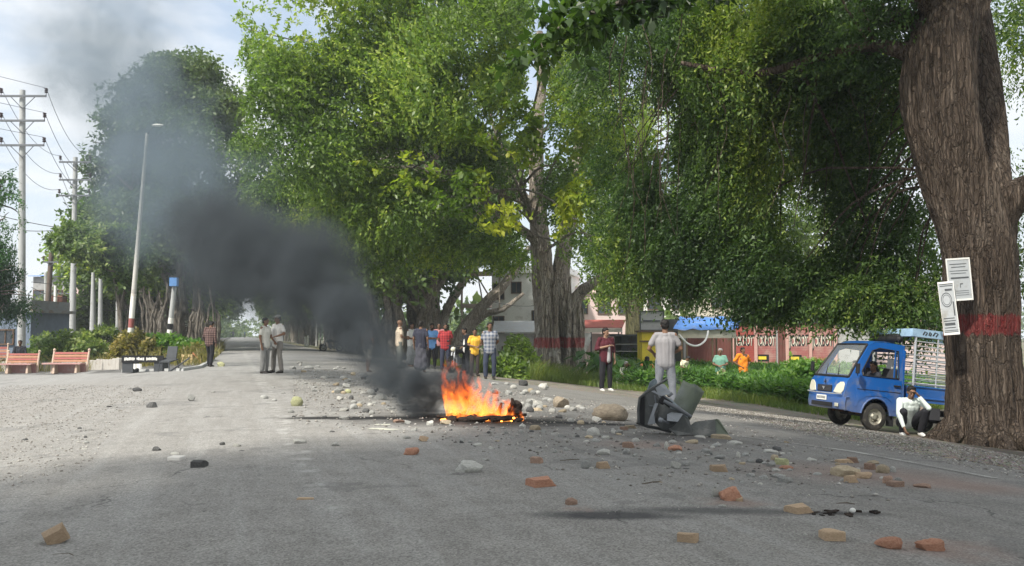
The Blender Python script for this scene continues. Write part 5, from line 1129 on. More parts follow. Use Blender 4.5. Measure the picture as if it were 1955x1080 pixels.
    for sx in (-1, 1): mb.ball(hp(sx * .073, -.008, -.004), (.010, .020, .030), 8, 6, HR); mb.ball(hp(sx * .034, .062, -.022), (.020, .018, .018), 8, 6, HR)
    link('body', vox(mb, vs, 2), skin, T)
    # eyes, brows, mouth
    for sx in (-1, 1):
        mb = MB(); mb.ball(hp(sx * .030, .079, .014), (.0135, .008, .0075), 8, 6, HR); mb.build('eye', m_eye, T, world=False, smooth=True)
    mb = MB(); mb.ball(hp(0, .0925, -.050), (.024, .006, .006), 8, 5, HR); mb.build('mouth', m_lip, T, world=False, smooth=True)
    # hair
    if hair is not False:
        mb = MB(); mb.ball(hp(0, -.022, .048), (.084, .094, .078), 14, 10, HR); mb.ball(hp(0, -.048, .004), (.078, .060, .080), 12, 8, HR); mb.ball(hp(0, .03, .088), (.066, .050, .038), 10, 8, HR)
        if P.get('bun'): mb.ball(hp(0, -.12, .0), (.045, .04, .05), 10, 8, HR)
        link('hair', vox(mb, max(vs, .010), 1, 'hair', .006, 30), hair or m_hair, T)
    if beard:
        mb = MB(); mb.ball(hp(0, .040, -.085), (.056, .052, .042), 12, 8, HR); link('beard', vox(mb, .010, 1, 'beard', .003, 30), m_hair, T)
    if cap:
        mb = MB(); mb.ball(hp(0, -.01, .072), (.090, .105, .062), 14, 8, HR); mb.ball(hp(0, .10, .055), (.070, .075, .014), 12, 6, HR); link('cap', vox(mb, .01, 1, 'cap'), cap, T)
    # shirt
    mb = MB(); g = .020; hem = q['pel'] + (q['pel'] - q['che']).normalized() * (.02 if tuck else .09)
    mb.cap(hem, .108 + g, q['che'], .116 + g); mb.cap(q['che'], .112 + g, q['nec'] - Vector((0, 0, .07)), .062 + g)
    for sx in (-1, 1):
        mb.cap(hem + lat * sx * .068, .098 + g, q['pel'].lerp(q['che'], .4) + lat * sx * .07, .092 + g); mb.cap(q['pel'].lerp(q['che'], .4) + lat * sx * .07, .092 + g, q['che'] + lat * sx * .088, .098 + g); mb.cap(q['che'] + lat * sx * .088, .098 + g, q['nec'] + lat * sx * .075 - Vector((0, 0, .055)), .062 + g * .6)
        S = q['sL' if sx > 0 else 'sR']; E = q['eL' if sx > 0 else 'eR']; Wp = q['wL' if sx > 0 else 'wR']
        mb.cap(q['nec'] + lat * sx * .06 - (q['nec'] - q['che']) * .2, .056, S - lat * sx * .012, .062); 
        if sleeve == 'short': mb.cap(S - lat * sx * .012, .062, S.lerp(E, .64), .064)
        elif sleeve == 'rolled': mb.cap(S, .068, E, .056); mb.cap(E, .056, E.lerp(Wp, .25), .050)
        elif sleeve == 'long': mb.cap(S, .068, E, .056); mb.cap(E, .056, E.lerp(Wp, .93), .040)
    if not (bottom == 'dress'): link('shirt', vox(mb, max(vs * .9, .010), 6, 'shirt', .006, 5), shirt, T)
    if openshirt:
        mb = MB(); c_ = q['che'].lerp(q['pel'], .45); fwd = lat.cross(Vector((0, 0, 1))); fwd = fwd if fwd.dot(look) > -.3 else -fwd; fwd = Vector((0, -1, 0))
        mb.cap(q['che'] + fwd * .045 + lat * .02, .088, hem + fwd * .055 + lat * .03, .088); link('undershirt', vox(mb, .012, 2, 'undershirt', .003, 7), openshirt, T)
    # collar
    mb = MB(); mb.tube([q['nec'] - upv * .055, q['nec'] - upv * .015], [.078, .066], 14, cap=False); 
    if bottom != 'dress': mb.build('collar', shirt, T, world=False, smooth=True)
    # lower clothes
    mb = MB()
    if bottom in ('trousers', 'shorts'):
        for sx, x in ((1, 'L'), (-1, 'R')):
            H_, K, A = q['h' + x], q['k' + x], q['a' + x]
            mb.cap(q['pel'] + lat * sx * .062 + Vector((0, 0, .03)), .104, H_, .105); mb.cap(H_, .102, K, .076 if bottom == 'trousers' else .085)
            if bottom == 'trousers': mb.cap(K, .076, A + (K - A).normalized() * .035, .064)
        link('trousers' if bottom == 'trousers' else 'shorts', vox(mb, max(vs * .9, .010), 3, 'trousers', .006, 8), pants, T)
    elif bottom in ('skirt', 'lungi', 'dress'):
        am = (q['aL'] + q['aR']) / 2; km = (q['kL'] + q['kR']) / 2
        mb.cap(q['pel'], .13, km, .14); mb.cap(km, .14, am + Vector((0, 0, .10)), .14)
        if bottom == 'dress': mb.cap(q['pel'], .13, q['che'], .13)
        for sx in (-1, 1):
            mb.cap(q['pel'] + lat * sx * .07, .115, km + lat * sx * .085, .12); mb.cap(km + lat * sx * .085, .12, am + lat * sx * .11 + Vector((0, 0, .10)), .11)
            if bottom == 'dress':
                S = q['sL' if sx > 0 else 'sR']; E = q['eL' if sx > 0 else 'eR']
                mb.cap(q['pel'] + lat * sx * .07, .118, q['che'] + lat * sx * .08, .122); mb.cap(q['che'] + lat * sx * .08, .12, q['nec'] + lat * sx * .07 - Vector((0, 0, .05)), .07); mb.cap(q['nec'] + lat * sx * .06, .04, S, .072); mb.cap(S, .072, S.lerp(E, .8), .066)
        link('dress' if bottom == 'dress' else ('lungi' if bottom == 'lungi' else 'skirt'), vox(mb, max(vs * .9, .012), 6, 'skirt', .016, 8), pants, T)
    if shoe is not None:
        for x in 'LR':
            A, Fo = q['a' + x], q['f' + x]; mb = MB(); mb.cap(A + Vector((0, 0, -.035)) - Fo * .12, .046, A + Fo * .6 + Vector((0, 0, -.045)), .043); mb.cap(A + Fo * .6 + Vector((0, 0, -.045)), .043, A + Fo * 1.05 + Vector((0, 0, -.055)), .030); link('shoe', vox(mb, .010, 2, 'shoe'), shoe, T)
    return T
back_arms = dict(eL=(.25, .06, 1.13), eR=(-.25, .06, 1.13), wL=(.09, .15, .95), wR=(-.07, .16, .93))
hips = dict(eL=(.36, .08, 1.16), eR=(-.36, .08, 1.16), wL=(.17, -.06, 1.0), wR=(-.17, -.06, 1.0))
crossed = dict(eL=(.26, -.06, 1.13), eR=(-.26, -.06, 1.13), wL=(-.08, -.20, 1.17), wR=(.10, -.21, 1.14))
front = dict(eL=(.25, -.02, 1.12), eR=(-.25, -.02, 1.12), wL=(.06, -.23, 1.08), wR=(-.06, -.23, 1.06))
step = dict(kL=(.10, -.10, .50), kR=(-.11, .02, .49), aL=(.13, -.14, .085), aR=(-.13, .14, .085))
wide = dict(aL=(.19, 0, .085), aR=(-.19, 0, .085), kL=(.15, -.02, .49), kR=(-.15, -.02, .49))
c_chk = checks('brown_checks', (.25, .17, .15), (.14, .085, .075), (.07, .045, .045), 12); c_plaid = checks('grey_plaid', (.42, .42, .43), (.26, .28, .32), (.10, .12, .17), 9)
person('man in a brown checked shirt walking away along the left kerb, head bowed', 400, 700, 88, 165, c_chk, cloth('black', (.018, .018, .022)), {**step, 'hea': (0, -.09, 1.55), 'nec': (0, -.03, 1.43), 'look': (0, -.8, -.55), 'wL': (.24, -.10, .90), 'wR': (-.25, 0, .87)}, sleeve='long', shoe=m_shoe)
person('slim man in a pale shirt and grey trousers, left of the talking pair', 505, 713, 106, 75, cloth('offwhite', (.60, .59, .53)), cloth('grey_trouser', (.23, .23, .22)), {'wR': (-.24, -.03, .86), 'eL': (.24, -.05, 1.13), 'wL': (.2, -.2, .98)}, shoe=m_shoe)
person('stout man in a loose white shirt and pale cap, right of the talking pair', 529, 712, 110, -38, cloth('white', (.66, .65, .62)), cloth('taupe', (.20, .185, .165)), {**wide, 'eL': (.28, .02, 1.15), 'wL': (.20, -.2, 1.08), 'eR': (-.29, .0, 1.12), 'wR': (-.18, -.18, 1.0), 'aL': (.26, -.04, .085), 'kL': (.18, -.05, .49)}, cap=cloth('cap_pale', (.36, .36, .33)), shoe=m_shoe)
person('person in a grey shirt and whitish shorts walking through the smoke', 702, 710, 92, 150, cloth('grey_dark', (.16, .16, .17)), cloth('cream_shorts', (.55, .53, .46)), step, bottom='shorts')
person('balding man in a cream shirt seen from the side at the smoke edge', 762, 703, 92, 110, cloth('cream', (.62, .52, .40)), cloth('greygreen', (.16, .17, .15)), {**front}, hair=False, shoe=m_shoe)
person('person in white top and grey wrapped lungi between cream and navy shirts', 785, 700, 84, 60, cloth('white', (.66, .65, .62)), cloth('lungi_grey', (.30, .31, .31)), {**front}, bottom='lungi')
person('man in a dark navy shirt and dark lungi seen from behind', 803, 711, 98, 170, cloth('navy', (.035, .037, .055)), cloth('lungi_dark', (.07, .07, .085)), {}, bottom='lungi', sleeve='short')
person('bearded man in a blue and white shirt with folded arms beside the man in red', 824, 704, 86, 10, cloth('blue', (.16, .34, .66), var=.4, scale=3), cloth('black', (.018, .018, .022)), crossed, beard=True, shoe=m_shoe)
person('bearded man in a red checked shirt facing the fire', 850, 708, 90, 5, checks('red_checks', (.48, .06, .06), (.36, .045, .05), (.24, .03, .04), 11), cloth('navy_trouser', (.035, .04, .065)), {**back_arms}, beard=True, shoe=m_shoe)
person('person in a black jacket over white shirt leaning by the motorcycle', 890, 713, 88, -60, cloth('black', (.018, .018, .022)), cloth('black', (.018, .018, .022)), {'wL': (.2, -.22, 1.0), 'nec': (0, -.04, 1.43), 'hea': (0, -.08, 1.56)}, sleeve='long', openshirt=cloth('white', (.66, .65, .62)), shoe=m_shoe)
person('man in a bright yellow shirt and brown trousers looking aside', 906, 718, 90, 25, cloth('yellow', (.80, .46, .06)), cloth('brown', (.06, .045, .04)), {**front, 'look': (-.4, -1, 0)}, shoe=m_shoe)
person('tall man in a grey plaid shirt and dark jeans with hands behind him', 935, 724, 108, 8, c_plaid, cloth('jeans_dark', (.045, .055, .085)), {**back_arms, 'kL': (.13, -.02, .49), 'kR': (-.13, -.02, .49)}, shoe=m_shoe)
person('man in another reddish shirt half hidden behind the red and blue shirts', 838, 697, 80, 0, cloth('pinkish', (.45, .20, .20)), cloth('black', (.018, .018, .022)), {}, shoe=m_shoe)
Tm = person('young man in an open maroon shirt and black trousers holding his hand to his chest', 1157, 747, 120, 18, cloth('maroon', (.085, .018, .026)), cloth('black', (.018, .018, .022)), {'eR': (-.29, -.02, 1.14), 'wR': (-.02, -.22, 1.22), 'eL': (.24, .02, 1.12), 'wL': (.25, -.02, .87), 'look': (.35, -1, -.1), 'grip': .9}, skin=m_skin2, vs=.008, openshirt=cloth('lightgrey', (.46, .45, .46)), shoe=m_shoew, sleeve='rolled')
person('man in a light grey t-shirt and jeans with his back to the camera', 1271, 777, 166, 178, cloth('tee_grey', (.27, .26, .265)), cloth('jeans_light', (.17, .18, .20), var=.55, scale=7), {'eR': (-.31, -.02, 1.13), 'wR': (-.20, -.22, 1.04), 'eL': (.31, -.02, 1.13), 'wL': (.20, -.22, 1.04), 'kL': (.13, -.02, .49), 'kR': (-.13, -.02, .49), 'aL': (.15, .02, .085), 'aR': (-.15, .02, .085)}, vs=.007, shoe=m_shoe)
sq = dict(pel=(0, .16, .26), che=(0, -.02, .56), nec=(0, -.09, .71), hea=(0, -.15, .84), sL=(.18, -.06, .67), sR=(-.18, -.06, .67), eL=(.24, -.34, .56), eR=(-.27, -.26, .44), wL=(.10, -.29, .76), wR=(-.24, -.42, .20), hL=(.10, .14, .25), hR=(-.10, .14, .25), kL=(.22, -.28, .50), kR=(-.20, -.28, .48), aL=(.17, -.08, .085), aR=(-.17, -.08, .085), look=(-.1, -1, -.25), grip=.9)
def squatting(label, px, ptop, Y, rz, **k):
    c = pt(px, ptop, Y); z = float(gz(c.x, c.y)); return person(label, 0, 0, 0, rz, k.pop('shirt'), k.pop('pants'), dict(sq), at=Vector((c.x, c.y, z)), parent_scale=(c.z - z) / .97, **k)
# field workers
def inweeds(px, ptop, Y, hgt): c = pt(px, ptop, Y); return Vector((c.x, c.y, c.z - hgt))
ow = cloth('orange', (.80, .24, .02))
def standing(label, px, ptop, Y, rz, **k):
    c = pt(px, ptop, Y); z = float(gz(c.x, c.y)); return person(label, 0, 0, 0, rz, k.pop('shirt'), k.pop('pants'), k.pop('P', {}), at=Vector((c.x, c.y, z)), parent_scale=(c.z - z) / 1.70, **k)
standing('woman in a long orange dress with a hand on her hip among the weeds', 1418, 663, 33, 20, shirt=ow, pants=ow, P={**hips, 'bun': 1}, bottom='dress')
standing('woman with a green top and yellowish skirt standing in the weeds', 1375, 665, 32, -15, shirt=cloth('teal', (.16, .32, .25)), pants=cloth('pale_yellow', (.62, .56, .30)), P=dict(front, bun=1), bottom='skirt', hair=m_hairg)
standing('person in a cream top bending in the weeds right of the man in grey', 1306, 676, 33.5, 40, shirt=cloth('cream_top', (.68, .64, .48)), pants=cloth('olive', (.30, .30, .18)), P=dict(front, nec=(0, -.12, 1.40), hea=(0, -.22, 1.50), look=(0, -.7, -.7)), bottom='skirt')
squatting('crouching person in an orange top with dark hair left of the man in grey', 1234, 680, 37, 160, shirt=cloth('coral', (.70, .23, .10)), pants=cloth('coral', (.70, .23, .10)), bottom='trousers')
squatting('person in a white top low in the weeds right of the man in maroon', 1191, 689, 36, 30, shirt=cloth('offwhite', (.60, .59, .53)), pants=cloth('offwhite', (.60, .59, .53)), bottom='trousers', hair=m_hairg)
person('man in a white shirt squatting beside the truck with a hand on his cheek', 1737, 832, 0, -6, cloth('white_green', (.60, .66, .62)), cloth('black', (.018, .018, .022)), sq, vs=.008, sleeve='long', parent_scale=.98, shoe=m_shoew, tuck=True)
sit = dict(pel=(0, .05, .50), che=(0, .03, .83), nec=(0, .0, 1.01), hea=(0, -.02, 1.155), sL=(.185, 0, .965), sR=(-.185, 0, .965), eL=(.25, -.05, .70), eR=(-.25, -.05, .70), wL=(.12, -.30, .62), wR=(-.12, -.30, .62), hL=(.10, 0, .48), hR=(-.10, 0, .48), kL=(.13, -.42, .50), kR=(-.13, -.42, .50), aL=(.13, -.42, .09), aR=(-.13, -.42, .09))
person('dark clothed man sitting on the low wall by the left edge', 37, 706, 0, 15, cloth('charcoal', (.03, .032, .04)), cloth('greybrown', (.18, .16, .15)), sit, sleeve='long', parent_scale=1.12, shoe=m_shoe)
# tiny figures far down the road
for i, (px_, h_, col, w_) in enumerate(((432, 13, (.06, .06, .07), 'black'), (439, 13, (.55, .53, .5), 'white'), (445, 13, (.10, .10, .14), 'dark blue'), (467, 14, (.05, .09, .10), 'dark green'))):
    person('distant person in %s clothes on the far end of the road' % w_, px_, 645 - (h_ == 13), h_ * 1.0, 0, cloth('far_' + w_.replace(' ', '_'), col), cloth('navy', (.035, .037, .055)), {}, vs=.03)
# ------------------------------------------------------------------ small blue truck
def paint(name, col, rough=.28):
    m, t, out = new_mat(name); co = t.node('ShaderNodeTexCoord').outputs['Object']
    d = t.ss(t.m('ADD', t.noise(co, 3, 6, .65), t.m('MULTIPLY', t.sep(co)[2], -.10)), .42, .62)
    c = t.mix(t.m('MULTIPLY', d, .55), col, (.20, .19, .17)); c = t.mix(t.m('MULTIPLY', t.ss(t.sep(co)[2], .75, .35), .35), c, (.24, .22, .19)); c = t.mix(.2, c, t.noise(co, 1.5, 3), 'MULTIPLY')
    b = principled(t, out, c, t.m('MULTIPLY_ADD', d, .35, rough), 0, .5); b.inputs['Coat Weight'].default_value = .5; b.inputs['Coat Roughness'].default_value = .12; return m
m_truck = paint('truck_blue_paint', (.010, .105, .38)); m_trim = pm('truck_black_trim', (.02, .02, .022), .5, .2); m_tyre = pm('tyre_rubber', (.035, .033, .030), .85, .2, 12, .4, 60, dirt=(.10, .09, .075)); m_rim = pm('rim_steel', (.34, .33, .27), .5, .15, 8, .2, 40, metal=.4, dirt=(.16, .14, .11)); m_rail = pm('cage_rail', (.50, .52, .54), .45, .15, 8, .1, 40, metal=.5, dirt=(.25, .22, .2))
mgl, t, out = new_mat('clear_glass'); gb_ = t.node('ShaderNodeBsdfPrincipled'); gb_.inputs['Base Color'].default_value = (.75, .8, .8, 1); gb_.inputs['Roughness'].default_value = .03; gb_.inputs['Alpha'].default_value = .16; gb_.inputs['Specular IOR Level'].default_value = .6; t.l.new(gb_.outputs[0], out.inputs[0])
m_lens = pm('headlight_lens', (.62, .60, .48), .12, .1, 5, 0, spec=.7); m_in = pm('truck_interior', (.045, .045, .05), .8, .2)
bw = ground(1668, 822); HD = R(190); wx, wy = bw.x, bw.y
hv = Vector((math.cos(HD), math.sin(HD), 0)); lv = Vector((-hv.y, hv.x, 0))
org = Vector((wx, wy, 0)) - lv * .65; org.z = bw.z
TR = empty('pickup_truck', org, HD, 'small blue pickup truck with a steel cargo cage parked behind the big tree', 'truck')
TR.scale = (.91, .91, .97)
def rimz(x, y): c = org + hv * x + lv * y; return float(gz(c.x, c.y)) - org.z
# pitch and roll of the truck on the sloping verge
z_f1, z_f2, z_r = rimz(0, .65), rimz(0, -.65), rimz(-2.1, 0)
TR.rotation_euler = (Matrix.Rotation(HD, 3, 'Z') @ Matrix.Rotation(-math.atan2((z_f1 + z_f2) / 2 - z_r, 2.1), 3, 'Y') @ Matrix.Rotation(math.atan2(z_f1 - z_f2, 1.3) * .5, 3, 'X')).to_euler()
def build(mb, n, mt, p=None, **k): return mb.build(n, mt, p or TR, world=False, **k)
HW = .74
def ty(z): return HW - max(0, z - 1.0) * .13
# side outline with wheel arch (x forward, z up)
arch = [(.34 * math.cos(a), .28 + .36 * math.sin(a)) for a in [math.pi * i / 10 for i in range(11)]]
arch = [(x, max(z, .32)) for x, z in arch]
side = [(-.66, .32)] + arch[::-1] + [(.72, .34), (.745, .60), (.70, .92), (.64, 1.0)] + [(.40, 1.40), (.20, 1.70), (.06, 1.77), (-.30, 1.79), (-.66, 1.77)]
hole = [(-.50, 1.08), (-.50, 1.64), (-.05, 1.66), (.12, 1.60), (.37, 1.16), (.36, 1.08)]
def side_panel(sgn):
    bm = bmesh.new()
    def loop(pts): 
        vs_ = [bm.verts.new((x, sgn * ty(z), z)) for x, z in pts]; return [bm.edges.new((vs_[i], vs_[(i + 1) % len(vs_)])) for i in range(len(vs_))]
    e = loop(side) + loop(hole); bmesh.ops.triangle_fill(bm, use_beauty=True, use_dissolve=False, edges=e)
    r = bmesh.ops.solidify(bm, geom=bm.faces[:], thickness=.035) if False else None
    bmesh.ops.recalc_face_normals(bm, faces=bm.faces)
    ex = bmesh.ops.extrude_face_region(bm, geom=bm.faces[:]); vv = [v for v in ex['geom'] if isinstance(v, bmesh.types.BMVert)]
    for v in vv: v.co.y -= sgn * .035
    bmesh.ops.recalc_face_normals(bm, faces=bm.faces)
    me = bpy.data.meshes.new('cab_side'); bm.to_mesh(me); bm.free(); return me
for sgn in (1, -1): link('cab_side', side_panel(sgn), m_truck, TR)
bonx = lambda y, z: float(np.interp(z, [.42, .60, .74, .92, 1.0], [.735, .750, .735, .705, .645])) + .045 * (1 - abs(y / HW) ** 3.5)
prof = [(.735, .42), (.750, .60), (.735, .74), (.705, .92), (.645, 1.0)]
mb = MB(); ny = 12; V_ = []
for x, z in prof:
    for j in range(ny + 1): y = -1 + 2 * j / ny; V_.append((x + .045 * (1 - abs(y) ** 3.5), y * ty(z), z + .012 * (1 - y * y)))
mb.add(V_, [(i * (ny + 1) + j, i * (ny + 1) + j + 1, (i + 1) * (ny + 1) + j + 1, (i + 1) * (ny + 1) + j) for i in range(len(prof) - 1) for j in range(ny)]); build(mb, 'bonnet', m_truck, smooth=True)
rp = [(.20, 1.70), (.06, 1.775), (-.30, 1.80), (-.66, 1.775)]; mb = MB(); V_ = []
for x, z in rp:
    for j in range(ny + 1): y = -1 + 2 * j / ny; V_.append((x + .03 * (1 - y * y), y * (ty(z) + .004), z + .028 * (1 - y ** 4)))
mb.add(V_, [(i * (ny + 1) + j, i * (ny + 1) + j + 1, (i + 1) * (ny + 1) + j + 1, (i + 1) * (ny + 1) + j) for i in range(3) for j in range(ny)]); build(mb, 'roof', m_truck, smooth=True)
mb = MB(); mb.box((-.645, 0, .72), (.03, 1.40, .78)); mb.box((-.645, 0, 1.69), (.03, 1.26, .12)); [mb.box((-.645, s_ * .62, 1.37), (.03, .14, .60)) for s_ in (-1, 1)]; build(mb, 'cab_rear', m_truck)
# windscreen, seal
wsb, wst = (.645, 1.0), (.20, 1.70); mb = MB(); V_ = []
for i in range(5):
    k_ = i / 4; x = wsb[0] + (wst[0] - wsb[0]) * k_; z = wsb[1] + (wst[1] - wsb[1]) * k_
    for j in range(ny + 1): y = -1 + 2 * j / ny; V_.append((x + .04 * (1 - y * y), y * (ty(z) - .06), z + .02))
WF = [(i * (ny + 1) + j, i * (ny + 1) + j + 1, (i + 1) * (ny + 1) + j + 1, (i + 1) * (ny + 1) + j) for i in range(4) for j in range(ny)]
mb.add(V_, WF); build(mb, 'windscreen', mgl, smooth=True)
mb = MB(); B1 = [Vector(V_[j]) + Vector((.005, 0, 0)) for j in range(ny + 1)]; T1_ = [Vector(V_[4 * (ny + 1) + j]) + Vector((.005, 0, 0)) for j in range(ny + 1)]
mb.tube(B1, .03, 6); mb.tube(T1_, .022, 6); mb.tube([B1[0], T1_[0]], .026, 6); mb.tube([B1[-1], T1_[-1]], .026, 6); build(mb, 'windscreen_seal', m_trim, smooth=True)
mb = MB(); mb.tube([(.70, .35, 1.03), (.50, .05, 1.27)], .010, 5); mb.tube([(.70, -.15, 1.03), (.50, -.42, 1.27)], .010, 5); build(mb, 'wiper', m_trim)
# door seam panel, handle, belt line
for sgn in (1, -1):
    dp = [(-.58, .42), (-.40, .42), (-.36, .60), (-.22, .68), (.0, .70), (.26, .66), (.42, .56), (.46, .44), (.50, .44), (.50, 1.04), (-.58, 1.04)]
    mb = MB(); mb.plate(dp, .006, lambda a, b, t_: Vector((a, sgn * (ty(b) + .002 + t_), b))); d_ = build(mb, 'door', m_truck)
    mb = MB(); mb.box((-.46, sgn * (HW + .02), .93), (.16, .03, .035)); h_ = build(mb, 'handle', m_trim, bevel=.006); h_.parent = d_
    mb = MB(); mb.box((-.04, sgn * (HW + .010), .80), (1.02, .006, .012)); s_ = build(mb, 'crease', m_trim); s_.parent = d_
    mb = MB(); wf_ = [Vector((x, sgn * (ty(z) + .004), z)) for x, z in hole]; mb.tube(wf_ + [wf_[0]], .014, 5); build(mb, 'window_seal', m_trim)
    mb = MB(); mb.box((-.42, sgn * (ty(1.36) - .012), 1.36), (.022, .02, .56)); build(mb, 'window_divider', m_truck)
    # wheel arch lip
    mb = MB(); mb.tube([Vector((x * 1.03, sgn * (HW + .006), .28 + (z - .28) * 1.03)) for x, z in arch], .018, 6); build(mb, 'arch_lip', m_truck, smooth=True)
    mb = MB(); mb.tube([(.50, sgn * .78, 1.06), (.58, sgn * .90, 1.10)], .012, 6); mb.box((.60, sgn * .93, 1.20), (.04, .11, .20)); mr = build(mb, 'mirror', m_trim, bevel=.008)
    # headlight, indicator
    mb = MB(); hl = [(.36, -.07), (.50, -.085), (.64, -.085), (.70, -.02), (.70, .10), (.66, .15), (.55, .145), (.45, .09)]
    mb.plate(hl, .02, lambda a, b, t_: Vector((bonx(a, .76 + b) + .004 + t_, sgn * a, .76 + b))); build(mb, 'headlight', m_lens, bevel=.008)
# grille with slats and badge, bumper with plate
mb = MB(); mb.box((.795, 0, .755), (.02, .58, .135)); gr = build(mb, 'grille', m_trim, bevel=.006)
mb = MB(); [mb.box((.807, 0, .715 + .028 * i), (.012, .56, .008)) for i in range(4)]; q = build(mb, 'grille_slat', pm('grille_grey', (.10, .10, .11), .5)); q.parent = gr
mb = MB(); mb.plate([(-.05, .02), (0, -.04), (.05, .02), (.02, .02), (0, .0), (-.02, .02)], .01, lambda a, b, t_: Vector((.815 + t_, a, .765 + b))); q = build(mb, 'badge', m_rail); q.parent = gr
mb = MB(); mb.plate([(-.035, 0), (0, .09), (.035, 0), (0, .02)], .008, lambda a, b, t_: Vector((.800 - b * .25 + t_, a, .86 + b))); build(mb, 'bonnet_mark', m_trim)
mb = MB(); V_ = []; bp = [(.70, .34), (.82, .36), (.845, .48), (.83, .60), (.745, .625)]
for x, z in bp:
    for j in range(ny + 1): y = -1 + 2 * j / ny; V_.append((x - .10 * abs(y) ** 4, y * .77, z))
mb.add(V_, [(i * (ny + 1) + j, i * (ny + 1) + j + 1, (i + 1) * (ny + 1) + j + 1, (i + 1) * (ny + 1) + j) for i in range(4) for j in range(ny)]); bu = build(mb, 'bumper', m_truck, smooth=True)
mb = MB(); mb.box((.846, 0, .43), (.012, .84, .085)); q = build(mb, 'air_intake', m_trim); q.parent = bu
mb = MB(); [mb.box((.82, s_ * .56, .44), (.02, .13, .07)) for s_ in (1,)]; q = build(mb, 'fog_lamp', m_lens, bevel=.006); q.parent = bu
mb = MB(); mb.box((.855, 0, .56), (.012, .40, .10)); pl = build(mb, 'number_plate', m_whitep); 
mb = MB(); [mb.box((.862, -.15 + .05 * i, .56), (.003, .03, .055)) for i in range(7)]; q = build(mb, 'plate_lettering', m_ink); q.parent = pl
mb = MB(); mb.tube([(.80, -.70, .665), (.86, -.4, .655), (.865, .4, .655), (.80, .70, .665)], .014, 6); build(mb, 'bumper_bar', m_rail, smooth=True)
# interior
mb = MB(); mb.box((-.05, 0, .50), (1.1, 1.3, .10)); mb.box((.48, 0, .90), (.24, 1.30, .20)); build(mb, 'dashboard', m_in, bevel=.02)
for y in (.34, -.34):
    mb = MB(); mb.box((-.28, y, .72), (.42, .46, .14)); mb.box((-.52, y, 1.0), (.12, .44, .56), Matrix.Rotation(R(-8), 3, 'Y')); build(mb, 'seat', m_in, bevel=.03)
mb = MB(); mb.box((-.545, .34, 1.38), (.07, .20, .22), Matrix.Rotation(R(-8), 3, 'Y')); build(mb, 'headrest', m_whitep, bevel=.02)
mb = MB(); c_ = Vector((.26, .34, 1.06)); rt = Matrix.Rotation(R(-55), 3, 'Y')
mb.tube([c_ + rt @ Vector((.17 * math.cos(a), .17 * math.sin(a), 0)) for a in [math.pi * 2 * i / 20 for i in range(21)]], .014, 6); mb.tube([c_, (.42, .34, .92)], .02, 6); build(mb, 'steering_wheel', m_trim, smooth=True)
# wheels
def wheel(parent, c, r=.275, w=.15, n='wheel', hub=True):
    e = bpy.data.objects.new(n, None); COL.objects.link(e); e.parent = parent; e.location = c
    mb = MB(); prof_ = [(r * .60, -w / 2), (r * .88, -w / 2 * 1.02), (r * .985, -w / 2 * .8), (r, -w / 2 * .45), (r, w / 2 * .45), (r * .985, w / 2 * .8), (r * .88, w / 2 * 1.02), (r * .60, w / 2)]; n_ = 32; V_ = []
    for a_ in range(n_):
        a = 2 * math.pi * a_ / n_
        for rr_, y in prof_: V_.append((rr_ * math.cos(a), y, rr_ * math.sin(a)))
    m_ = len(prof_); mb.add(V_, [(a * m_ + b, a * m_ + (b + 1) % m_, ((a + 1) % n_) * m_ + (b + 1) % m_, ((a + 1) % n_) * m_ + b) for a in range(n_) for b in range(m_)]); mb.build('tyre', m_tyre, e, world=False, smooth=True)
    mb = MB(); pr_ = [(.0, .045), (r * .16, .045), (r * .20, .02), (r * .40, .0), (r * .50, .025), (r * .58, .035), (r * .61, .05), (r * .61, -.03)]; V_ = []
    for sgn in (1, -1):
        V_ = []
        for a_ in range(n_):
            a = 2 * math.pi * a_ / n_
            for rr_, y in pr_: V_.append((rr_ * math.cos(a), sgn * (y + w * .12), rr_ * math.sin(a)))
        m_ = len(pr_); mb.add(V_, [(a * m_ + b, a * m_ + b + 1, ((a + 1) % n_) * m_ + b + 1, ((a + 1) % n_) * m_ + b) for a in range(n_) for b in range(m_ - 1)])
    for i in range(5):
        a = 2 * math.pi * i / 5; mb.tube([(r * .3 * math.cos(a), w * .12 + .01, r * .3 * math.sin(a)), (r * .3 * math.cos(a), w * .12 + .045, r * .3 * math.sin(a))], .012, 6)
    mb.build('rim', m_rim, e, world=False, smooth=True); return e
for x in (0, -2.1):
    for y in (.655, -.655): wheel(TR, (x, y, .272))
mb = MB(); mb.box((-1.0, 0, .45), (3.3, .70, .12)); mb.tube([(0, -.6, .28), (0, .6, .28)], .04, 8); mb.tube([(-2.1, -.6, .28), (-2.1, .6, .28)], .05, 8); mb.box((-1.35, .60, .44), (.42, .22, .24)); build(mb, 'chassis', m_in)
mb = MB(); mb.box((-.98, .715, .46), (.34, .02, .26)); build(mb, 'side_box', pm('box_tan', (.42, .34, .28), .8, .15), bevel=.005)
mb = MB(); mb.box((0, .62, .30), (.02, .26, .2)) if False else mb.box((-.42, .62, .22), (.02, .24, .22)); build(mb, 'mud_flap', m_trim)
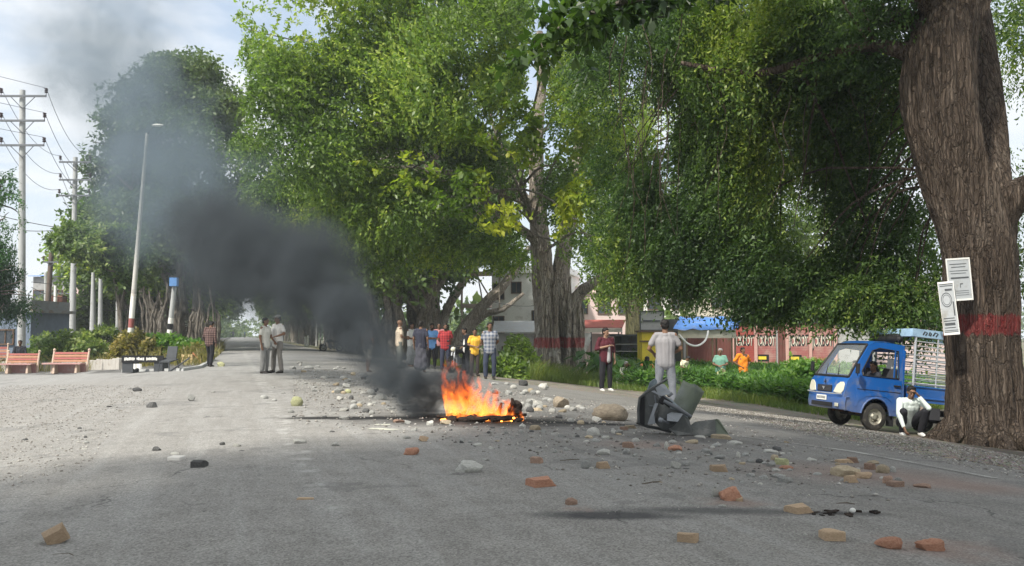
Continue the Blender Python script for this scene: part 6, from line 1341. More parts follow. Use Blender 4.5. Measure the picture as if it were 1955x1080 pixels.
# cargo bed
BX0, BX1 = -.80, -3.05; mb = MB(); mb.box(((BX0 + BX1) / 2, 0, .68), (BX0 - BX1, 1.48, .06)); 
for s_ in (1, -1):
    mb.box(((BX0 + BX1) / 2, s_ * .735, .84), (BX0 - BX1, .03, .26)); mb.box(((BX0 + BX1) / 2, s_ * .755, .965), (BX0 - BX1, .03, .03)); mb.box(((BX0 + BX1) / 2, s_ * .755, .74), (BX0 - BX1, .02, .03))
mb.box((BX0, 0, .84), (.03, 1.48, .26)); mb.box((BX1, 0, .84), (.03, 1.48, .26)); build(mb, 'cargo_bed', m_truck, bevel=.004)
mb = MB(); ztop = 1.98
for s_ in (1, -1):
    for i in range(5): x = BX0 - .06 + (BX1 - BX0 + .12) * i / 4; mb.tube([(x, s_ * .735, .96), (x, s_ * .735, ztop)], .017, 6)
for i in range(4): y = -.7 + 1.4 * i / 3; mb.tube([(BX0 - .06, y, .96), (BX0 - .06, y, ztop)], .015, 6); mb.tube([(BX1 + .06, y, .96), (BX1 + .06, y, ztop)], .015, 6)
build(mb, 'cage_post', m_rail)
mb = MB()
for i in range(11):
    z = 1.03 + (ztop - 1.03) * i / 10
    for s_ in (1, -1): mb.tube([(BX0 - .06, s_ * .735, z), (BX1 + .06, s_ * .735, z)], .013 if i % 5 else .018, 6)
    if i % 2 == 0: mb.tube([(BX0 - .06, -.735, z), (BX0 - .06, .735, z)], .012, 6); mb.tube([(BX1 + .06, -.735, z), (BX1 + .06, .735, z)], .012, 6)
build(mb, 'cage_rail', m_rail)
mb = MB(); mb.box((BX0 + .02, 0, 2.06), (.03, 1.50, .16)); [mb.box(((BX0 + BX1) / 2, s_ * .745, 2.06), (BX0 - BX1 + .1, .02, .16)) for s_ in (1, -1)]; build(mb, 'headboard', pm('board_pale_blue', (.34, .50, .66), .6, .2, 4, .1, 30, dirt=(.2, .3, .45)))
for i, (x_, tx) in enumerate(((-1.35, 'xuf'), (-2.1, 'uf'))):
    pass
mb = MB()
for x0_, w_ in ((-1.0, .10), (-1.14, .06), (-1.24, .12)): mb.tube([(x0_, .757, 2.03), (x0_ - w_ * .4, .757, 2.10), (x0_ - w_, .757, 2.06 + w_ * .2), (x0_ - w_ * .6, .757, 2.02)], .012, 5)
build(mb, 'headboard_lettering', m_black)
mb = MB(); V_ = []; mb.cap((-.62, -.50, 1.90), .085, (-.60, .52, 1.90), .075); mb.cap((-.66, -.40, 1.96), .05, (-.64, .40, 1.97), .05); build(mb, 'rolled_tarpaulin', m_black, smooth=True)
# people in the cab (things of their own)
RM = TR.rotation_euler.to_matrix()
for lab, y, sh, lk in (('driver in dark clothes sitting behind the wheel of the blue truck', .34, cloth('charcoal', (.03, .032, .04)), (.5, -1, 0)), ('passenger with raised hand sitting in the far seat of the blue truck', -.34, cloth('greybrown', (.18, .16, .15)), (.2, -1, 0))):
    p = TR.location + RM @ Vector((-.26, y, .29)) * .91; P_ = dict(sit); P_['look'] = lk
    if y > 0: P_.update(wL=(.12, -.42, .86), wR=(-.12, -.42, .86), eL=(.25, -.15, .74), eR=(-.25, -.15, .74))
    P_.update(aL=(.13, -.40, .16), aR=(-.13, -.40, .16), kL=(.13, -.34, .50), kR=(-.13, -.34, .50))
    person(lab, 0, 0, 0, math.degrees(HD) + 90, sh, cloth('black', (.018, .018, .022)), P_, at=p, parent_scale=.86, sleeve='long', vs=.012)

# ------------------------------------------------------------------ motorcycle
def motorcycle(px, py, rz, label):
    b = ground(px, py); T = empty('motorcycle', b, R(rz), label, 'motorcycle'); B_ = lambda mb, n, mt, **k: mb.build(n, mt, T, world=False, **k)
    for x in (.64, -.60):
        e = wheel(T, (x, 0, .30), .30, .09)
    mb = MB(); mb.tube([(.64, .05, .30), (.50, .05, .72), (.42, .03, .92)], .022, 8); mb.tube([(.64, -.05, .30), (.50, -.05, .72), (.42, -.03, .92)], .022, 8); B_(mb, 'fork', m_rail, smooth=True)
    mb = MB(); mb.tube([(.40, 0, .82), (.1, 0, .55), (-.1, 0, .36)], .03, 8); mb.tube([(.40, 0, .85), (0, 0, .74), (-.62, 0, .70)], .025, 8); mb.tube([(-.1, .07, .36), (-.60, .07, .30)], .02, 6); mb.tube([(-.1, -.07, .36), (-.60, -.07, .30)], .02, 6); B_(mb, 'frame', m_trim, smooth=True)
    mb = MB(); mb.ball((.12, 0, .82), (.26, .13, .12), 14, 10); B_(mb, 'fuel_tank', m_black, smooth=True)
    mb = MB(); mb.ball((-.32, 0, .79), (.36, .12, .055), 14, 8); B_(mb, 'seat', m_trim, smooth=True)
    mb = MB(); mb.box((.08, 0, .44), (.26, .22, .24)); mb.tube([(.1, 0, .5), (.2, 0, .68)], .07, 10); B_(mb, 'engine', m_iron, bevel=.02)
    mb = MB(); mb.tube([(.15, -.1, .38), (.0, -.14, .26), (-.70, -.16, .32)], [.02, .03, .04], 8); B_(mb, 'exhaust', m_rail, smooth=True)
    mb = MB(); mb.tube([(.30, -.34, .99), (.40, -.16, 1.0), (.42, 0, .95), (.40, .16, 1.0), (.30, .34, .99)], .014, 8); B_(mb, 'handlebar', m_trim, smooth=True)
    mb = MB(); mb.ball((.52, 0, .86), (.07, .09, .09), 12, 8); B_(mb, 'headlight', m_lens, smooth=True)
    for s_ in (1, -1): mb = MB(); mb.tube([(.36, s_ * .22, 1.0), (.36, s_ * .26, 1.13)], .007, 5); mb.ball((.36, s_ * .26, 1.15), (.015, .055, .035), 8, 6); B_(mb, 'mirror', m_trim)
    mb = MB(); [mb.tube([(x + .33 * math.cos(a), y, .30 + .33 * math.sin(a)) for a in [math.pi * (.15 + .7 * i / 8) for i in range(9)]], .012, 6) for x in (.64, -.60) for y in (-.03, 0, .03)]; B_(mb, 'mudguard', m_black, smooth=True); return T
motorcycle(876, 712, -110, 'black motorcycle standing between the red shirted man and the leaning person')
motorcycle(633, 671, 200, 'dark motorcycle far up the right road edge behind the smoke')
# ------------------------------------------------------------------ fire
T = empty('bonfire', FIRE, 0, 'burning heap of debris in the road with tall orange flames', 'fire')
kf = FIRE.y / F
m_char, t, out = new_mat('charred_debris'); co = t.node('ShaderNodeTexCoord').outputs['Object']; principled(t, out, t.ramp(t.noise(co, 9, 5, .65), [(.35, (.012, .011, .010)), (.7, (.07, .05, .04))]), .9, 0, .15, t.bump(t.noise(co, 25, 4), .7, .03))
rg = random.Random(2); mb = MB()
for i in range(26):
    a = rg.uniform(0, 6.28); r_ = rg.uniform(0, .42); c = Vector((r_ * math.cos(a) * 1.25 + .04, r_ * math.sin(a), rg.uniform(.015, .07)))
    L_ = rg.uniform(.08, .30); d = Vector((rg.uniform(-1, 1), rg.uniform(-1, 1), rg.uniform(-.1, .22))).normalized(); mb.tube([c - d * L_, c, c + d * L_], [rg.uniform(.012, .03), rg.uniform(.02, .045), .015], 6, jit=.15)
for i in range(16): a = rg.uniform(0, 6.28); mb.ball((.5 * math.cos(a) * rg.random(), .4 * math.sin(a) * rg.random(), .03), (rg.uniform(.05, .13), rg.uniform(.05, .12), rg.uniform(.03, .08)), 8, 5, Matrix.Rotation(rg.uniform(0, 3), 3, 'Z'))
mb.build('charred_debris', m_char, T, world=False)
# scorched bark-like lump on the right end of the heap
mb = MB(); V0 = Vector(((985 - 915) * kf, 0.02, .13))
for i in range(13): mb.ball(V0 + Vector((rg.uniform(-.09, .08), rg.uniform(-.05, .05), rg.uniform(-.10, .15))), (rg.uniform(.04, .08), .06, rg.uniform(.03, .07)), 8, 6)
link('scorched_log', vox(mb, .012, 1, 'scorched_log', .02, 14), m_char, T)
# flame volume: one closed mound of tongues
mb = MB(); tongues = [(-.34, .12, .18), (-.32, .76, .17), (-.25, .90, .16), (-.17, .82, .17), (-.09, .80, .18), (0, .72, .18), (.10, .64, .17), (.20, .56, .16), (.30, .50, .15), (.40, .38, .13), (.46, .20, .12), (-.08, .48, .26), (.12, .40, .24)]
for x, h, r_ in tongues:
    lean = -.42 * h; mb.cap((x + .05, rg.uniform(-.05, .05), .04), r_, (x + lean * .45 + .03, rg.uniform(-.05, .05), h * .6), r_ * .75); mb.cap((x + lean * .45 + .03, 0, h * .6), r_ * .75, (x + lean + .02, 0, h), r_ * .35)
fm_ = vox(mb, .03, 1, 'flame'); fl, t, out = new_mat('flame')
co = t.node('ShaderNodeTexCoord').outputs['Object']
d1 = t.v('SCALE', t.v('SUBTRACT', t.noise(co, 3.2, 3, .5, 0, True), (.5, .5, .5)), .28)
cw = t.v('ADD', co, d1)
n = t.noise(t.mapv(cw, scale=(1, 1, .40), rot=(0, R(-14), 0)), 9.5, 4, .62)
z = t.sep(co)[2]; x = t.sep(co)[0]
hx = t.ramp(t.m('MULTIPLY_ADD', x, .8, .5), [(.04, (.20,) * 3), (.09, (.60,) * 3), (.13, (.92,) * 3), (.28, (.90,) * 3), (.42, (.76,) * 3), (.62, (.62,) * 3), (.78, (.58,) * 3), (.89, (.26,) * 3)])
hh_ = t.m('DIVIDE', z, t.m('MAXIMUM', t.m('MULTIPLY', hx, .86), .05))          # 0 at ground, 1 at the local flame top
yy = t.m('ABSOLUTE', t.sep(co)[1])
body = t.m('SUBTRACT', t.m('SUBTRACT', .78, t.m('MULTIPLY', hh_, .42)), t.m('MULTIPLY', t.m('POWER', t.m('MULTIPLY', yy, 3.4), 2), .35))
k_ = t.m('ADD', body, t.m('MULTIPLY', t.m('SUBTRACT', n, .5), 2.1))
den = t.m('POWER', t.ss(k_, .40, .85), 1.5)
heat = t.m('ADD', t.m('MULTIPLY', k_, .75), t.m('MULTIPLY', t.m('SUBTRACT', 1, hh_), .18), clamp=True)
colr = t.ramp(heat, [(.0, (.7, .04, .01)), (.42, (1.0, .10, .015)), (.64, (1.0, .22, .03)), (.84, (1, .45, .08)), (.98, (1, .78, .30))])
em = t.node('ShaderNodeEmission'); t.put(em.inputs[0], colr); t.put(em.inputs[1], t.m('MULTIPLY', den, 11.0))
ab = t.node('ShaderNodeVolumeAbsorption'); ab.inputs['Color'].default_value = (.5, .16, .05, 1); t.put(ab.inputs[1], t.m('MULTIPLY', den, 9.0))
ad = t.node('ShaderNodeAddShader'); t.l.new(em.outputs[0], ad.inputs[0]); t.l.new(ab.outputs[0], ad.inputs[1]); t.l.new(ad.outputs[0], out.inputs['Volume'])
fl.cycles.volume_step_rate = .22
link('flame', fm_, fl, T)
# glowing embers at the foot
me_, t, out = new_mat('ember'); e_ = t.node('ShaderNodeEmission'); e_.inputs[0].default_value = (1, .28, .04, 1); e_.inputs[1].default_value = 6; t.l.new(e_.outputs[0], out.inputs[0])
mb = MB()
for i in range(26): a = rg.uniform(-1, 1); mb.ball((a * .52, -.18 + rg.uniform(-.14, .12), .02 + rg.random() * .04), (rg.uniform(.008, .03), .012, rg.uniform(.006, .016)), 6, 4)
em_ = mb.build('ember', me_, T, world=False); em_['kind'] = 'stuff'

# ------------------------------------------------------------------ smoke
def smoke(name, label, puffs, vs, nscale, warp, step, col, parent=None, expand=1.08, wf=1.5):
    """puffs: (px, py, Y, radius px, density)"""
    S = []; jr = random.Random(len(name))
    for i in range(len(puffs) - 1):
        a, b = puffs[i], puffs[i + 1]; ca, cb = pt(*a[:3]), pt(*b[:3]); ra, rb = a[3] * a[2] / F, b[3] * b[2] / F
        n_ = max(1, int(math.ceil((cb - ca).length / (.7 * min(ra, rb)))))
        for j in range(n_): k = j / n_; rj = ra + (rb - ra) * k; S.append((ca.lerp(cb, k) + Vector([jr.uniform(-.28, .28) * rj for _ in range(3)]), rj * jr.uniform(.75, 1.15), a[4] + (b[4] - a[4]) * k))
    a = puffs[-1]; S.append((pt(*a[:3]), a[3] * a[2] / F, a[4]))
    mb = MB()
    for c, r_, d in S: mb.ball(c, r_ * 1.12 * expand, 14, 10)
    o0 = S[0][0]; me = vox(mb, vs, 2, name); n = len(me.vertices); co_ = np.zeros(n * 3); me.vertices.foreach_get('co', co_); co_ = co_.reshape(-1, 3) - np.array(o0[:])
    me.vertices.foreach_set('co', co_.ravel()); me.update(); o = link(name, me, None, None, o0)
    m, t, out = new_mat('smoke_' + name); pos = t.node('ShaderNodeNewGeometry').outputs['Position']
    w = t.v('SCALE', t.v('SUBTRACT', t.noise(pos, nscale, 4, .6, 0, True), (.5, .5, .5)), warp); p2 = t.v('ADD', pos, w)
    acc = None
    for c, r_, d in S:
        dd = t.v('DISTANCE', p2, tuple(c)); f_ = t.ss(dd, r_, r_ * .25); q_ = t.m('MULTIPLY', f_, d); acc = q_ if acc is None else t.m('MAXIMUM', acc, q_)
    nn = t.ss(t.noise(p2, nscale * 1.5, 6, .72), .39, .61)
    den = t.m('MULTIPLY', acc, t.m('MULTIPLY_ADD', nn, 1.7, .12))
    pv = t.node('ShaderNodeVolumePrincipled'); pv.inputs['Color'].default_value = (*col, 1); t.put(pv.inputs['Density'], den); pv.inputs['Anisotropy'].default_value = .1; pv.inputs['Absorption Color'].default_value = (0, 0, 0, 1)
    t.l.new(pv.outputs[0], out.inputs['Volume']); m.cycles.volume_step_rate = step; me.materials.append(m)
    if label: tag(o, label, 'smoke', kind='stuff')
    return o
Yf = FIRE.y
smoke('smoke', 'dark brown black smoke rolling left off the fire into a slate cloud over the road', [(890, 715, Yf + .1, 34, 8), (855, 742, Yf + .1, 52, 10), (805, 748, Yf + .5, 54, 5.0), (758, 728, Yf + 1.2, 48, 1.6), (722, 684, Yf + 2.2, 54, 1.4), (698, 632, Yf + 3.4, 66, 1.8), (650, 580, Yf + 5, 82, 1.8), (592, 530, Yf + 7, 100, 1.7), (525, 492, Yf + 9, 108, 1.5), (455, 466, Yf + 11, 104, 1.1), (385, 455, Yf + 13, 95, .75), (420, 520, Yf + 12.5, 85, .8), (510, 560, Yf + 10, 76, .9)], .16, 1.6, .95, .085, (.105, .120, .132), wf=.50)
smoke('smoke_drift', 'thinning grey smoke drifting up over the banyan into the sky', [(470, 520, Yf + 14, 120, .16), (400, 440, Yf + 15, 150, .22), (330, 380, Yf + 18, 165, .22), (275, 310, Yf + 22, 160, .19), (235, 240, Yf + 27, 145, .14), (200, 170, Yf + 32, 145, .11), (190, 95, Yf + 37, 165, .085), (240, 20, Yf + 42, 185, .07)], .5, .34, 3.4, .09, (.24, .30, .35), wf=.8)
smoke('wisp', 'thin pale smoke wisp rising from the wreck before the man in grey', [(1300, 770, ground(1300, 830).y, 26, .9), (1285, 730, ground(1300, 830).y, 24, .8), (1262, 690, ground(1300, 830).y + .3, 18, .4)], .03, 5, .12, .12, (.75, .78, .85))

# ------------------------------------------------------------------ wreck of a scooter and a plastic drum
bW = ground(1290, 831); kw = bW.y / F
m_plast = pm('burnt_plastic_grey', (.075, .080, .078), .45, .35, 6, .3, 30, dirt=(.15, .15, .14)); m_plast2 = pm('plastic_blue_grey', (.16, .20, .22), .45, .2, 6, .2, 30, dirt=(.09, .10, .10)); m_drum = pm('drum_grey_green', (.105, .125, .095), .5, .2, 5, .2, 30, dirt=(.055, .065, .07)); m_plast3 = pm('plastic_light_panel', (.22, .235, .25), .4, .2, 6, .2, 30)
TW = empty('scooter_wreck', bW, 0, 'smashed dark grey scooter bodywork heaped on the road right of the boulder', 'wreckage')
def wp_(px, py, y=0.): return Vector(((px - 1290) * kw, y, (831 - py) * kw))
def shard(pts, ys, th, name, mt, thick_dir=(0, 1, 0)):
    P = [wp_(a, b, y) for (a, b), y in zip(pts, ys)]; d = Vector(thick_dir) * th; n = len(P); mb = MB()
    mb.add([p for p in P] + [p + d for p in P], [tuple(range(n))[::-1], tuple(range(n, 2 * n))] + [(i, (i + 1) % n, n + (i + 1) % n, n + i) for i in range(n)]); return mb.build(name, mt, TW, world=False, bevel=.004)
# open front cowl: ring frame with dark inside
ring = [(1222, 800), (1218, 770), (1224, 750), (1236, 742), (1254, 735), (1262, 722), (1266, 745), (1258, 770), (1246, 800), (1238, 812)]
mb = MB(); mb.tube([wp_(a, b, -.05) for a, b in [(1219, 806), (1218, 782), (1221, 760), (1236, 748), (1254, 736), (1274, 724)]], .016, 8, ridge=.1); mb.tube([wp_(a, b, .12) for a, b in [(1219, 808), (1240, 816), (1262, 820), (1285, 826)]], .02, 8); mb.build('rim_tube', m_plast, TW, world=False, smooth=True)
shard([(1219, 806), (1219, 776), (1224, 757), (1232, 750), (1231, 812)], [-.02, -.04, -.04, 0, 0], .05, 'cowl_lens', m_black)
shard([(1232, 748), (1252, 737), (1262, 770), (1246, 810), (1231, 811)], [0, .02, -.05, -.05, 0], .03, 'cowl_panel', m_plast)
shard([(1249, 770), (1256, 770), (1248, 790), (1250, 808), (1236, 810)], [-.07, -.07, -.08, -.08, -.05], .02, 'bracket', m_plast3)
shard([(1238, 745), (1258, 734), (1272, 735), (1283, 752), (1262, 757)], [.02, .05, .08, -.02, -.04], .03, 'cowl_top', m_plast3)
shard([(1232, 772), (1246, 732), (1258, 725), (1262, 732), (1248, 757), (1234, 773)], [.14, .16, .2, .2, .16, .14], .03, 'side_fairing', m_plast2)
shard([(1252, 757), (1275, 778), (1300, 786), (1290, 822), (1262, 818), (1246, 800)], [-.02, -.1, -.1, -.05, -.05, 0], .12, 'engine_cover', m_plast)
shard([(1271, 790), (1280, 786), (1303, 788), (1289, 803), (1269, 801)], [-.14, -.10, -.10, -.18, -.18], .03, 'side_cover', m_plast3)
shard([(1300, 788), (1315, 800), (1322, 828), (1290, 830), (1275, 818), (1288, 804)], [-.1, -.04, -.04, -.12, -.12, -.16], .10, 'leg_shield', m_plast)
shard([(1316, 813), (1330, 806), (1352, 808), (1366, 799), (1385, 826), (1362, 831), (1336, 829), (1320, 830)], [-.02, .06, .06, -.06, -.12, -.12, -.10, -.06], .02, 'mudguard', m_plast)
shard([(1352, 808), (1366, 799), (1370, 800), (1386, 827), (1362, 832)], [.05, -.07, -.07, -.14, -.14], .018, 'mudguard_flare', m_drum)
shard([(1258, 748), (1282, 764), (1316, 792), (1312, 798), (1290, 785), (1262, 768)], [.0, -.04, 0, -.02, -.08, -.06], .05, 'handle_cover', m_plast2)
mb = MB(); mb.tube([wp_(1266, 765, -.08), wp_(1290, 778, -.12), wp_(1318, 795, -.06)], [.022, .03, .02], 8); mb.tube([wp_(1276, 757, -.02), wp_(1284, 752, 0)], .02, 6); mb.tube([wp_(1256, 796, -.10), wp_(1264, 802, -.14), wp_(1274, 806, -.12)], .018, 6); mb.tube([wp_(1240, 775, -.03), wp_(1252, 775, -.06), wp_(1249, 755, -.06)], .009, 5); mb.build('tube_frame', m_iron, TW, world=False, smooth=True)
mb = MB(); mb.ball(wp_(1259, 800, -.13), (.035, .02, .028), 10, 8); mb.build('lamp', m_plast3, TW, world=False, smooth=True)
mb = MB(); mb.box(wp_(1270, 768, -.02), (.16, .10, .10), Matrix.Rotation(R(35), 3, 'Y')); build_ = mb.build('battery_case', m_black, TW, world=False, bevel=.01)
TD = empty('plastic_drum', bW + Vector((.10, .12, .0)), 0, 'cracked grey green half cylinder standing tilted in the wreck', 'drum')
lo_, hi_ = wp_(1293, 788, .10), wp_(1318, 741, .14); ax = (hi_ - lo_).normalized(); sidev = ax.cross(Vector((0, 1, 0))).normalized(); fr = sidev.cross(ax); mb = MB(); V_ = []; n_ = 18; rr_ = 23 * kw
for L_ in range(9):
    for i in range(n_ + 1):
        a = R(-30 + 240 * i / n_); k = L_ / 8; e = (lo_ - ax * .05).lerp(hi_, k); jag = (.010 * math.sin(i * .9) + .006 * math.sin(i * 2.1)) if L_ == 8 else 0; r_ = rr_ * (1 - .06 * (1 - k)) * (1 + .01 * math.sin(L_ * 3))
        V_.append(e + ax * jag + sidev * -math.cos(a) * r_ - fr * math.sin(a) * r_ * (1 if fr.y > 0 else -1))
mb.add(V_, [(L_ * (n_ + 1) + i, L_ * (n_ + 1) + i + 1, (L_ + 1) * (n_ + 1) + i + 1, (L_ + 1) * (n_ + 1) + i) for L_ in range(8) for i in range(n_)])
o = mb.build('shell', m_drum, TD, world=False, smooth=True); md = o.modifiers.new('thick', 'SOLIDIFY'); md.thickness = .012
for q_ in ((0, 0), ): pass

# ------------------------------------------------------------------ stones, bricks, sticks
def stone_mat(name, c1, c2, sp=(.5, .48, .44), bs=.5):
    m, t, out = new_mat(name); co = t.node('ShaderNodeTexCoord').outputs['Object']; oi = t.node('ShaderNodeObjectInfo').outputs['Random']
    cv = t.v('ADD', co, t.v('SCALE', (7., 3., 5.), oi)); n1 = t.noise(cv, 9, 6, .65); c = t.ramp(n1, [(.3, c1), (.68, c2)]); c = t.mix(t.m('MULTIPLY', t.ss(t.noise(cv, 38, 3, .6), .60, .75), .5), c, sp)
    c = t.mix(1, c, t.m('MULTIPLY_ADD', oi, .45, .78), 'MULTIPLY'); principled(t, out, c, .9, 0, .2, t.bump(t.noise(cv, 22, 5, .65), bs, .02)); return m
SM = {'grey': stone_mat('stone_grey', (.19, .19, .18), (.40, .40, .37)), 'pale': stone_mat('stone_pale', (.30, .295, .27), (.52, .51, .46)), 'tan': stone_mat('stone_tan', (.28, .22, .14), (.46, .39, .28)), 'dark': stone_mat('stone_dark', (.05, .05, .052), (.13, .13, .125)),
      'chalk': stone_mat('stone_chalky', (.46, .455, .41), (.74, .73, .67), (.2, .2, .17), .9), 'brown': stone_mat('brick_brown', (.24, .15, .11), (.40, .28, .21), bs=.7), 'orange': stone_mat('brick_orange', (.34, .155, .095), (.50, .28, .19), (.5, .36, .28), .8), 'buff': stone_mat('brick_buff', (.38, .27, .17), (.55, .41, .28), (.55, .45, .35), .7), 'green': stone_mat('brick_mossy', (.28, .29, .15), (.45, .45, .27), bs=.6), 'boulder': stone_mat('boulder_speckled', (.22, .18, .13), (.40, .34, .26), (.55, .50, .42), .9)}
SN = {'grey': 'grey stone', 'pale': 'pale grey stone', 'chalk': 'rough whitish grey block', 'tan': 'tan stone', 'dark': 'dark stone', 'brown': 'brown brick piece', 'orange': 'orange brick piece', 'buff': 'buff brick piece', 'green': 'yellow green brick piece', 'boulder': 'speckled tan boulder'}
def rock_mesh(kind, sd_):
    """kind: 'r' rounded, 'a' angular, 'b' broken brick, 'f' flat chip"""
    rg = random.Random(sd_); bm = bmesh.new()
    if kind in 'raf':
        bmesh.ops.create_icosphere(bm, subdivisions=3, radius=.5)
        pl = [(Vector((rg.gauss(0, 1), rg.gauss(0, 1), rg.gauss(0, .7))).normalized(), rg.uniform(.27, .40) if kind == 'a' else rg.uniform(.36, .47)) for _ in range(11 if kind == 'a' else 7)]
        pl += [(Vector((0, 0, -1)), .30)]
        for v in bm.verts:
            p = v.co
            for n_, d in pl:
                e = p.dot(n_) - d
                if e > 0: p -= n_ * e * (.96 if kind == 'a' else .8)
            v.co = p * (1 + .05 * math.sin(p.x * 19 + sd_) * math.sin(p.y * 17) + .03 * math.sin(p.z * 31 + sd_))
    else:
        bmesh.ops.create_cube(bm, size=1)
        bmesh.ops.subdivide_edges(bm, edges=bm.edges[:], cuts=7, use_grid_fill=True)
        pl = [(Vector((rg.uniform(-1, 1), rg.uniform(-1, 1), rg.uniform(-.5, 1))).normalized(), rg.uniform(.50, .68)) for _ in range(3)] + [(Vector((rg.choice((-1, 1)), rg.uniform(-.5, .5), rg.uniform(.1, .5))).normalized(), rg.uniform(.40, .50))]
        for v in bm.verts:
            p = v.co
            for n_, d in pl:
                e = p.dot(n_) - d
                if e > 0: p -= n_ * e * (1 + .25 * math.sin(p.y * 23 + p.z * 17))
            v.co = p + Vector((math.sin(p.y * 29 + sd_), math.sin(p.z * 31), math.sin(p.x * 27))) * .010
    lo = [min(v.co[i] for v in bm.verts) for i in range(3)]; hi = [max(v.co[i] for v in bm.verts) for i in range(3)]
    for v in bm.verts: v.co = Vector([(v.co[i] - (lo[i] + hi[i]) / 2) / (hi[i] - lo[i]) if i < 2 else (v.co[2] - lo[2]) / (hi[2] - lo[2]) for i in range(3)])
    me = bpy.data.meshes.new('rock'); bm.to_mesh(me); bm.free()
    for p in me.polygons: p.use_smooth = True
    try: me.set_sharp_from_angle(angle=R(28 if kind != 'r' else 60))
    except Exception: pass
    return me
RM_ = {k: [rock_mesh(k, i * 7 + ord(k)) for i in range(n)] for k, n in (('r', 8), ('a', 8), ('b', 6), ('f', 3))}
_rm = {}
stones = []
def zone(px, py):
    if py > 985: return 'along the bottom edge'
    if 1560 < px and 860 < py < 945: return 'in the brick pile near the big tree'
    if 1425 <= px <= 1525 and 850 < py < 935: return 'in the rubble cluster right of centre'
    if px < 470: return 'on the dusty left side of the road'
    if px < 720 and py < 800: return 'in the stone scatter left of the smoke'
    if px < 720: return 'left of the soot streak'
    if py < 800 and px < 1125 and px > 925: return 'in the rubble bank behind the fire'
    if py < 800 and px <= 925: return 'under the smoke'
    if px >= 1125 and py < 845: return 'around the boulder and wreck'
    if px < 1000 and py < 830: return 'along the front of the soot'
    if px < 1060: return 'in front of the fire'
    if px < 1240: return 'between the fire and the wreck, nearer the camera'
    return 'in front of the wreck'
def rock(px, py, w, h, col, kind='r', rz=None, depth=None):
    b = ground(px, py); k = b.y / F; dp = depth or random.uniform(.6, 1.0); W_ = w * k; H_ = max(h * k * 1.05 - W_ * dp * .05, h * k * .6)
    key = (kind, random.randrange(len(RM_[kind])), col); 
    if key not in _rm: me = RM_[kind][key[1]].copy(); me.materials.append(SM[col]); _rm[key] = me
    nm_ = 'boulder' if col == 'boulder' else ('brick' if kind == 'b' else 'stone'); o = bpy.data.objects.new(nm_, _rm[key]); COL.objects.link(o)
    o.scale = (W_, W_ * dp, H_); o.location = (b.x, b.y + W_ * dp * .4, float(gz(b.x, b.y + W_ * dp * .4)) - .004 - H_ * .03); a = rz if rz is not None else random.uniform(-.5, .5) + (random.choice((0, math.pi)) if kind != 'b' else 0); o.rotation_euler = (0, 0, a)
    stones.append([o, px, py, w, h, col, kind, zone(px, py)]); return o
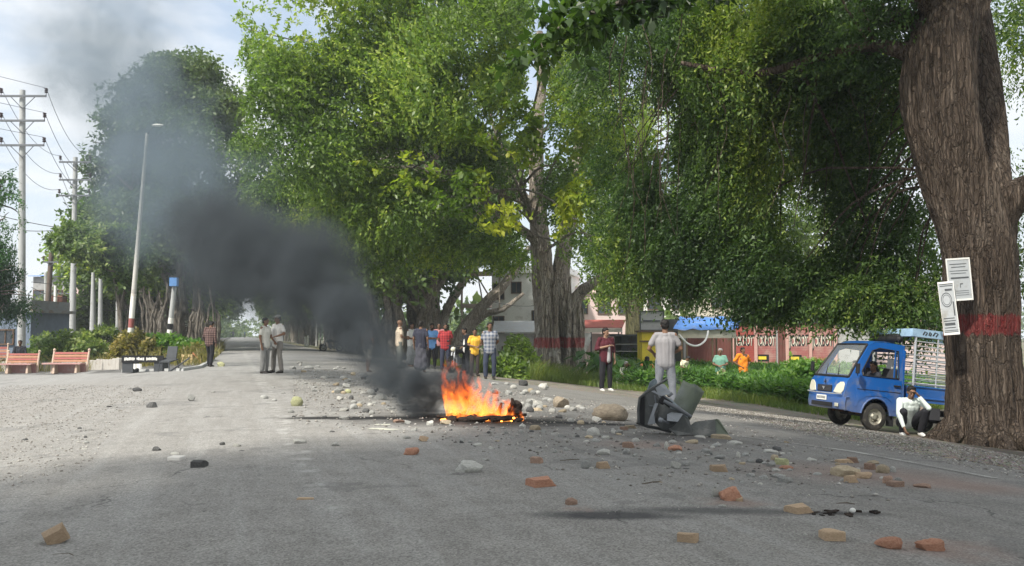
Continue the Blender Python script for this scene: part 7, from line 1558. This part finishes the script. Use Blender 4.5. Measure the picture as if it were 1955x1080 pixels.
for L_ in (
 (564,776,28,20,'green','r'),(588,705,18,7,'grey','f'),(606,702,9,5,'grey'),(616,723,12,5,'pale'),(582,734,7,4,'grey'),(662,727,15,5,'pale','f'),(599,748,10,5,'grey'),(646,752,18,12,'grey'),(660,741,14,9,'grey','a'),(663,751,12,8,'green'),(649,764,12,8,'pale'),(670,763,9,8,'dark'),(726,764,24,14,'grey'),(707,752,15,9,'grey'),(692,752,10,5,'pale'),(675,770,11,6,'grey'),(675,782,14,10,'grey','a'),(655,786,20,8,'pale'),(741,782,10,5,'grey'),(760,775,8,5,'grey'),(772,784,8,5,'dark'),
 (619,798,8,5,'dark'),(655,802,18,8,'grey','a'),(606,815,10,4,'grey'),(634,826,10,4,'dark'),(639,853,13,9,'grey'),(569,848,26,11,'pale','a'),(628,957,9,4,'pale','f'),(760,808,22,9,'brown','a'),(778,810,13,7,'grey'),(821,813,13,10,'pale'),(850,811,22,11,'tan','a'),(861,814,8,5,'pale'),(790,824,11,6,'grey'),(808,825,7,4,'grey'),(776,839,14,7,'grey','a'),(808,844,18,11,'buff','a'),(784,870,32,17,'orange','a'),
 (881,847,8,6,'dark'),(898,847,9,6,'grey'),(910,853,17,7,'pale','a'),(939,858,12,6,'pale'),(927,881,12,6,'pale'),(895,904,54,25,'chalk','a'),(1025,886,22,14,'brown','b'),(1032,931,50,19,'orange','b'),(1092,966,24,17,'brown','a'),(907,818,11,5,'grey'),(948,837,10,4,'grey'),(949,844,10,4,'tan'),(976,838,10,5,'grey'),(966,829,8,6,'grey'),(995,828,8,8,'grey'),(998,818,13,8,'pale'),(1021,822,23,12,'tan'),(1015,826,9,5,'dark'),(1038,826,9,6,'grey'),(961,820,11,5,'grey'),
 (1061,832,18,7,'pale','a'),(1073,836,16,7,'grey'),(1080,862,9,8,'grey'),(1060,866,8,8,'grey'),(1012,774,15,12,'grey'),(1028,777,19,12,'pale'),(1025,785,22,8,'tan'),(1072,779,32,24,'boulder','a'),(1074,788,15,7,'tan','a'),(1095,785,14,8,'pale'),(1105,779,11,6,'pale'),(1166,804,70,34,'boulder','r'),(1140,806,18,11,'pale'),(1134,833,26,18,'pale'),(1103,823,8,7,'pale'),(1115,823,9,6,'grey'),(1181,829,20,10,'grey','a'),(1205,819,22,8,'tan','b'),(1192,822,12,7,'brown','b'),
 (1201,856,19,11,'brown','b'),(1153,870,26,14,'pale'),(1197,869,14,12,'grey','a'),(1212,873,10,7,'grey'),(1227,861,8,4,'grey'),(1121,896,19,16,'grey'),(1129,897,9,6,'pale'),(1153,896,25,15,'buff','b'),(1290,862,26,13,'orange','a'),(1273,858,8,14,'pale','a'),(1285,848,15,8,'pale'),(1266,870,11,7,'grey'),(1297,867,11,5,'pale'),(1281,877,11,4,'pale'),(1322,848,25,10,'tan','a'),(1291,896,22,16,'pale','a'),(1310,891,14,9,'grey'),(1311,897,13,4,'dark'),(1351,866,17,10,'grey'),(1376,878,18,10,'grey'),(1375,902,31,15,'buff','b'),
 (1338,836,22,6,'pale','f'),(1380,839,36,10,'tan','b'),(1407,851,29,11,'pale','a'),(1368,854,16,8,'grey','a'),(1390,863,9,5,'grey'),(1411,875,8,12,'pale','a'),(1124,942,12,4,'grey'),(1203,936,11,4,'grey'),(1220,945,10,4,'pale'),(1399,958,44,29,'orange','a'),(1369,951,17,17,'pale','a'),(1413,959,15,10,'buff','a'),(1380,970,16,7,'pale'),(1316,1038,38,20,'buff','b'),(1453,928,11,7,'pale'),(1487,928,13,6,'grey'),(1157,1043,18,3,'pale','f'),(1140,1029,9,4,'grey'),(1183,1063,6,4,'dark'),
 (1474,866,28,9,'pale','a'),(1485,862,15,10,'dark','a'),(1509,868,9,5,'grey'),(1495,889,26,14,'green','b'),(1505,897,27,9,'orange','f'),(1472,892,17,11,'grey'),(1460,888,10,7,'grey'),(1484,902,14,8,'pale'),(1508,900,10,6,'grey'),(1437,912,17,9,'grey','a'),(1460,916,18,9,'grey','a'),(1505,923,30,14,'grey','a'),(1481,913,18,9,'grey','a'),(1552,881,20,7,'pale','f'),(1563,909,17,7,'grey','f'),
 (1616,885,32,9,'buff','b'),(1632,885,18,11,'brown','b'),(1622,912,55,24,'tan','a'),(1652,915,40,15,'buff','a'),(1627,923,25,16,'buff','b'),(1688,905,27,19,'tan','r'),(1707,903,12,12,'grey'),(1664,898,18,12,'brown','b'),(1668,887,24,9,'tan','a'),(1697,925,22,18,'brown','a'),(1713,931,27,13,'brown','b'),(1766,933,32,11,'brown','a'),(1529,982,48,18,'buff','b'),(1594,1035,40,22,'buff','b'),(1702,1051,51,26,'orange','a'),(1780,1054,54,26,'orange','a'),(1538,1024,8,7,'pale'),
 (103,1040,40,32,'buff','b'),(259,748,17,8,'dark','a'),(246,744,7,4,'grey'),(363,766,14,12,'grey'),(288,779,19,11,'dark','a'),(207,778,9,4,'dark'),(503,762,14,8,'grey'),(523,766,9,5,'grey'),(554,789,11,7,'grey'),(406,750,8,4,'grey'),(296,862,15,9,'dark'),(332,869,20,7,'pale','f'),(377,894,28,15,'dark','b'),(423,851,10,7,'dark'),(451,854,14,8,'pale','a'),(461,862,12,3,'dark','f'),(163,848,9,6,'grey'),(159,860,10,5,'pale'),(162,837,6,5,'dark'),(150,820,9,5,'dark'),(111,817,7,4,'grey'),(111,859,9,4,'grey'),(235,1016,8,4,'pale'),(502,1001,7,3,'dark'),(413,945,6,3,'dark'),(387,979,7,4,'dark'),(146,1010,6,3,'dark'),
 (420,700,14,9,'green','a'),(558,705,12,6,'grey'),(574,726,8,3,'pale'),(520,742,8,4,'grey'),(540,752,7,4,'grey'),(560,797,7,4,'dark'),(118,745,10,4,'grey'),(70,800,9,4,'grey'),(45,842,11,5,'dark'),(640,706,9,4,'pale'),(600,741,8,4,'grey')):
    rock(L_[0], L_[1], L_[2] * (1.12 if L_[2] < 20 else 1), L_[3] * (1.15 if L_[2] < 20 else 1), L_[4], (L_[5] if len(L_) > 5 else random.choice('raa')))
# looser rubble between them
rg2 = random.Random(12)
for (x0, x1, y0, y1, n, w0, w1) in ((625, 760, 718, 798, 32, 7, 16), (935, 1060, 734, 790, 38, 9, 19), (1060, 1230, 775, 850, 20, 8, 17), (1250, 1520, 842, 925, 28, 8, 17), (560, 720, 690, 722, 8, 7, 12), (860, 940, 815, 850, 4, 6, 10), (1600, 1720, 880, 925, 6, 9, 17)):
    for i in range(n):
        w = rg2.uniform(w0, w1); rock(rg2.uniform(x0, x1), rg2.uniform(y0, y1), w, w * rg2.uniform(.45, .8), rg2.choice(['grey', 'grey', 'pale', 'grey', 'tan', 'dark']), rg2.choice('rra'))
# tilted brick in the left foreground
for s_ in stones:
    if s_[1:3] == [103, 1040]: s_[0].rotation_euler = (R(6), R(-24), R(35)); s_[0].scale.z *= .78; s_[0].location.z += .02
# labels: what sets each apart, by zone, colour, size and rank from the left
from collections import defaultdict
grp = defaultdict(list)
ORDL = ['leftmost', 'second from left', 'third from left', 'fourth from left', 'fifth from left', 'sixth from left', 'seventh from left', 'eighth from left', 'ninth from left', 'tenth from left', 'eleventh from left', 'twelfth from left', 'thirteenth from left', 'fourteenth from left', 'fifteenth from left', 'sixteenth from left', 'seventeenth from left', 'eighteenth from left', 'nineteenth from left', 'twentieth from left', 'twenty first from left', 'twenty second from left']
for s_ in stones: grp[(s_[7], s_[5], 0 if s_[3] < 13 else (1 if s_[3] < 24 else 2), s_[6] == 'b')].append(s_)
SW = ['small', 'middling', 'large']
for (z_, c_, k_, isb), L_ in grp.items():
    L_.sort(key=lambda s: s[1]); nm_ = SN[c_]
    if isb and c_ in ('tan', 'dark', 'grey'): nm_ = 'squared ' + nm_
    if not isb and c_ in ('brown', 'orange', 'buff', 'green'): nm_ = nm_.replace('brick piece', 'broken lump')
    for i, s_ in enumerate(L_):
        o = s_[0]
        if len(L_) == 1: lb = '%s %s %s' % ('sole ' + SW[k_], nm_, z_)
        else: lb = '%s %s %s, %s' % (SW[k_], nm_, z_, ORDL[min(i, 21)])
        if k_ == 0 and len(L_) > 1: o['group'] = '%s %ss %s' % (SW[k_], nm_, z_)
        else: o['group'] = 'stones and bricks thrown on the road'
        o['label'] = lb; o['category'] = 'brick' if isb else 'stone'
m_twig = pm('twig_brown', (.10, .08, .06), .8); m_card = pm('card_white', (.62, .60, .56), .8, .1)
def stick(label, x0, y0, x1, y1, r, mt=None, nm='twig'):
    A, B_ = ground(x0, y0), ground(x1, y1); mb = MB(); M_ = A.lerp(B_, .5) + Vector((.02, .03, r)); mb.tube([A + Vector((0, 0, r)), M_, B_ + Vector((0, 0, r * 1.3))], [r * .6, r, r * .5], 6); tag(mb.build(nm, mt or m_twig, None, origin=tuple(A)), label, 'twig' if nm == 'twig' else nm)
stick('thin twig on bare asphalt left of the grey and buff stone pair', 1070, 881, 1106, 879, .008); stick('crooked twig lying in front of the buff brick and grey stone', 1226, 926, 1262, 922, .009)
stick('dark stick above the charred scraps on the right', 1597, 963, 1632, 965, .008); stick('long thin pole lying in the grass left of the blue truck', 1466, 762, 1535, 770, .03, m_crate, 'pole'); stick('curled twig in the left foreground before the tilted brick', 100, 1061, 140, 1063, .006)
b = ground(584, 955); T = tag(MB().plate([(-.5, -.15), (.5, -.1), (.4, .15), (-.45, .2)], .014, lambda a, c, t_: Vector((a * 32 * b.y / F, c * .14, t_ + .004))).build('tile_shard', SM['buff'], None, origin=(0, 0, 0)), 'flat pale orange tile shard left of centre in the foreground', 'shard'); T.location = b
b = ground(337, 879); T = tag(MB().box((0, 0, .022), (26 * b.y / F, .12, .038)).build('packet', m_card, None, bevel=.006, origin=(0, 0, 0)), 'flat white packet beside a pale stone on the left lane', 'packet'); T.location = b; T.rotation_euler = (0, 0, -.1)
b = ground(1600, 983); mb = MB(); rg = random.Random(4)
for i in range(18): c_ = Vector((rg.uniform(-.18, .30), rg.uniform(-.08, .1), .01)); mb.box(c_, (rg.uniform(.02, .07), rg.uniform(.01, .03), .012), Matrix.Rotation(rg.uniform(0, 3), 3, 'Z'))
tag(mb.build('charred_scraps', m_char, None, origin=(0, 0, 0)), 'scatter of charred scraps right of the buff brick', 'scraps', kind='stuff').location = b
b = ground(1628, 980); mb = MB(); mb.ball((0, 0, .02), (.022, .016, .018), 8, 6); tag(mb.build('bottle_cap', m_whitep, None, origin=(0, 0, 0), smooth=True), 'tiny white cap shining among the charred scraps', 'cap').location = b
# gravel and pebbles
def pebbles(name, poly, n, s0, s1, mat, seed, **tg):
    P = scatter(poly, n, seed); rng = np.random.default_rng(seed); z = gz(P[:, 0], P[:, 1]); s = rng.uniform(s0, s1, n) ** 1.0 * rng.uniform(.4, 1, n)
    base = np.array([(1, 0, 0), (0, 1, 0), (-1, 0, 0), (0, -1, 0), (0, 0, .75), (0, 0, -.5)]); a = rng.uniform(0, 6.28, n); ca, sa = np.cos(a), np.sin(a)
    V = base[None] * (s[:, None, None] * rng.uniform(.6, 1.3, (n, 6, 1))); X = V[..., 0] * ca[:, None] - V[..., 1] * sa[:, None]; Y = V[..., 0] * sa[:, None] + V[..., 1] * ca[:, None]
    V = np.stack([X + P[:, 0:1], Y + P[:, 1:2], V[..., 2] + z[:, None] + s[:, None] * .3 + .006], -1).reshape(-1, 3)
    t_ = np.array([(0, 1, 4), (1, 2, 4), (2, 3, 4), (3, 0, 4), (1, 0, 5), (2, 1, 5), (3, 2, 5), (0, 3, 5)]); Fq = (np.arange(n)[:, None, None] * 6 + t_[None]).reshape(-1, 3)
    return tag(link(name, np_mesh(name, V, Fq, tint=np.repeat(rng.uniform(0, 1, n), 8)), mat), **tg)
mp, t, out = new_mat('pebble'); at = t.node('ShaderNodeAttribute'); at.attribute_name = 'tint'; principled(t, out, t.ramp(at.outputs['Fac'], [(0, (.12, .11, .10)), (.5, (.27, .25, .22)), (1, (.48, .46, .42))]), .9, 0, .2)
pebbles('gravel', [G(15, 735), G(200, 735), G(330, 742), G(230, 800), G(160, 900), G(-60, 960), G(-150, 800)], 9000, .004, .020, mp, 1, label='loose gravel and crumbs on the dusty left margin of the junction', cat='gravel', kind='stuff')
pebbles('gravel', [G(1240, 762), G(1560, 800), G(1700, 830), G(2000, 880), G(2000, 925), G(1760, 876), G(1560, 836), G(1340, 786)], 12000, .004, .022, mp, 2, label='coarse gravel strip between the asphalt edge and the big tree', cat='gravel', kind='stuff')
pebbles('gravel', [G(560, 700), G(900, 735), G(1300, 790), G(1600, 860), G(1700, 960), G(1200, 930), G(900, 860), G(560, 810)], 5200, .006, .030, mp, 3, label='fine stone chips strewn over the asphalt around the fire', cat='gravel', kind='stuff')
pebbles('gravel', [G(100, 1075), G(1850, 1075), G(1900, 940), G(60, 900)], 1500, .003, .008, mp, 4, label='tiny grit scattered over the foreground asphalt', cat='gravel', kind='stuff')
# ------------------------------------------------------------------ haze
m, t, out = new_mat('haze'); pv = t.node('ShaderNodeVolumePrincipled'); pv.inputs['Color'].default_value = (.86, .92, 1, 1); pv.inputs['Density'].default_value = .0007; pv.inputs['Anisotropy'].default_value = .2
t.l.new(pv.outputs[0], out.inputs['Volume'])
MB().box((0, 400, 13), (1500, 1400, 34)).build('haze', m, None, origin=(0, 0, 0))
tag(bpy.data.objects['haze'], 'thin pale air over the whole scene', 'haze', kind='stuff')
